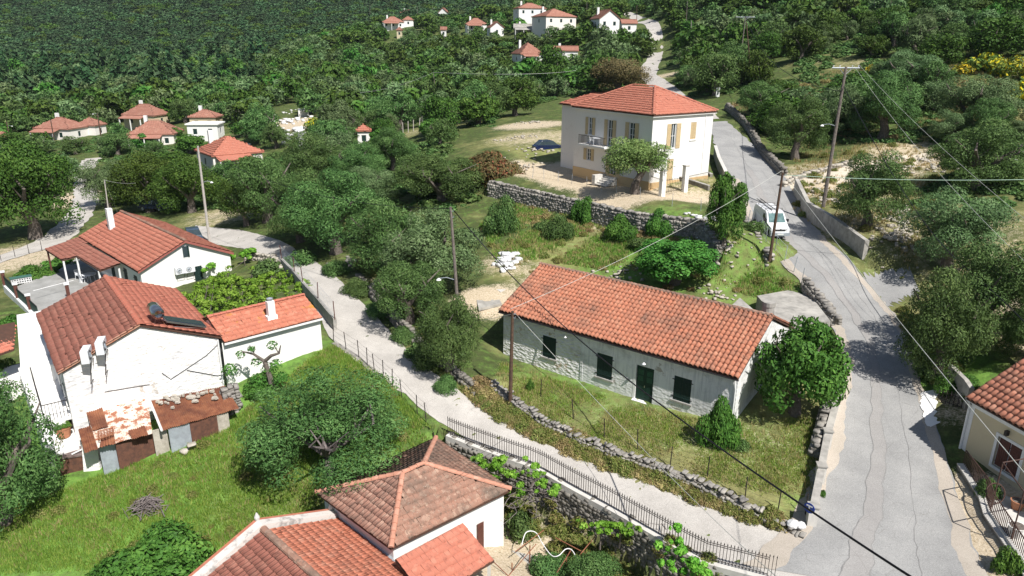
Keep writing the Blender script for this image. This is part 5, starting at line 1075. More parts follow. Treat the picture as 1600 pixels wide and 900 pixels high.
def cable(label, pts, r, mat='cable_black', sag=0.0, n=24):
    P = np.array([p if isinstance(p, np.ndarray) else atD(*p) for p in pts], float)
    if len(P) == 2: t = np.linspace(0, 1, n)[:, None]; Q = P[0] * (1 - t) + P[1] * t; Q[:, 2] -= sag * 4 * (t * (1 - t))[:, 0]
    else:
        d = np.linspace(0, 1, len(P)); t = np.linspace(0, 1, n * 2); A = np.polynomial.polynomial.polyfit(d, P, 3); Q = np.stack([np.polynomial.polynomial.polyval(t, A[:, i]) for i in range(3)], 1); Q[0] = P[0]
    o = MB().tube(list(Q), r, 5).build('overhead_cable', M[mat]); tag(o, label, 'cable')
off = np.array([.12, -.06, -.1])
cable('thick black cable sweeping over the long house roof to the bottom right', [P4 + off * .4, (780, 405, 52), (880, 517, 43), (1018, 628, 34), (1150, 715, 27), (1270, 790, 22), (1430, 898, 17), (1600, 1005, 13)], .035)
cable('thin black cable from the olive grove pole to the lane pole', [P4 + off, P5 + off], .02, sag=1.6)
cable('pale wire dropping from the brown pole across the yard to the lane', [P3 + off, (870, 558, 40), (975, 674, 34), (1046, 742, 30), (1125, 819, 26), (1240, 925, 20)], .011, 'cable_pale')
cable('pale wire between the two brown wooden poles behind the long house', [P2 - off, P3 - off], .012, 'cable_pale', .5)
cable('pale green wire running right from the leaning pole', [P2 + off * 1.5, (1700, 278, 46)], .022, 'cable_green', .25)
cable('straight pale wire crossing the road to the lower right', [P2 + off, (1700, 858, 17)], .013, 'cable_pale', .2)
cable('black cable running from the tallest pole over the right olive trees', [P1 * 1 - [0, 0, 1.5], (1410, 300, 52), (1475, 380, 46), (1537, 447, 41), (1640, 545, 34)], .026)
cable('upper thin wire from the tallest pole to the right edge', [P1 + [1.1, 0, .1], (1700, 420, 35)], .010, 'cable_pale', .5); cable('lower thin wire from the tallest pole to the right edge', [P1 + [.6, 0, .1], (1700, 500, 35)], .010, 'cable_pale', .8)
cable('black cable from the tallest pole to the far pair of poles', [P1 - [0, 0, 2.0], P7 + [0, 0, 0]], .03, sag=3); cable('thin wire from the leaning pole towards the lane, over the olives', [P3 + off * 1.2, (657, 503, 52), (560, 490, 60), (498, 446, 68), (450, 410, 74)], .012, 'cable_pale')
cable('thin wire from the grove pole towards the left', [P13, P12], .03, 'cable_pale', 2); cable('thin wire from the grove pole to the right', [P13, (790, 116, 150), (900, 110, 170)], .03, 'cable_pale'); cable('guy wire bracing the thin grey pole', [P6, at(184, 333, -1.2)], .012, 'cable_pale'); cable('short wire from the thin grey pole', [P6, (212, 286, 85)], .015, 'cable_pale', .2)

# gate pillars, gate, slabs, debris
for (px, py), hh, lb in (((1034, 304), 2.2, 'white gate pillar in front of the two-storey house, nearer the tree'), ((1069, 299), 2.4, 'white gate pillar in front of the two-storey house, nearer the road')):
    X = at(px, py, 6.9); t = thing('gate_pillar', lb, 'pillar', X, .5); MB().box(-.22, .22, -.22, .22, -.3, hh).build('shaft', M['white'], t); MB().box(-.26, .26, -.26, .26, hh, hh + .1).build('cap', M['cement_pale'], t)
for pts, lb in (([(1016, 296), (1033, 302)], 'short iron fence left of the white gate pillars'), ([(1034, 303), (1069, 298)], 'iron gate between the white pillars'), ([(1070, 297), (1108, 288)], 'iron fence right of the white gate pillars')):
    a, b_ = at(*pts[0], 6.9), at(*pts[1], 6.95); t = thing('iron_fence', lb, 'fence', a); L = np.linalg.norm(b_ - a); m_ = MB().box(-.012, .012, -.012, .012, .05, 1.35).mesh('bar', M['iron'])
    for u in np.arange(0, L, .2): o = link(bpy.data.objects.new('bar', m_), t); o.location = [float(v) for v in (b_ - a) * (u / L)]
    w = MB()
    for z_ in (.15, 1.25): w.tube([(0, 0, z_), b_ - a + [0, 0, z_]], .02, 4)
    w.build('rail', M['iron'], t)
block('flat_roof', 'grey concrete flat roof of a cistern between the long house and the road', 'cistern', [(1183, 462), (1257, 449), (1298, 502), (1222, 507)], 2.95, 1.5, M['concrete'])
block('concrete_slab', 'tilted concrete slab behind the right end of the long house', 'slab', [(1138, 482), (1156, 465), (1180, 486), (1170, 497)], 3.0, 1.6, M['concrete'])
block('concrete_slab', 'whitish concrete slab left of the long house roof', 'slab', [(758, 441), (785, 435), (804, 446), (782, 456)], 1.85, 1.4, M['cement_pale'])
block('paving', 'worn concrete pad below the white slab', 'paving', [(742, 458), (775, 458), (784, 474), (748, 482)], 1.60, 1.4, M['concrete'])
def rubble(label, spots, mat, smin, smax, n, spread, group=None, name='rubble_heap', nind=12):
    n = int(n * .75); smin *= .7; smax *= .7; X = G(*spots[0]); t = thing(name, label, 'rubble', X, group=group); it = []
    for k in range(n):
        c_ = G(*spots[k % len(spots)]); r = abs(rnd.gauss(0, 1)); a = rnd.uniform(0, 6.28); p = c_[:2] + np.array([math.cos(a), math.sin(a)]) * r * spread; s_ = rnd.uniform(smin, smax)
        it.append((np.array([*p, gz(*p) + s_ * .2 + max(0, (1 - r)) * smin * 1.2]), np.array([s_ * rnd.uniform(.8, 1.4), s_, s_ * rnd.uniform(.4, .8)]), rnd.uniform(0, 6)))
    rocks_obj(t, it, M[mat], nind, origin=X)
rubble('heap of white broken slabs left of the long house', [(790, 402), (786, 412), (796, 406), (790, 418)], 'rubble_white', .25, .8, 70, .7)
rubble('pale rubble heap under the right olive trees', [(1400, 368), (1415, 362), (1390, 375)], 'stone_pale', .15, .55, 150, 1.2)
rubble('scattered pale stones between the right olive trees', [(1408, 335), (1395, 345), (1420, 330)], 'stone_pale', .15, .45, 130, 1.5)
rubble('line of pale stones above the track on the right', [(1400, 248), (1440, 252), (1420, 262), (1460, 264)], 'stone_pale', .15, .5, 150, 1.5)
rubble('white stones at the right picture edge', [(1590, 232), (1600, 240)], 'rubble_white', .2, .6, 60, 1.2)
rubble('heap of pale stones at the corner of the terrace wall', [(1092, 346), (1110, 340)], 'rubble_white', .2, .5, 60, .7)
rubble('low heap of pale stones near the fig tree by the road', [(1130, 385), (1140, 390), (1120, 392)], 'stone_pale', .15, .4, 90, 1.1)
rubble('pale stones in the bank beside the tallest pole', [(1270, 300), (1285, 300), (1300, 315)], 'stone_pale', .15, .45, 120, 1.4)
rubble('pale stones lying along the back of the long house', [(960, 432), (980, 428), (1110, 458), (1130, 462)], 'stone_pale', .12, .4, 90, .9)
rubble('stony white ground left of the parked blue car', [(830, 192), (815, 215), (835, 235), (820, 262)], 'stone_pale', .15, .5, 200, 2.2)
rubble('white stones of the ruined plot by the yellow bush', [(450, 190), (462, 205), (470, 175), (445, 215)], 'rubble_white', .4, 1.4, 160, 3.5)
rubble('rocks bedded in the shade beside the lane', [(545, 410), (585, 445), (620, 470)], 'stone', .2, .6, 60, .8)
rubble('single white rock in the meadow below the shack', [(300, 706)], 'stone_pale', .5, .6, 3, .25, name='rock', nind=3)
block('white_wall', 'white wall of the ruined plot by the yellow bush', 'wall', [(464, 200), (472, 196), (474, 203), (466, 208)], 5.2, 2, M['white']); block('white_wall', 'low long white wall at the back of the ruined plot', 'wall', [(465, 170), (482, 169), (482, 172), (466, 173)], 4.6, 2, M['white'])
X = at(1270, 340, 5.45); o = MB().tube([(0, 0, 0), (.05, 0, .3), (0, 0, .62), (0, 0, .75)], [.34, .38, .24, .08], 9).build('sack', M['blue_cloth'], smooth=True); o.location = [float(v) for v in X]; tag(o, 'dark blue sack leaning on the shaded roadside wall', 'sack')
X = G(232, 795); t = thing('brush_pile', 'heap of dry grey vine branches lying in the meadow', 'brush pile', X); w = MB()
for k in range(150):
    a = rnd.uniform(0, 6.28); r = abs(rnd.gauss(0, .45)); c_ = np.array([math.cos(a) * r * 1.0, math.sin(a) * r * .75, max(.04, .6 - r * .5) * rnd.random()]); L_ = rnd.uniform(.15, .45); b_ = rnd.uniform(0, 3.14); d = np.array([math.cos(b_), math.sin(b_), rnd.gauss(0, .2)]) * L_
    w.tube([c_ - d, c_ + [0, 0, rnd.uniform(0, .12)], c_ + d], rnd.uniform(.008, .028), 4, False)
w.build('branches', M['twig'], t, kind='stuff')
# rusty pergola bits and hose by the hip house
X = at(860, 850, -3.3); hs = [(815, 852, -2.2), (822, 832, -2.1), (837, 832, -2.1), (848, 850, -2.2), (862, 868, -2.3), (873, 868, -2.2), (884, 858, -2.1), (894, 860, -2.1), (905, 878, -2.2), (925, 892, -2.3), (948, 905, -2.3)]
P = [at(*p) for p in hs]; Q = []
for i in range(len(P) - 1):
    p0, p1, p2, p3 = P[max(i - 1, 0)], P[i], P[i + 1], P[min(i + 2, len(P) - 1)]
    for u in np.linspace(0, 1, 7)[:-1]: Q.append(.5 * (2 * p1 + (p2 - p0) * u + (2 * p0 - 5 * p1 + 4 * p2 - p3) * u * u + (3 * p1 - p0 - 3 * p2 + p3) * u ** 3))
tag(MB().tube(Q, .024, 6).build('hose', M['white_paint'], smooth=True), 'white hose snaking over the garden below the railing', 'hose')
t = thing('pergola', 'rusty pipe pergola frame in the garden under the railing', 'pergola', at(830, 880, -3.3)); q0 = np.array(t.location)
for a, b_ in (((805, 862, -2.2), (850, 828, -1.8)), ((790, 905, -2.3), (838, 850, -2.2)), ((870, 895, -2.3), (892, 860, -2.0)), ((868, 840, -2), (925, 870, -2)), ((905, 868, -1.9), (930, 838, -1.4)), ((800, 905, -2.3), (765, 872, -1.9))): MB().tube([at(*a) - q0, at(*b_) - q0], .022, 5).build('pipe', M['rust'], t)
for p in ((828, 852), (885, 870), (800, 880)): X = at(*p, -2.25) - q0; MB().tube([X, X * [1, 1, 0] + [0, 0, -.1]], .03, 5).build('post', M['rust'], t)
block('concrete_pad', 'cracked grey concrete pad beside the hip roofed house', 'paving', [(770, 905), (800, 860), (840, 870), (860, 910)], -3.22, -3.8, M['concrete'])
# cream house yard: brown railing, iron pergola beams, pots, gate
yp = [at(1504, 728, .55), at(1540, 776, .45), at(1548, 800, .4), at(1592, 868, .2), at(1630, 930, .1)]
t = thing('railing', 'brown iron railing along the courtyard of the cream house', 'railing', yp[0]); q0 = yp[0]; m_ = MB().box(-.012, .012, -.012, .012, 0, .85).mesh('bar', M['brown_iron'])
QQ, yy = along(yp, .13)
for p in QQ: o = link(bpy.data.objects.new('bar', m_), t); o.location = (float(p[0] - q0[0]), float(p[1] - q0[1]), float(np.interp(p[1], [yp[-1][1], yp[0][1]], [.1, .55]) - q0[2]))
MB().tube([p - q0 + [0, 0, .87] for p in yp], .03, 5).tube([p - q0 + [0, 0, .08] for p in yp], .02, 4).build('handrail', M['brown_iron'], t)
wq = [p.copy() for p in yp]
flat_wall('courtyard_wall', 'dark stone base wall under the brown courtyard railing', 'wall', [p - np.array([.12, .0, 0]) for p in wq][::-1], .25, .3, 'stone_dark', 1.2, .34, 'cement_pale')
block('courtyard', 'whitish paved courtyard of the cream house', 'courtyard', [(1505, 732), (1545, 798), (1590, 866), (1640, 935), (1760, 900), (1700, 760), (1560, 700)], .38, -.8, M['cement_pale'])
t = thing('pergola', 'brown iron pergola frame beside the window of the cream house', 'pergola', at(1570, 800, .4)); q0 = np.array(t.location)
T1, T2, T3 = at(1548, 700, 2.9) - q0, at(1590, 720, 2.9) - q0, at(1640, 690, 2.9) - q0
hb = [at(1549, 792, .4) - q0, at(1580, 842, .4) - q0]
for bq in hb: MB().tube([bq, bq + [0, 0, 2.3]], .03, 5).build('post', M['brown_iron'], t)
MB().tube([hb[0] + [0, 0, 2.3], hb[1] + [0, 0, 2.3]], .03, 5).build('beam', M['brown_iron'], t)
for bq in hb: MB().tube([bq + [0, 0, 2.3], bq + [2.4, .6, 2.35]], .03, 5).build('beam', M['brown_iron'], t)
cc = at(1552, 784, .5) - q0; MB().tube([cc + np.array([.42 * math.cos(a), .42 * math.sin(a) * .4, .45 + .42 * math.sin(a)]) for a in np.linspace(0, 6.28, 20)], .03, 5).build('hoop', M['brown_iron'], t)
for (px, py), mt, r, lb in (((1588, 795), 'terracotta', .28, 'terracotta pot beside the brown railing of the cream house'), ((1586, 838), 'pot_white', .34, 'large whitewashed pot in the courtyard'), ((1600, 762), 'terracotta', .3, 'terracotta pot under the cream house window')):
    X = at(px, py, .38); t = thing('flower_pot', lb, 'pot', X); MB().tube([(0, 0, 0), (0, 0, r * 1.4), (0, 0, r * 1.55)], [r * .7, r, r * 1.1], 14).build('pot', M[mt], t); MB().tube([(0, 0, r * 1.4), (0, 0, r * 1.57)], [r * .9, r * .9], 12).build('soil', M['bark'], t)
X = at(1480, 645, 1.0); t = thing('gate', 'black ornamental iron gate on the right side of the road', 'gate', X, -.9); m_ = MB()
for x in np.linspace(-.6, .6, 7): m_.tube([(x, 0, 0), (x, 0, 1.15 + .15 * math.cos(x * 2.4))], .02, 4)
for z_ in (.1, .6, 1.1): m_.tube([(-.6, 0, z_), (.6, 0, z_)], .02, 4)
for x in (-.3, .3):
    for z_ in (.35, .85): m_.tube([(x + .17 * math.cos(a), 0, z_ + .17 * math.sin(a)) for a in np.linspace(0, 6.28, 12)], .015, 4)
m_.build('gate_leaf', M['iron'], t)
flat_wall('gate_wall', 'short wall between the iron gate and the cream house', 'wall', [at(1478, 606, 1.7), at(1500, 640, 1.2), at(1508, 652, 1.1)], 1.2, .25, 'concrete', .6)
o = ribbon('pale_patch', [(1440, 612), (1438, 640), (1444, 655), (1452, 674)], [(1461, 608), (1464, 630), (1457, 648), (1470, 666)], M['white'], .09, 40, 5, .12, kind=None); tag(o, 'white concrete patch on the road in front of the iron gate', 'patch')

# ================================================= vehicles
def wheel(t, x, y, r=.31):
    o = MB().tube([(x - .1, y, r), (x + .1, y, r)], [r, r], 16).build('wheel', M['rubber'], t); MB().tube([(x - .105, y, r), (x + .105, y, r)], [r * .6, r * .6], 12).build('rim', M['galv'], o)
def loft(name, prof, mat, t, wfun):
    n = len(prof); V_ = [(-wfun(y, z), y, z) for y, z in prof] + [(wfun(y, z), y, z) for y, z in prof]
    o = MB().add(V_, [tuple(range(n)), tuple(reversed(range(n, 2 * n)))] + [(i, n + i, n + (i + 1) % n, (i + 1) % n) for i in range(n)]).build(name, mat, t)
    bv = o.modifiers.new('bevel', 'BEVEL'); bv.width = .05; bv.segments = 2; bv.limit_method = 'ANGLE'; return o
A_, B_ = G(1262, 452), G(1190, 330); dv = (A_ - B_)[:2]; vz = math.atan2(dv[1], dv[0]) + math.pi / 2 + .13
X = at(1217, 377, 4.95); back = -np.array([math.cos(vz - math.pi / 2), math.sin(vz - math.pi / 2)])
slp = math.atan2(gz(*(X[:2] + back * 4)) - gz(*X[:2]), 4)
t = thing('van', 'white panel van with roof rack parked on the left of the road', 'van', (X[0], X[1], gz(*X[:2]) + .05), vz); t.rotation_euler = (slp, 0, vz)
wf = lambda y, z: .84 - max(0, z - .95) * .13 - (.10 if y < .1 else 0)
loft('body', [(0, .28), (-.02, .62), (.08, .88), (.85, 1.10), (1.45, 1.74), (1.75, 1.86), (4.0, 1.86), (4.15, 1.55), (4.2, .32)], M['van_white'], t, wf)
MB().add([(-.70, .86, 1.13), (.70, .86, 1.13), (.62, 1.42, 1.735), (-.62, 1.42, 1.735)], [(0, 1, 2, 3)]).build('windscreen', M['glass_teal'], t).location = (0, -.02, .02)
for s_ in (-1, 1):
    MB().prism([(s_ * .83, 1.08, 1.12), (s_ * .83, 2.0, 1.12), (s_ * .765, 2.0, 1.62), (s_ * .775, 1.5, 1.62)], (s_ * .012, 0, 0)).build('side_window', M['glass'], t)
    MB().box(s_ * .80, s_ * 1.04, 1.05, 1.15, 1.12, 1.34).build('wing_mirror', M['black_plastic'], t)
    MB().hexa([(s_ * .50, -.01, .62), (s_ * .78, .08, .62), (s_ * .78, .2, .62), (s_ * .50, .2, .62)], [(s_ * .50, .05, .86), (s_ * .78, .16, .90), (s_ * .78, .24, .90), (s_ * .50, .2, .86)]).build('headlight', M['lamp_glass'], t).location = (0, -.02, .01)
    for y in (.75, 3.45): wheel(t, s_ * .76, y)
MB().box(-.8, .8, -.08, .1, .26, .52).build('bumper', M['galv'], t); MB().box(-.42, .42, -.035, .02, .68, .80).build('grille', M['black_plastic'], t)
MB().box(-.26, .26, -.10, -.085, .36, .47).build('number_plate', M['white_paint'], t); MB().tube([(0, -.05, .84), (0, -.0, .84)], [.05, .05], 10).build('badge', M['metal'], t)
rk = MB()
for y in (1.9, 2.7, 3.5): rk.tube([(-.72, y, 1.86), (-.72, y, 2.02), (.72, y, 2.02), (.72, y, 1.86)], .025, 5)
for x in (-.45, -.12): rk.tube([(x, 1.2, 2.08), (x, 4.6, 2.1)], .03, 5)
for y in np.arange(1.4, 4.5, .35): rk.tube([(-.45, y, 2.085), (-.12, y, 2.085)], .02, 4)
rk.build('roof_rack', M['black_plastic'], t)
def car(X, rz, paint, label, slope=0):
    t = thing('car', label, 'car', X, rz); t.rotation_euler = (slope, 0, rz)
    loft('body', [(0, .25), (0, .6), (.15, .75), (1.0, .88), (3.6, .92), (3.95, .8), (4.0, .3)], M[paint], t, lambda y, z: .82 - (.08 if y < .1 or y > 3.9 else 0))
    loft('cabin', [(.95, .86), (1.6, 1.38), (2.0, 1.44), (3.1, 1.42), (3.75, .90)], M['glass'], t, lambda y, z: .76 - max(0, z - .9) * .25)
    loft('roof_panel', [(1.58, 1.385), (2.0, 1.46), (3.1, 1.44), (3.2, 1.37)], M[paint], t, lambda y, z: .645)
    for s_ in (-1, 1):
        MB().box(s_ * .5, s_ * .76, -.02, .06, .55, .70).build('headlight', M['lamp_glass'], t)
        for y in (.75, 3.2): wheel(t, s_ * .74, y, .3)
    MB().box(-.25, .25, -.03, -.01, .38, .48).build('number_plate', M['white_paint'], t)
car(at(880, 236, 7.3), 1.9, 'blue_paint', 'dark blue car half hidden behind the left corner of the two-storey house')
X = at(306, 379, -.2); car((X[0], X[1], gz(*X[:2]) + .03), .5, 'grey_paint', 'blue-grey car parked behind the red roof by the lane bend')
X = at(262, 322, -.8); car((X[0], X[1], gz(*X[:2]) + .03), 1.4, 'blue_paint', 'dark car parked in the shade under the oak by the path')
X = at(1119, 172, 9.6); t = thing('sign', 'small white box sign on a post beside the upper end of the road', 'sign', X); MB().tube([(0, 0, 0), (0, 0, 2.2)], .05, 6).build('post', M['galv'], t); MB().box(-.3, .3, -.08, .08, 2.2, 3.7).build('panel', M['white_paint'], t); MB().box(-.12, .12, -.1, -.085, 2.6, 3.2).build('symbol', M['glass'], t)

# ================================================= far houses
PROT = []
def far_house(label, cx, by, wpx, dpt, hw, ang, D=None, roof='hip', ri=1.8, mat='white', tm='tile_far', shut=True, name='house'):
    """cx, by: base centre of the facade in the photo; wpx its width there"""
    B = G(cx, by) if D is None else atD(cx, by, D); Dd = proj(B)[0][2]; Wd = wpx * Dd / F; t = thing(name, label, 'house', (B[0], B[1], B[2]), ang); L = Wd; d = dpt * Wd; ze = hw
    b = MB(); fr = frames_of(L, d, .3, .3, -L / 2, 0); hl = []
    n = max(1, int(L / 3.2))
    for k in range(n): c_ = (k + .5) * (L - .6) / n; hl.append((c_ - .45, c_ + .45, ze - 2.0, ze - .8))
    g = None
    if roof == 'gable_front': g = [(0, ze), (L - .6, ze), (L / 2 - .3, ze + ri * .92)]
    wall(b, fr['f'], 0, L - .6, -1.5, ze, hl, .15, gable=g); wall(b, fr['b'], 0, L - .6, -1.5, ze, gable=g)
    g2 = [(0, ze), (d - .6, ze), (d / 2 - .3, ze + ri * .92)] if roof == 'gable_side' else None
    hs = [((d - .6) / 2 - .45, (d - .6) / 2 + .45, ze - 2.0, ze - .8)]
    wall(b, fr['l'], 0, d - .6, -1.5, ze, hs, .15, gable=g2); wall(b, fr['r'], 0, d - .6, -1.5, ze, hs, .15, gable=g2); b.build('wall', M[mat], t)
    for f_, hh in (('f', hl), ('l', hs), ('r', hs)):
        for q in hh: w_ = MB().fbox(fr[f_], q[0], q[1], q[2], q[3], -.14, -.10).build('window', M['white_paint'], t); MB().fbox(fr[f_], q[0] + .06, q[1] - .06, q[2] + .06, q[3] - .06, -.10, -.07).build('pane', M['glass'] if not shut else M['green_shutter'], w_)
    x0, x1, y0, y1 = -L / 2, L / 2, 0, d; z = ze + .02
    if roof == 'flat': MB().box(x0, x1, y0, y1, z, z + .25).build('roof', M[mat], t)
    else:
        if roof == 'hip':
            k = min(L, d) / 2; a = (x0 + k, y0 + (d / 2 if L >= d else k), z + ri); c_ = (x1 - k, y0 + (d / 2 if L >= d else d - k), z + ri)
            if L >= d: polys = [[(x0, y0, z), (x1, y0, z), c_, a], [(x1, y1, z), (x0, y1, z), a, c_], [(x0, y1, z), (x0, y0, z), a], [(x1, y0, z), (x1, y1, z), c_]]
            else: polys = [[(x0, y0, z), (x1, y0, z), a], [(x1, y1, z), (x0, y1, z), c_], [(x0, y1, z), (x0, y0, z), a, c_], [(x1, y0, z), (x1, y1, z), c_, a]]
        elif roof == 'gable_front': m_ = (x0 + x1) / 2; polys = [[(x0, y1, z), (x0, y0, z), (m_, y0, z + ri), (m_, y1, z + ri)], [(x1, y0, z), (x1, y1, z), (m_, y1, z + ri), (m_, y0, z + ri)]]; a, c_ = (m_, y0, z + ri), (m_, y1, z + ri)
        else: m_ = (y0 + y1) / 2; polys = [[(x0, y0, z), (x1, y0, z), (x1, m_, z + ri), (x0, m_, z + ri)], [(x1, y1, z), (x0, y1, z), (x0, m_, z + ri), (x1, m_, z + ri)]]; a, c_ = (x0, m_, z + ri), (x1, m_, z + ri)
        rf = deck(polys, 'roof', t, .15, M[tm])
        if L > 6: MB().box(x0 + L * .22, x0 + L * .22 + .7, y1 - d * .3, y1 - d * .3 + .6, z, z + ri + .9).build('chimney', M['white'], t)
        if L > 8 and hw < 5: vr = MB().hexa([(x0 + .6, y0 - 2, z - .7), (x1 - 2.5, y0 - 2, z - .7), (x1 - 2.5, y0 + .2, z - .15), (x0 + .6, y0 + .2, z - .15)], [(x0 + .6, y0 - 2, z - .58), (x1 - 2.5, y0 - 2, z - .58), (x1 - 2.5, y0 + .2, z - .03), (x0 + .6, y0 + .2, z - .03)]).build('veranda_roof', M[tm], t); [MB().box(xx, xx + .2, y0 - 1.9, y0 - 1.7, -1.5, z - .65).build('post', M['white'], t) for xx in (x0 + .7, (x0 + x1) / 2 - 1, x1 - 2.8)]
        for p in polys: slope(rf, p, 'flat', .5, .45, M[tm])
        ridge(rf, np.array(a) + [0, 0, .06], np.array(c_) + [0, 0, .06], M[tm], step=.6)
    q = [proj(np.array([B[0] + math.cos(ang) * x - math.sin(ang) * y, B[1] + math.sin(ang) * x + math.cos(ang) * y, zz]))[0] for x in (x0, x1) for y in (y0, y1) for zz in (B[2] + hw * .8, B[2] + hw + ri)]; q = np.array(q)
    PROT.append((q[:, 0].min(), q[:, 1].min(), q[:, 0].max(), q[:, 1].max(), Dd)); return t
t = far_house('long low house with two joined hipped roofs at the far left', 82, 219, 62, .8, 2.6, -.15, roof='hip', ri=2.2, mat='pink_white'); far_house('low wing with hipped roof joined to the far left house', 135, 212, 34, .9, 2.4, -.1, ri=1.6, mat='pink_white')
far_house('cream house with hipped roof, upper one of the far left group', 218, 202, 58, .7, 3.4, -.2, ri=2.4, mat='cream'); t = far_house('pinkish house with wide hipped roof, lower one of the far left group', 238, 229, 70, .8, 2.6, .15, ri=2.6, mat='pink_white')
far_house('flat-roofed white building beside the far left hipped roofs', 318, 222, 50, .8, 3.6, .1, roof='flat', mat='white'); far_house('small red roof with white chimney behind the flat-roofed building', 318, 205, 44, .8, 3.2, .05, ri=1.4, mat='cream')
far_house('orange hipped roof rising among trees above the lane bend', 376, 272, 82, 1.0, 3.4, .7, ri=2.6, mat='pink_white', tm='tile_orange'); far_house('tiny white hut with red roof in the middle of the trees', 569, 223, 24, .9, 2.2, .2, ri=1.0, mat='white', tm='tile_orange')
far_house('far low roof at the very left edge', 0, 232, 22, 1, 2.2, 0, ri=1.4, mat='pink_white')
far_house('white house with steep hipped roof in the grove behind the two-storey house', 832, 103, 40, 1.1, 3.6, .35, ri=3.4); far_house('low annex with pale roof beside the grove house', 884, 97, 40, .5, 3.2, 0, roof='gable_side', ri=1.2)
far_house('two-storey white house with veranda, top centre of the hillside', 832, 37, 46, .8, 5.8, .25, ri=2.0); far_house('blue-grey and white hipped house below the top centre house', 877, 52, 56, .9, 5.6, .45, ri=2.6, mat='pink_white'); far_house('grey roofed shed left of the hipped house', 822, 60, 40, .6, 3.6, 0, roof='gable_side', ri=1.4, mat='concrete', tm='concrete')
far_house('white gabled house facing the valley near the upper road', 952, 56, 36, 1.2, 5.0, .25, roof='gable_front', ri=2.6, shut=True); far_house('small tiled roof right of the white gabled house', 983, 52, 26, .7, 3.0, .1, roof='gable_side', ri=1.2)
far_house('white house with twin hipped roofs on the far ridge', 615, 46, 34, .8, 3.4, .2, ri=2.4); far_house('small hipped roof joined to the far ridge house', 638, 42, 18, 1, 3.2, .1, ri=1.8); far_house('small whitish roof highest on the far ridge', 636, 26, 22, .8, 2.6, 0, ri=2)
far_house('small white gabled house on the far ridge', 692, 36, 16, 1.2, 5.0, -.1, roof='gable_front', ri=2.4); far_house('low white house with tiled roof right of the ridge houses', 745, 53, 34, .8, 4, .15, ri=2.4); far_house('white gable end right of the low ridge house', 777, 60, 24, .9, 4, .3, roof='gable_front', ri=2.2, shut=False)
far_house('tiny cream outbuilding under the far ridge house', 624, 60, 10, 1, 3.5, 0, ri=1.4, mat='cream'); far_house('tiny white outbuilding below the small white gable', 693, 62, 10, 1, 4, 0, roof='gable_side', ri=1.2)

# ================================================= vegetation
def leaves(centers, radii, n, size, rs, up=.35, asp=.55, squash=.85, inner=.16, droop=0):
    """n leaf quads over lumps; returns verts, quads, a per-leaf number 0..1"""
    w = radii ** 2; k = rs.choice(len(centers), n, p=w / w.sum()); d = rs.randn(n, 3); d[:, 2] += up; d /= np.linalg.norm(d, axis=1)[:, None]
    r = radii[k] * (1 - inner * rs.rand(n) ** 1.5) * (1 + .07 * rs.randn(n)); d2 = d * [1, 1, squash]; P = centers[k] + d2 * r[:, None]
    nn = d + rs.randn(n, 3) * .42; nn /= np.linalg.norm(nn, axis=1)[:, None]
    a = np.cross(nn, rs.randn(n, 3)); a /= np.linalg.norm(a, axis=1)[:, None]; b_ = np.cross(nn, a)
    if droop: a[:, 2] -= droop; a /= np.linalg.norm(a, axis=1)[:, None]
    s_ = size * rs.uniform(.6, 1.35, n)[:, None]; A_ = a * s_; B_ = b_ * s_ * asp
    V_ = np.stack([P - A_, P + B_ * .9 - A_ * .1, P + A_, P - B_ * .9 + A_ * .1], 1).reshape(-1, 3)
    lump = rs.rand(len(centers))[k]; v = np.clip(rs.rand(n) * .6 + lump * .4, 0, 1)
    return V_, np.arange(4 * n).reshape(-1, 4), v
def lumps(rs, n, kind):
    C_, R = [], []
    if kind in ('olive', 'broad', 'oak'):
        for i in range(n):
            a = rs.rand() * 6.283; u = rs.rand() * 1.88 - .9; el = math.asin(u); ro = {'olive': .70, 'oak': .72, 'broad': .68}[kind] * (.80 + .32 * rs.rand())
            if i < n * .28: ro *= .1 + .5 * rs.rand()
            k = math.cos(el) if el > 0 else math.cos(el) ** .3; C_.append((math.cos(a) * k * ro, math.sin(a) * k * ro, math.sin(el) * ro * .9)); R.append(rs.uniform(.17, .33) if kind != 'oak' else rs.uniform(.24, .40))
    elif kind == 'fir':
        for i in range(n):
            t = (i + .5) / n; a = rs.rand() * 6.283; ro = (1 - t) * .75 * rs.uniform(.4, 1); C_.append((math.cos(a) * ro, math.sin(a) * ro, -1 + 2.6 * t)); R.append(.12 + .28 * (1 - t))
    elif kind == 'bush':
        for i in range(n):
            a = rs.rand() * 6.283; ro = rs.rand() ** .6 * .7; C_.append((math.cos(a) * ro, math.sin(a) * ro, (1 - ro) * .7 * rs.uniform(.3, 1))); R.append(rs.uniform(.22, .38))
    return np.array(C_), np.array(R)
def crown_mesh(name, kind, seed, n, size, mat, nl=26, thin=False, **kw):
    rs = np.random.RandomState(seed); c, r = lumps(rs, nl, kind)
    if thin: r = r * .92; c = c * 1.03
    V_, Fq, v = leaves(c, r, n, size, rs, **kw)
    return np_mesh(name, V_, Fq, M[mat], {'v': ('FACE', v)})
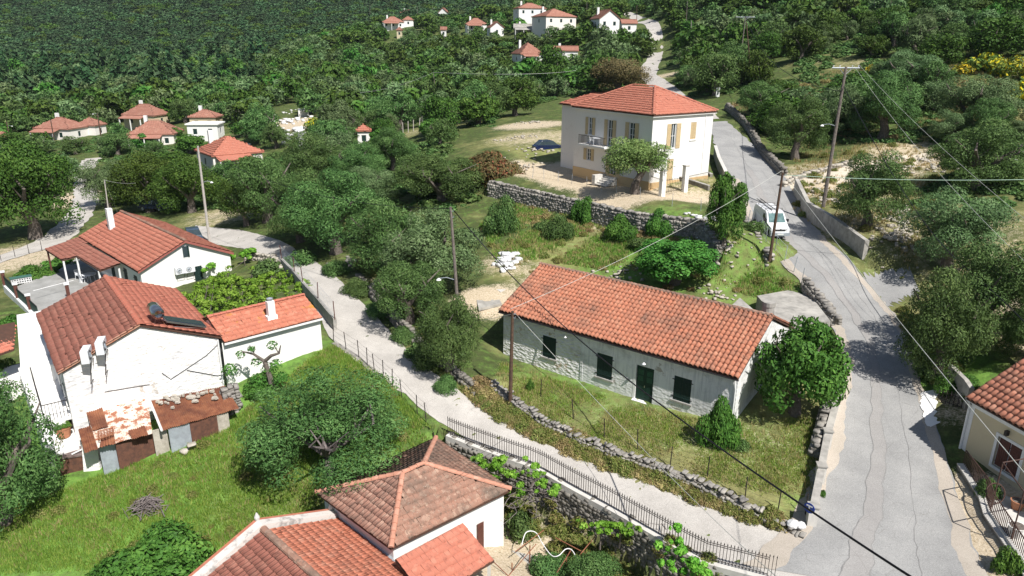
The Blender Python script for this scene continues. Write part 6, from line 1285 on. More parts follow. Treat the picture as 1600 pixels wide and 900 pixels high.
def trunk_mesh(seed, base=.13, lean=.1, h0=-1.15, fork=-.55, limbs=5, r0=.11, mat='bark', reach=1.0):
    rs = np.random.RandomState(seed); w = MB(); f = np.array([rs.randn() * lean, rs.randn() * lean, fork])
    w.tube([(0, 0, h0 - .1), (rs.randn() * .02, rs.randn() * .02, (h0 + fork) / 2), f], [r0 * 1.35, r0, r0 * .85], 8)
    for i in range(limbs):
        a = 6.283 * i / limbs + rs.rand(); e1_ = f + [math.cos(a) * .28 * reach, math.sin(a) * .28 * reach, (.32 + rs.rand() * .15) * reach ** .5]; e2 = e1_ + [math.cos(a + rs.randn() * .4) * .26, math.sin(a + rs.randn() * .4) * .26, .3]; e3 = e2 + [rs.randn() * .15, rs.randn() * .15, .3]
        w.tube([f - [0, 0, .05], e1_, e2, e3], [r0 * .6, r0 * .42, r0 * .25, .008], 5)
        for _ in range(2): e4 = e1_ + rs.randn(3) * .2 + [0, 0, .25]; w.tube([e1_, e4], [r0 * .25, .006], 4)
    return w.mesh('trunk', M[mat])
CR, TR = {}, {}
LOD = {  # kind: lump kind, material, near leaf count/size, mid, far
    'olive': ('olive', 'olive', 30000, .027), 'olive_grey': ('olive', 'olive_grey', 30000, .027), 'oak': ('oak', 'oak', 26000, .030), 'broad': ('broad', 'broad', 17000, .042), 'fir': ('fir', 'fir', 6000, .06),
    'feathery': ('broad', 'feathery', 18000, .030), 'brownish': ('oak', 'brownish', 18000, .03), 'openolive': ('olive', 'olive', 32000, .022), 'straw': ('bush', 'straw', 900, .09), 'russet': ('bush', 'russet', 10000, .04), 'broom': ('bush', 'broom', 6000, .05), 'bush': ('bush', 'olive', 11000, .036), 'bushbroad': ('bush', 'broad', 11000, .042), 'weed': ('bush', 'weed', 900, .11)}
def get_crown(kind, lod, var):
    k = (kind, lod, var)
    if k not in CR:
        lk, mt, n, s_ = LOD[kind]; f, g = {0: (1, 1), 1: (.24, 1.9), 2: (.028, 5.2)}[lod]
        CR[k] = crown_mesh('crown', lk, hash(kind) % 1000 * 0 + var * 17 + len(kind) * 101 + 3, int(n * f), s_ * g, mt, asp=.38 if 'olive' in kind else .55, nl={'fir': 30, 'bush': 26}.get(lk, 58 if kind != 'openolive' else 64), thin=kind == 'openolive', droop=.5 if kind == 'feathery' else 0)
    return CR[k]
def get_trunk(kind, var):
    k = (kind in ('fir',), var % 3)
    if kind == 'openolive': return trunk_mesh(77, limbs=7, r0=.06, fork=-.7, mat='twig', reach=1.25)
    if k not in TR: TR[k] = trunk_mesh(var + 50) if not k[0] else MB().tube([(0, 0, -1.4), (0, 0, 1.2)], [.07, .02], 6).mesh('trunk', M['bark'])
    return TR[k]
NAME = {'olive': ('olive_tree', 'olive tree'), 'olive_grey': ('olive_tree', 'olive tree'), 'openolive': ('olive_tree', 'olive tree'), 'brownish': ('feathery_tree', 'tree'), 'straw': ('weed_clump', 'weeds'), 'oak': ('oak_tree', 'oak tree'), 'broad': ('broadleaf_tree', 'tree'), 'fir': ('conifer_tree', 'conifer'), 'feathery': ('feathery_tree', 'tree'), 'russet': ('russet_bush', 'bush'), 'broom': ('broom_bush', 'bush'), 'bush': ('bush', 'bush'), 'bushbroad': ('bush', 'bush'), 'weed': ('weed_clump', 'weeds')}
TREES = []
def tree(kind, X, Rw, Hh, label, lod=0, group=None, var=None, trunk=True):
    """X base point, Rw crown radius, Hh full height"""
    var = rnd.randrange({0: 3 if 'olive' in kind else 2, 1: 4, 2: 3}[lod]) if var is None else var
    bushy = LOD[kind][0] == 'bush'; sx_ = float(Rw)
    t = thing(NAME[kind][0], label, NAME[kind][1], X, rnd.uniform(0, 6.28), group)
    c = link(bpy.data.objects.new('crown', get_crown(kind, lod, var)), t)
    if bushy: c.scale = (sx_, sx_, Hh / 1.0); c.location = (0, 0, .0)
    elif kind == 'fir': c.scale = (sx_, sx_, Hh / 2.9); c.location = (0, 0, Hh / 2.9 * 1.15)
    else:
        th_ = (.04 if kind != 'feathery' else .30) * Hh; cz = (Hh + th_) / 2; rz_ = (Hh - th_) / 2 * 1.14; c.scale = (sx_, sx_, rz_); c.location = (0, 0, cz)
    if trunk and not bushy:
        k = link(bpy.data.objects.new('trunk', get_trunk(kind, var)), t)
        if kind == 'fir': k.scale = c.scale; k.location = c.location
        else: k.scale = (sx_, sx_, cz / 1.15); k.location = (0, 0, cz)
    TREES.append((X[0], X[1], Rw)); return t
def ptree(kind, cx, top, base, wpx, label, lod=0, X=None, **kw):
    """tree from its picture: centre x, top y, ground y under it, crown width"""
    full = LOD[kind][0] != 'bush' and kind != 'feathery'
    if X is None:
        if full: base -= wpx * .13
        X = G(cx, base)
    D = proj(X)[0][2]; Rw = wpx / 2 * D / F * 1.04
    hpx = base - top; v = ((base + top) / 2 - 450) / F; Hh = max(.4, (hpx * D / F - Rw * (.04 if full else .25)) / (cp - v * sp)); Hh = max(Hh, Rw * .9)
    return tree(kind, X, Rw, Hh, label, lod, **kw)
for a in [('oak', 55, 222, 392, 150, 'big dark oak left of the pale path, at the left picture edge'), ('oak', 235, 238, 345, 110, 'spreading dark oak above the porch house'), ('oak', 300, 245, 345, 100, 'dark oak right of the tall pale lamp pole, shading a parked car'),
          ('olive_grey', 170, 240, 335, 90, 'grey-green olive tree between the pale path and the dark oaks'), ('olive', 418, 228, 362, 120, 'tall olive tree overhanging the bend of the lane'), ('olive', 495, 203, 300, 110, 'olive tree behind the lane bend trees, right of the orange hipped roof'),
          ('olive', 525, 262, 415, 150, 'large round olive tree in the middle of the row above the lane'), ('olive', 612, 305, 445, 140, 'olive tree between the large round one and the pole'), ('olive_grey', 672, 325, 478, 165, 'big olive tree behind the pale pole with the lamp'),
          ('olive', 703, 450, 600, 105, 'dense dark olive tree at the lane edge in front of the long house corner'), ('olive', 690, 232, 330, 132, 'wide olive tree left of the terrace wall'), ('olive', 615, 195, 275, 75, 'olive tree with a thick pale trunk behind the row'),
          ('olive', 560, 215, 300, 90, 'small olive tree below the red-roofed hut'), ('broad', 1055, 362, 458, 130, 'bright green fig tree behind the long house'), ('broad', 1130, 258, 392, 62, 'tall narrow bright tree beside the parked van'),
          ('feathery', 992, 198, 303, 112, 'feathery tree with grey trunk in front of the two-storey house'), ('broad', 1242, 486, 664, 142, 'large bright fig tree between the long house and the road'),
          ('bushbroad', 1120, 592, 690, 72, 'leafy green shrub against the right corner of the long house'), ('olive', 1242, 145, 262, 100, 'olive tree on the bank right of the upper road'), ('olive', 1190, 118, 195, 85, 'olive tree just behind the small white sign'),
          ('olive', 1355, 232, 368, 120, 'round olive tree behind the roadside concrete wall'), ('olive_grey', 1480, 292, 440, 150, 'large grey olive tree on the right between pale stones'), ('olive', 1520, 186, 315, 150, 'olive tree at the right with the black cable passing before it'),
          ('olive', 1535, 372, 560, 175, 'biggest dark olive tree above the cream house'), ('olive', 1462, 420, 612, 135, 'dark olive tree shading the road just above the iron gate'), ('olive', 1600, 455, 585, 90, 'olive tree at the right edge above the cream roof'), ('olive_grey', 1415, 76, 150, 95, 'grey olive tree below the right hilltop'),
          ('olive', 1378, 105, 232, 115, 'olive tree just right of the tallest pole'), ('olive_grey', 1515, 103, 225, 120, 'grey-green olive tree in front of the yellow broom'), ('olive_grey', 1590, 186, 225, 60, 'small olive tree at the right edge over white stones'),
          ('openolive', 518, 586, 775, 262, 'wide low olive tree with bare grey limbs beside the rusty shack'), ('olive', 8, 598, 842, 195, 'dense dark green tree at the left edge below the white terrace'), ('bushbroad', 4, 535, 600, 55, 'small dark leafy tree at the left edge beside the annex'),
          ('bush', 785, 283, 365, 62, 'shrub at the left end of the terrace wall'), ('bush', 873, 318, 372, 50, 'round shrub below the terrace wall'), ('bushbroad', 973, 320, 370, 58, 'bright round shrub under the middle of the terrace wall'), ('bushbroad', 912, 285, 345, 42, 'slim shrub against the terrace wall face'),
          ('bushbroad', 1033, 310, 362, 50, 'shrub under the right part of the terrace wall'), ('russet', 765, 200, 280, 112, 'russet-flowered oleander bush left of the two-storey house'), ('brownish', 965, 90, 158, 95, 'brownish feathery tree behind the two-storey roof'), ('broad', 830, 250, 0, 1, '')][:-1]:
    ptree(*a)
for a in [('broad', 748, 140, 205, 68, 'bright round tree left of the stony clearing'), ('oak', 805, 120, 190, 70, 'dark tree directly left of the two-storey house'), ('oak', 858, 70, 150, 60, 'dark green tree above the clearing'), ('broad', 675, 180, 222, 40, 'small bright citrus tree by the wooden posts'),
          ('broad', 1010, 82, 0, 1, '')][:-1]: ptree(*a, lod=1)
for px, py, hh, w, lb in ((1540, 85, 42, 70, 'left clump of yellow flowering broom on the right hillside'), (1575, 90, 48, 60, 'middle clump of yellow flowering broom'), (1598, 125, 60, 70, 'yellow flowering broom at the right picture edge'), (1500, 100, 25, 45, 'low yellow broom left of the others'), (1370, 100, 28, 40, 'small yellow broom by the hillside stones'), (1270, 155, 40, 50, 'faded broom bush left of the tallest pole'), (493, 185, 28, 34, 'yellow bush beside the ruined plot')):
    ptree('broom', px, py - hh * .4, py + hh * .6, w, lb, lod=1)
for px, py, w, hh, k, lb in ((1490, 590, 75, 40, 'bushbroad', 'ivy hedge on the bank behind the iron gate'), (1520, 612, 50, 35, 'bushbroad', 'bright hedge against the cream house roof'), (1455, 570, 60, 40, 'bush', 'dark shrub under the big olive above the gate'), (60, 428, 70, 26, 'bushbroad', 'left part of the hedge along the patio'), (100, 408, 60, 28, 'bushbroad', 'right part of the hedge along the patio'), (20, 500, 40, 30, 'bushbroad', 'shrub below the patio wall'),
                         (250, 905, 200, 60, 'bushbroad', 'leafy shrub mass at the bottom edge below the meadow'), (340, 880, 90, 50, 'bushbroad', 'yellow-green shrub beside the foreground parapet'), (410, 600, 60, 30, 'bushbroad', 'leafy growth at the foot of the white wing'), (420, 415, 60, 30, 'bush', 'shrub by the bend fence'), (1540, 760, 40, 40, 'bush', 'weedy plant behind the courtyard railing'), (1572, 870, 45, 50, 'bushbroad', 'green potted shrub in the courtyard'),
                         (850, 880, 90, 50, 'bush', 'dark creeping shrub under the railing wall'), (810, 815, 60, 50, 'bush', 'dark shrub below the first vine'), (930, 900, 90, 45, 'bush', 'dark shrub in the lower garden'), (690, 500, 60, 45, 'bush', 'undergrowth at the foot of the roadside olive'), (470, 400, 55, 28, 'bush', 'shrub at the inner side of the lane bend'), (650, 545, 40, 30, 'bush', 'low shrub in the bank wall'), (1180, 350, 50, 26, 'bush', 'weeds beside the van fence'), (1000, 375, 45, 25, 'bush', 'low shrub in the field below the terrace wall'), (848, 350, 34, 20, 'bush', 'tiny shrub in the stony field'),
                         (1155, 690, 40, 22, 'bush', 'low shrub at the edge of the yard shade'), (1285, 770, 14, 14, 'bushbroad', 'small green plant sprouting beside the end wall'), (828, 600, 14, 22, 'bushbroad', 'staked sapling in front of the long house')):
    X = G(px, min(py + hh * .4, 899)) if py < 890 else at(px, py, -2.4); ptree(k, px, py - hh * .6, py + hh * .4, w, lb, lod=0 if w > 60 else 1, X=X)
for a in [('olive', 640, 395, 520, 120, 'low olive tree in front of the big grey one, overhanging the bank wall'), ('olive', 470, 262, 392, 110, 'olive tree left of the large round one at the lane bend'), ('oak', 385, 270, 362, 70, 'dark tree behind the lane bend, right of the lamp pole'), ('olive', 660, 230, 320, 90, 'olive tree between the thick-trunked one and the terrace wall'), ('olive_grey', 580, 250, 340, 90, 'silvery olive behind the row above the lane')]: ptree(*a)
for px, py, w in ((520, 418, 60), (560, 448, 60), (600, 480, 60), (635, 520, 60), (665, 560, 55), (700, 598, 50)): ptree('bush', px, py - 22, py + 10, w, 'dark undergrowth on the bank of the lane, ' + {520: 'nearest the bend', 560: 'second from the bend', 600: 'third from the bend', 635: 'fourth from the bend', 665: 'beside the roadside olive', 700: 'at the foot of the roadside olive'}[px])
for a in [('olive_grey', 60, 212, 246, 50, 'silvery tree hiding the left end of the long low far house'), ('olive', 118, 210, 246, 44, 'tree before the right wing of the long low far house'), ('olive', 185, 205, 250, 56, 'dark tree beside the street-lamp pole at the far left'), ('olive_grey', 100, 232, 300, 60, 'silvery olive just left of the pale path'),
          ('broad', 222, 208, 236, 34, 'bright round bush between the two far hipped roofs'), ('broad', 268, 196, 226, 40, 'bright tree right of the cream hipped house'), ('olive', 290, 150, 198, 48, 'tree behind the flat-roofed white building'), ('broad', 300, 208, 246, 50, 'leafy tree in front of the flat-roofed white building'), ('olive', 345, 222, 262, 44, 'tree left of the orange hipped roof'),
          ('broad', 395, 240, 300, 70, 'tree hiding the wall of the orange hipped roof'), ('olive', 350, 250, 305, 60, 'low olive under the left eave of the orange roof'), ('olive', 432, 190, 238, 50, 'olive tree right of the orange hipped roof'), ('broad', 350, 122, 168, 45, 'bright tree in the valley above the flat-roofed building'), ('oak', 268, 235, 300, 80, 'oak between the pale path and the tall lamp pole'),
          ('olive', 545, 195, 232, 40, 'small tree left of the red-roofed hut'), ('broad', 598, 198, 235, 42, 'small tree right of the red-roofed hut'), ('broad', 540, 165, 200, 60, 'green tree behind the red-roofed hut'), ('oak', 20, 205, 240, 40, 'dark tree at the left edge before the far roofs'), ('olive', 148, 180, 212, 40, 'tree behind the lamp pole among the far roofs')]: ptree(*a, lod=1)
# planters
for t, px in PLANTERS:
    o = link(bpy.data.objects.new('plant', get_crown('bushbroad' if px > 95 else 'oak', 1, 0)), t); o.scale = (.5, .5, .45); o.location = (0, 0, .6)
# pruned tree before the wing
X = G(427, 612); t = thing('pruned_tree', 'pruned dark-trunked tree with few leaves before the white wing', 'tree', X); w = MB()
br = [([(0, 0, -.2), (-.1, 0, .9), (-.35, .1, 1.9)], [.20, .16, .13]), ([(-.35, .1, 1.9), (.1, 0, 2.3), (.6, -.1, 2.5), (.75, -.1, 3.0)], [.12, .10, .07, .03]), ([(-.35, .1, 1.9), (-.9, 0, 2.4), (-1.5, 0, 2.55), (-1.7, .1, 2.4)], [.10, .07, .04, .02]), ([(.6, -.1, 2.5), (.2, .2, 3.0)], [.04, .015]), ([(-.9, 0, 2.4), (-.8, .1, 2.9)], [.04, .015])]
for p, r in br: w.tube(p, r, 7)
w.build('trunk', M['bark'], t); rs = np.random.RandomState(4); V_, Fq, v = leaves(np.array([(-1.7, .1, 2.3), (-1.0, 0, 2.7), (.2, .1, 2.9), (-.8, 0, 1.9), (-.2, .3, 1.3), (.3, .1, 1.7), (-2.4, 0, 1.4), (.5, 0, .8), (-.8, 0, .7)]), np.array([.28, .22, .3, .3, .45, .35, .42, .5, .5]), 1500, .075, rs); np_obj('crown', V_, Fq, M['broad'], t, {'v': ('FACE', v)})
# vines
def vine(label, pix, n, r, size=.085, kind='stuff', name='grape_vine', stems=None, mat='vine'):
    P = np.array([at(*p) for p in pix]); t = thing(name, label, 'vine', (P[0][0], P[0][1], P[0][2])); rs = np.random.RandomState(len(label)); q = P[0]; P0 = P
    P = np.vstack([P] + [P + rs.randn(len(P), 3) * [r * .8, r * .8, r * .45] for _ in range(3)])
    V_, Fq, v = leaves(P - q, np.array([r * rs.uniform(.25, .85) for _ in P]), n, size, rs, up=.6, asp=.85, squash=.7, inner=.5); np_obj('leaves', V_, Fq, M[mat], t, {'v': ('FACE', v)}, kind='stuff')
    P = P0; w = MB()
    for a, b_ in zip(P[:-1], P[1:]): w.tube([a - q + [0, 0, -.1], (a + b_) / 2 - q + [0, 0, rs.randn() * .15 - .1], b_ - q + [0, 0, -.1]], .025, 4)
    for p in (P[0], P[len(P) // 2]): w.tube([p - q, p - q + [rs.randn() * .3, rs.randn() * .3, -1.4]], [.03, .04], 5)
    w.build('stem', M['bark'], t); return t
pg = []
for px in range(300, 485, 13):
    for py in range(420, 500, 9):
        if inpoly(np.array([[px, py]]), [(288, 470), (330, 432), (395, 418), (425, 425), (478, 432), (490, 458), (400, 482), (330, 496)])[0]: (rnd.random() < .78) and pg.append((px + rnd.uniform(-6, 6), py + rnd.uniform(-4, 4), 1.3 + rnd.uniform(-.45, .35)))
vine('bright vine canopy filling the yard between the white houses', pg, 16000, .52, .085)
vine('vine growing along the right side of the porch house gable', [(330, 415, 1.2), (345, 405, 1.2), (362, 402, 1.3), (380, 398, 1.3), (398, 392, 1.3), (335, 440, .9), (340, 455, .8)], 4200, .5, .10)
vine('vine hanging on the railing beside the hip roof', [(757, 722, -.1), (770, 730, -.1), (785, 722, .1), (800, 738, 0), (825, 735, .1), (838, 742, .1), (850, 760, 0), (862, 770, -.2), (775, 752, -.6), (810, 760, -.7)], 3800, .34, .075)
vine('middle vine spilling over the kerb of the railing', [(940, 818, -.4), (950, 830, -.6), (960, 822, -.5), (972, 826, -.6), (985, 832, -.8), (912, 822, -1.0)], 1500, .27, .07)
vine('yellow-green vine climbing the railing near the bottom edge', [(1060, 830, .5), (1062, 845, .2), (1056, 862, -.1), (1048, 880, -.4), (1075, 876, -.2), (1090, 888, -.3), (1105, 895, -.3), (1040, 866, -.6), (1065, 893, -.7)], 2600, .26, .075)
# bare vine twigs in the dark garden under the railing
t = thing('bare_vine', 'tangle of bare grey vine stems below the railing', 'vine', at(820, 790, -1.6)); w = MB(); q = at(820, 790, -1.6)
for k in range(26):
    p = at(770 + rnd.random() * 90 + (230 if k % 3 == 0 else 0), 750 + rnd.random() * 60 + (60 if k % 3 == 0 else 0), -1.6 + rnd.random()) - q; L_ = []
    for j in range(5): L_.append(p.copy()); p = p + np.array([rnd.gauss(0, .4), rnd.gauss(0, .3), rnd.gauss(-.05, .2)])
    w.tube(L_, [.03, .022, .018, .014, .008], 4)
w.build('stems', M['twig'], t, kind='stuff')

# ---- the groves beyond: scattered trees, nearest ones as things of their own
EXC = [[(752, 262), (1100, 325), (1225, 400), (1190, 475), (780, 490), (735, 380)], [(775, 178), (895, 150), (1150, 150), (1240, 262), (1250, 345), (760, 345)], [(1225, 225), (1470, 222), (1490, 275), (1400, 330), (1380, 420), (1240, 330)], [(98, 245), (158, 235), (165, 330), (150, 350), (70, 430), (-60, 440), (-60, 398), (90, 375)], [(60, 328), (215, 318), (330, 350), (480, 400), (520, 480), (400, 600), (-60, 600), (-60, 415)],
       [(432, 162), (485, 160), (482, 200), (462, 232), (430, 225)], [(995, 92), (1030, 82), (1058, 120), (1075, 172), (1000, 135)], [(975, 18), (1010, 25), (1012, 40), (975, 35)], [(690, 170), (735, 165), (735, 200), (690, 205)], [(1200, 92), (1245, 94), (1245, 108), (1200, 108)], [(1560, 140), (1620, 140), (1620, 200), (1560, 195)], [(630, 200), (665, 192), (672, 222), (630, 226)], [(1030, 104), (1075, 100), (1080, 128), (1035, 126)]]
VIS = [(1490, 82, 1625, 150, 95), (715, 202, 812, 262, 100), (1003, 80, 1022, 118, 190), (1035, 52, 1050, 82, 220), (1000, 115, 1042, 132, 160), (435, 165, 482, 220, 170), (118, 252, 150, 288, 150), (965, 14, 1005, 30, 260), (632, 192, 660, 210, 130), (1158, 26, 1182, 100, 110), (1200, 92, 1240, 112, 130), (1300, 94, 1345, 104, 130)]
LM = [(1000, 140, 'the two-storey house'), (832, 90, 'the steep-roofed grove house'), (877, 40, 'the top centre houses'), (952, 45, 'the white gabled house'), (757, 45, 'the low ridge house'), (620, 40, 'the far ridge houses'), (570, 212, 'the red-roofed hut'), (455, 190, 'the ruined plot'), (378, 232, 'the orange hipped roof'), (245, 205, 'the wide pinkish roof'), (220, 175, 'the cream hipped house'), (95, 203, 'the long low far house'), (1320, 110, 'the tallest pole'), (1165, 60, 'the far pair of poles'), (1550, 95, 'the yellow broom'), (1118, 140, 'the small white sign'), (680, 140, 'the thin grove pole'), (1035, 100, 'the upper road bend'), (502, 160, 'the pale short pole'), (130, 265, 'the pale path'), (1400, 250, 'the dirt track'), (720, 190, 'the dry clearing')]
KW = {'olive': 'green olive tree', 'olive_grey': 'silvery olive tree', 'oak': 'dark oak', 'broad': 'bright leafy tree', 'fir': 'dark pointed conifer'}
cand = []; rs = np.random.RandomState(21); y = 62.
while y < 420:
    st_ = 4.5 + y * .007; w_ = y * .80 + 12; x = -w_
    while x < w_: cand.append((x + rs.uniform(-.42, .42) * st_, y + rs.uniform(-.42, .42) * st_)); x += st_
    y += st_
cand = np.array(cand); cz_ = H(cand[:, 0], cand[:, 1]); pc = proj(np.column_stack([cand, cz_])); ok = (pc[:, 0] > -70) & (pc[:, 0] < 1670) & (pc[:, 1] < 460) & (pc[:, 1] > -60)
nz = rs.rand(len(cand)); nz2 = np.sin(cand[:, 0] * .045 + 1.3) * np.cos(cand[:, 1] * .037) + .45 * rs.randn(len(cand))
for poly in EXC: ok &= ~inpoly(pc[:, :2], poly)
LN = np.array([(np.array(G(*a)) + G(*b_))[:2] / 2 for a, b_ in zip(LANE_S[8:], LANE_N[8:])])
near_ok = lambda p, c: not (p[2] < 62 or (p[0] < 780 and p[1] > 262) or (p[2] < 76 and p[0] < 520) or (p[0] < 800 and segdist(np.array([c[0]]), np.array([c[1]]), LN)[0][0] < 4.5) or (p[0] > 1180 and p[2] < 80 and p[1] > 230))
MAIN_R = np.array([G(*p)[:2] for p in [(1118, 195), (1085, 170), (1030, 135), (1012, 122), (1006, 105), (1022, 90), (1040, 76), (1040, 60), (1015, 40), (998, 28)]])
sel = []
for i in np.where(ok)[0]:
    p, c = pc[i], cand[i]
    if not near_ok(p, c): continue
    if segdist(np.array([c[0]]), np.array([c[1]]), MAIN_R)[0][0] < 3.6: continue
    R = 2.2 + 2.5 * rs.rand() ** 1.4; 
    if any((c[0] - a) ** 2 + (c[1] - b_) ** 2 < ((R + r) * .52) ** 2 for a, b_, r in TREES[:90]): continue
    conif = p[0] < 420 and 76 < p[1] < 165 and p[0] * .12 + p[1] < 190
    u = nz[i] + nz2[i] * .12
    kind = 'fir' if conif and u < .42 else ('oak' if u < .30 else 'olive' if u < .62 else 'olive_grey' if u < .93 else 'broad')
    Hh = R * rs.uniform(1.45, 1.9) if kind != 'fir' else R * rs.uniform(2.2, 3.0)
    if kind == 'oak' and rs.rand() < .3: R *= 1.3
    hp = Hh * F / p[2]; wp_ = R * F / p[2]; bad = False
    for x0, y0, x1, y1, D_ in PROT + VIS:
        if p[2] < D_ + 2 and p[0] + wp_ * .8 > x0 + 2 and p[0] - wp_ * .8 < x1 - 2 and p[1] - hp < y1 - 1 and p[1] > y0: bad = True; break
        if -3 < p[2] - D_ < 12 and x0 - 2 < p[0] < x1 + 2: bad = True; break
    if bad: continue
    sel.append((p[2], kind, c, cz_[i], R, Hh, p))
sel.sort(key=lambda s_: s_[0]); cnt = {}; rest = {}
def describe(kind, R, Hh, p):
    j = min(range(len(LM)), key=lambda q: (LM[q][0] - p[0]) ** 2 + ((LM[q][1] - p[1]) * 1.8) ** 2); lx, ly, nm = LM[j]; dx, dy = p[0] - lx, p[1] - ly
    near = 'close ' if abs(dx) + abs(dy) < 35 else ('well ' if abs(dx) + abs(dy) > 110 else '')
    rel = ('behind and ' if dy < -18 else 'in front and ' if dy > 22 else '') + ('left of' if dx < -8 else 'right of' if dx > 8 else 'in line with')
    nr = near if kind != 'broad' else ''; sz = ('small ' if R < 2.7 else 'broad ' if R > 3.5 else 'medium ') + ('flat-topped ' if Hh / R < 1.55 and kind != 'fir' else 'tall ' if Hh / R > 1.8 and kind != 'fir' else '')
    return f'{sz}{KW[kind]}, {nr}{rel} {nm}'.replace('behind and ', 'behind, ').replace('in front and ', 'before, ').replace('medium ', '').replace('dark pointed conifer', 'pointed conifer')
lab = {}
for it in sel:
    D_, kind, c, z, R, Hh, p = it; kk = NAME[kind][0]; cnt[kk] = cnt.get(kk, 0) + 1
    if cnt[kk] <= 290: lab.setdefault(describe(kind, R, Hh, p), []).append(it)
    else: rest.setdefault(kind, []).append(it)
ORD = 'first second third fourth fifth sixth seventh eighth ninth tenth eleventh twelfth thirteenth fourteenth fifteenth'.split()
for lb, its in lab.items():
    its.sort(key=lambda q: q[6][0]); lb0 = lb
    for ki, it in enumerate(its):
        if 1 < len(its) <= 30: lb = lb0 + ((', leftmost' if ki == 0 else ', ' + ORD[ki] + ' from left') if ki < len(its) / 2 else (', rightmost' if ki == len(its) - 1 else ', ' + ORD[len(its) - 1 - ki] + ' from right'))
        D_, kind, c, z, R, Hh, p = it
        tree(kind, (c[0], c[1], z - .1), R, Hh, lb, 0 if D_ < 92 else 1 if D_ < 150 else 2, group={'fir': 'dark conifers in the valley wood', 'oak': 'oaks in the grove', 'broad': 'leafy trees in the grove'}.get(kind, 'olive trees in the grove'), trunk=D_ < 170)
# what lies beyond, too many to count: one wood per kind, set out with geometry nodes
def scatter(name, label, mesh_src, pts, scl, cat='wood'):
    me = bpy.data.meshes.new(name); pts = np.array(pts, np.float32); me.vertices.add(len(pts)); me.vertices.foreach_set('co', pts.ravel())
    a = me.attributes.new('scl', 'FLOAT_VECTOR', 'POINT'); a.data.foreach_set('vector', np.array(scl, np.float32).ravel())
    rot = np.zeros((len(pts), 3), np.float32); rot[:, 2] = np.random.RandomState(1).rand(len(pts)) * 6.28
    a = me.attributes.new('rot', 'FLOAT_VECTOR', 'POINT'); a.data.foreach_set('vector', rot.ravel()); me.update()
    o = link(bpy.data.objects.new(name, me)); tag(o, label, cat, kind='stuff')
    g = bpy.data.node_groups.new(name, 'GeometryNodeTree'); g.interface.new_socket('Geometry', in_out='INPUT', socket_type='NodeSocketGeometry'); g.interface.new_socket('Geometry', in_out='OUTPUT', socket_type='NodeSocketGeometry')
    N_ = g.nodes; gi = N_.new('NodeGroupInput'); go = N_.new('NodeGroupOutput'); iop = N_.new('GeometryNodeInstanceOnPoints'); oi = N_.new('GeometryNodeObjectInfo'); oi.inputs['Object'].default_value = mesh_src; oi.inputs['As Instance'].default_value = True
    def na(nm): q = N_.new('GeometryNodeInputNamedAttribute'); q.data_type = 'FLOAT_VECTOR'; q.inputs['Name'].default_value = nm; return q.outputs[0]
    m2p = N_.new('GeometryNodeMeshToPoints'); g.links.new(gi.outputs[0], m2p.inputs[0]); g.links.new(m2p.outputs[0], iop.inputs['Points']); g.links.new(oi.outputs['Geometry'], iop.inputs['Instance'])
    e2 = N_.new('FunctionNodeEulerToRotation'); g.links.new(na('rot'), e2.inputs[0]); g.links.new(e2.outputs[0], iop.inputs['Rotation']); g.links.new(na('scl'), iop.inputs['Scale']); g.links.new(iop.outputs[0], go.inputs[0])
    md = o.modifiers.new('scatter', 'NODES'); md.node_group = g; return o
def crown_of(kind):
    for o in bpy.data.objects:
        if o.name.startswith('crown') and o.data is CR.get((kind, 2, 0)): return o
def xf(kind, R, Hh, z):
    if kind == 'fir': return (R, R, Hh / 2.9), z + Hh / 2.9 * 1.15
    th_ = .04 * Hh; return (R, R, (Hh - th_) / 2 * 1.14), z + (Hh + th_) / 2
FARP = {}
for kind, its in rest.items():
    for D_, _, c, z, R, Hh, p in its: s_, zz_ = xf(kind, R, Hh, z - .2); FARP.setdefault(kind, []).append(((c[0], c[1], zz_), s_))
# far mountainside
pts = []; y = 380.
while y < 1500:
    st_ = 4.6 + (y - 380) * .009; w_ = y * .78; x = -w_
    while x < w_: pts.append((x + rs.uniform(-.5, .5) * st_, y + rs.uniform(-.5, .5) * st_)); x += st_
    y += st_ * .9
pts = np.array(pts); z = H(pts[:, 0], pts[:, 1]); pp_ = proj(np.column_stack([pts, z])); k = (pp_[:, 0] > -40) & (pp_[:, 0] < 1640) & (pp_[:, 1] > -25) & (pp_[:, 1] < 200) & (rs.rand(len(pts)) > .04)
LOD['maquis'] = ('oak', 'maquis', 15000, .045); NAME['maquis'] = ('maquis', 'bush')
for (x, y), z_ in zip(pts[k], z[k]):
    R = rs.uniform(2.6, 5.2) * (1 + max(0, y - 500) / 1200); kd = 'maquis' if rs.rand() < .8 else 'oak'; s_ = (R, R, R * .75); FARP.setdefault(kd, []).append(((x, y, z_ + R * .35), s_))
for kind, nm, lb in (('olive', 'far_olive_wood', 'far green olive trees merging on the slopes'), ('olive_grey', 'far_silver_olive_wood', 'far silvery olive trees merging on the slopes'), ('oak', 'far_oak_wood', 'far dark oaks merging on the slopes'), ('broad', 'far_leafy_wood', 'far bright leafy trees on the slopes'), ('fir', 'far_conifer_wood', 'dense dark conifer wood in the valley'), ('maquis', 'mountain_scrub', 'dark scrub covering the far mountainside')):
    if kind not in FARP: continue
    src = crown_of(kind)
    if src is None:
        X = np.array([FARP[kind][0][0][0], FARP[kind][0][0][1]]); zz_ = gz(*X); t = thing('scrub_bush', 'single dark scrub bush at the foot of the far mountain', 'bush', (X[0], X[1], zz_)) if kind == 'maquis' else thing(NAME[kind][0], KW[kind] + ' at the near edge of the far wood', 'tree', (X[0], X[1], zz_))
        src = link(bpy.data.objects.new('crown', get_crown(kind, 2, 0)), t); src.scale = (3.2, 3.2, 2.4); src.location = (0, 0, 1.2)
    scatter(nm, lb, src, [a[0] for a in FARP[kind]], [a[1] for a in FARP[kind]])
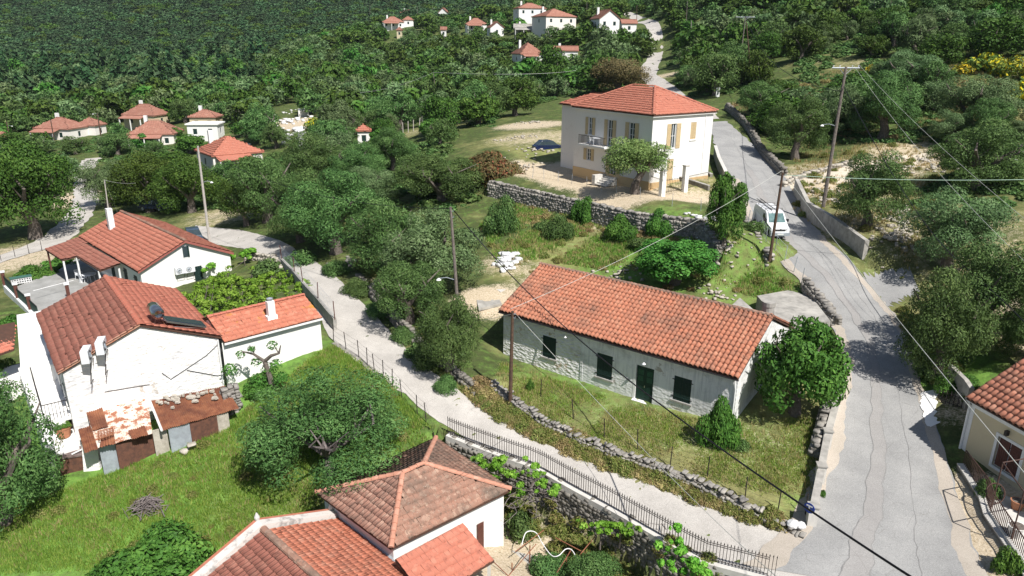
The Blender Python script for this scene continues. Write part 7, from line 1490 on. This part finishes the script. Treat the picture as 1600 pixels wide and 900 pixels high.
print('TREES', {k: len(v) for k, v in FARP.items()}, cnt, 'labels', len(lab))

ug = []; c2 = np.column_stack([rs.uniform(-1, 1, 42000), rs.uniform(60, 300, 42000)]); c2[:, 0] *= c2[:, 1] * .80 + 8; c2 = c2[rs.rand(len(c2)) < c2[:, 1] / 260 + .25]; zc_ = H(c2[:, 0], c2[:, 1]); p2 = proj(np.column_stack([c2, zc_]))
k2 = (p2[:, 0] > -60) & (p2[:, 0] < 1660) & (p2[:, 1] < 330)
for poly in EXC + [[(380, 150), (500, 150), (500, 240), (380, 240)], [(1240, 330), (1420, 330), (1420, 420), (1240, 420)]]: k2 &= ~inpoly(p2[:, :2], poly)
k2 &= segdist(c2[:, 0], c2[:, 1], MAIN_R)[0] > 3.2; k2 &= ~((p2[:, 0] < 800) & (segdist(c2[:, 0], c2[:, 1], LN)[0] < 3.6)); k2 &= ~((p2[:, 0] > 1080) & (p2[:, 1] > 185) & (segdist(c2[:, 0], c2[:, 1], [G((a[0] + b_[0]) / 2, (a[1] + b_[1]) / 2)[:2] for a, b_ in zip(ROAD_L[:6], ROAD_R[:6])])[0] < 5.5))
for x0, y0, x1, y1, D_ in PROT + VIS: k2 &= ~((p2[:, 0] > x0 - 4) & (p2[:, 0] < x1 + 4) & (p2[:, 1] > y0 - 4) & (p2[:, 1] < y1 + 14))
sc2 = rs.uniform(.35, 1.35, len(c2)); LOD['scrub'] = ('bush', 'olive', 11000, .036); NAME['scrub'] = ('bush', 'bush')
X = G(700, 150); t = thing('bush', 'small green bush on the dry ground left of the two-storey house', 'bush', X); src = link(bpy.data.objects.new('crown', get_crown('scrub', 2, 0)), t); src.scale = (.9, .9, .8)
scatter('undergrowth', 'low bushes filling the gaps between the trees of the groves', src, np.column_stack([c2, zc_ - .1])[k2], np.stack([sc2, sc2, sc2 * .8], 1)[k2], 'undergrowth'); print('UG', k2.sum())

# ---- grass and roadside weeds
def blades(name, label, polys, n, hmin, hmax, mat, seed, per=5, spread=.10, wid=.018, cat='grass', patch=0):
    rs = np.random.RandomState(seed); out = []
    W_ = [np.array([G(*p)[:2] for p in poly]) for poly in polys]; A = np.array([np.ptp(w[:, 0]) * np.ptp(w[:, 1]) for w in W_])
    for poly, w, a in zip(polys, W_, A):
        m = int(n * a / A.sum()); x = rs.uniform(w[:, 0].min(), w[:, 0].max(), m); y = rs.uniform(w[:, 1].min(), w[:, 1].max(), m); k = inpoly(np.stack([x, y], 1), [tuple(q) for q in w])
        if patch: k &= (np.sin(x * 1.7 + seed) * np.cos(y * 1.3 + seed) + np.sin(x * .6 - y * .8) * .7 + rs.randn(m) * .4) > patch - 1
        out.append(np.stack([x[k], y[k]], 1))
    P = np.vstack(out); z = H(P[:, 0], P[:, 1]); m = len(P); P3 = np.repeat(np.column_stack([P, z]), per, 0); P3[:, :2] += rs.randn(len(P3), 2) * spread; q = len(P3)
    h_ = rs.uniform(hmin, hmax, m).repeat(per) * rs.uniform(.6, 1.1, q); a = rs.rand(q) * 6.28; ln = rs.rand(q) * .5 * h_; b_ = rs.rand(q) * 6.28
    d = np.stack([np.cos(a), np.sin(a), a * 0], 1) * wid * rs.uniform(.7, 1.6, q)[:, None]; tip = P3 + np.stack([np.cos(b_) * ln, np.sin(b_) * ln, h_], 1)
    V_ = np.stack([P3 - d, P3 + d, tip], 1).reshape(-1, 3); v = np.clip(rs.rand(m).repeat(per) * .6 + rs.rand(q) * .4, 0, 1)
    o = np_obj(name, V_, np.arange(3 * q).reshape(-1, 3), M[mat], attrs={'v': ('FACE', v)}); tag(o, label, cat, kind='stuff'); return o
MEADOW = [(0, 898), (0, 800), (90, 770), (150, 745), (280, 705), (370, 650), (440, 600), (520, 540), (600, 590), (660, 660), (690, 690), (500, 775), (495, 800), (410, 815), (330, 880), (310, 898)]
YARD = [(785, 565), (1018, 640), (1150, 665), (1262, 650), (1285, 690), (1270, 800), (1110, 750), (950, 690), (850, 655), (770, 605)]
FIELD = [(815, 300), (1000, 345), (1100, 370), (1200, 410), (1250, 450), (1180, 465), (1000, 425), (840, 405), (780, 420), (750, 350)]
BANK = [(735, 600), (800, 630), (930, 690), (1080, 750), (1190, 798), (1250, 826), (1200, 824), (1060, 772), (900, 712), (780, 655), (715, 602)]
blades('meadow_grass', 'lush green meadow grass below the rusty shack', [MEADOW], 48000, .08, .28, 'grass', 1, wid=.018)
blades('dry_grass', 'dry straw grass mixed into the meadow', [MEADOW], 7000, .10, .32, 'dry_grass', 2, patch=.8)
blades('yard_grass', 'short patchy grass in the yard of the long house', [YARD], 26000, .05, .18, 'grass', 3, patch=.9, spread=.14)
blades('yard_dry_grass', 'dry grass tufts in the yard of the long house', [YARD, BANK], 20000, .06, .28, 'dry_grass', 4, patch=.6)
blades('bank_straw', 'dry straw and seed heads on the bank between lane and yard', [BANK], 22000, .15, .55, 'dry_grass', 9, patch=.9, spread=.16, wid=.016); blades('bank_grass', 'green grass on the bank between lane and yard', [BANK], 12000, .1, .4, 'grass', 10, patch=.7, spread=.16)
blades('field_grass', 'rough field grass behind the long house', [FIELD], 20000, .12, .4, 'grass', 5, patch=.8, wid=.03); blades('field_dry_grass', 'dry field grass behind the long house', [FIELD], 14000, .1, .4, 'dry_grass', 6, patch=.7, wid=.03)
HILL = [(1240, 330), (1300, 350), (1400, 400), (1430, 430), (1500, 250), (1440, 225), (1240, 240)]
blades('hillside_grass', 'sparse dry grass among the right olive trees', [HILL, [(1130, 165), (1250, 235), (1440, 220), (1600, 240), (1600, 90), (1300, 110)]], 16000, .15, .5, 'dry_grass', 7, patch=.6, wid=.035)
CL = get_crown('weed', 0, 0); wsp = []
def weeds(poly, n, smin, smax, what, kinds=('weed', 'weed', 'bush', 'weed')):
    W_ = np.array([G(*p)[:2] for p in poly]); k = 0
    while k < n:
        c = np.array([rnd.uniform(W_[:, 0].min(), W_[:, 0].max()), rnd.uniform(W_[:, 1].min(), W_[:, 1].max())])
        if not inpoly(c[None], [tuple(q) for q in W_])[0]: continue
        k += 1; wsp.append((c, gz(*c), rnd.uniform(smin, smax)))
weeds(BANK, 170, .25, .65, ''); weeds([(540, 400), (600, 450), (640, 520), (700, 590), (720, 600), (690, 540), (640, 480), (580, 420)], 50, .3, .6, ''); weeds(FIELD, 60, .2, .6, ''); weeds(MEADOW, 60, .2, .5, ''); weeds([(700, 690), (860, 770), (1000, 840), (1150, 900), (900, 900), (790, 800)], 90, .3, .7, ''); weeds(HILL, 60, .3, .8, ''); weeds([(1400, 480), (1480, 470), (1500, 600), (1450, 600)], 40, .3, .8, '')
WS2 = wsp[:]; wsp.clear(); weeds(BANK, 150, .2, .6, ''); weeds([(740, 590), (800, 620), (800, 640), (735, 615)], 30, .4, .8, ''); weeds([(790, 318), (1000, 352), (1095, 374), (1095, 392), (1000, 378), (800, 345)], 40, .3, .7, ''); weeds(FIELD, 40, .2, .5, ''); weeds([(1130, 165), (1250, 235), (1440, 220), (1590, 230), (1590, 120), (1300, 120)], 120, .4, 1.1, ''); weeds([(780, 430), (1100, 470), (1100, 450), (800, 410)], 30, .2, .5, '')
sr2 = tree('straw', (*wsp[0][0], wsp[0][1] - .05), .5, .5, 'straw-coloured weed clump on the bank near the sign end of the lane', 0, var=0)
scatter('dry_weeds', 'straw-coloured dry weeds growing on the banks', [c for c in sr2.children if c.name.startswith('crown')][0], [(w_[0][0], w_[0][1], w_[1] - .05) for w_ in wsp], [(w_[2],) * 3 for w_ in wsp], 'weeds'); wsp = WS2
src = tree('weed', (*wsp[0][0], wsp[0][1] - .05), .5, .5, 'weed clump nearest the pole in the bank of the long house yard', 0, var=0)
scatter('roadside_weeds', 'weeds and low herbs growing along banks and in the fields', [c for c in src.children if c.name.startswith('crown')][0], [(w_[0][0], w_[0][1], w_[1] - .05) for w_ in wsp], [(w_[2],) * 3 for w_ in wsp], 'weeds')

# thin air between the camera and the far mountain
m = bpy.data.materials.new('haze'); m.use_nodes = True; n = m.node_tree.nodes; n.remove(n['Principled BSDF']); pv = n.new('ShaderNodeVolumePrincipled'); pv.inputs['Color'].default_value = (.70, .82, .95, 1); pv.inputs['Density'].default_value = .00006
m.node_tree.links.new(pv.outputs[0], n['Material Output'].inputs['Volume']); hz = MB().box(-1700, 1700, -80, 1900, -60, 600).build('haze', m); hz['kind'] = 'stuff'; tag(hz, 'thin blue summer haze in the air over the valley', 'haze')
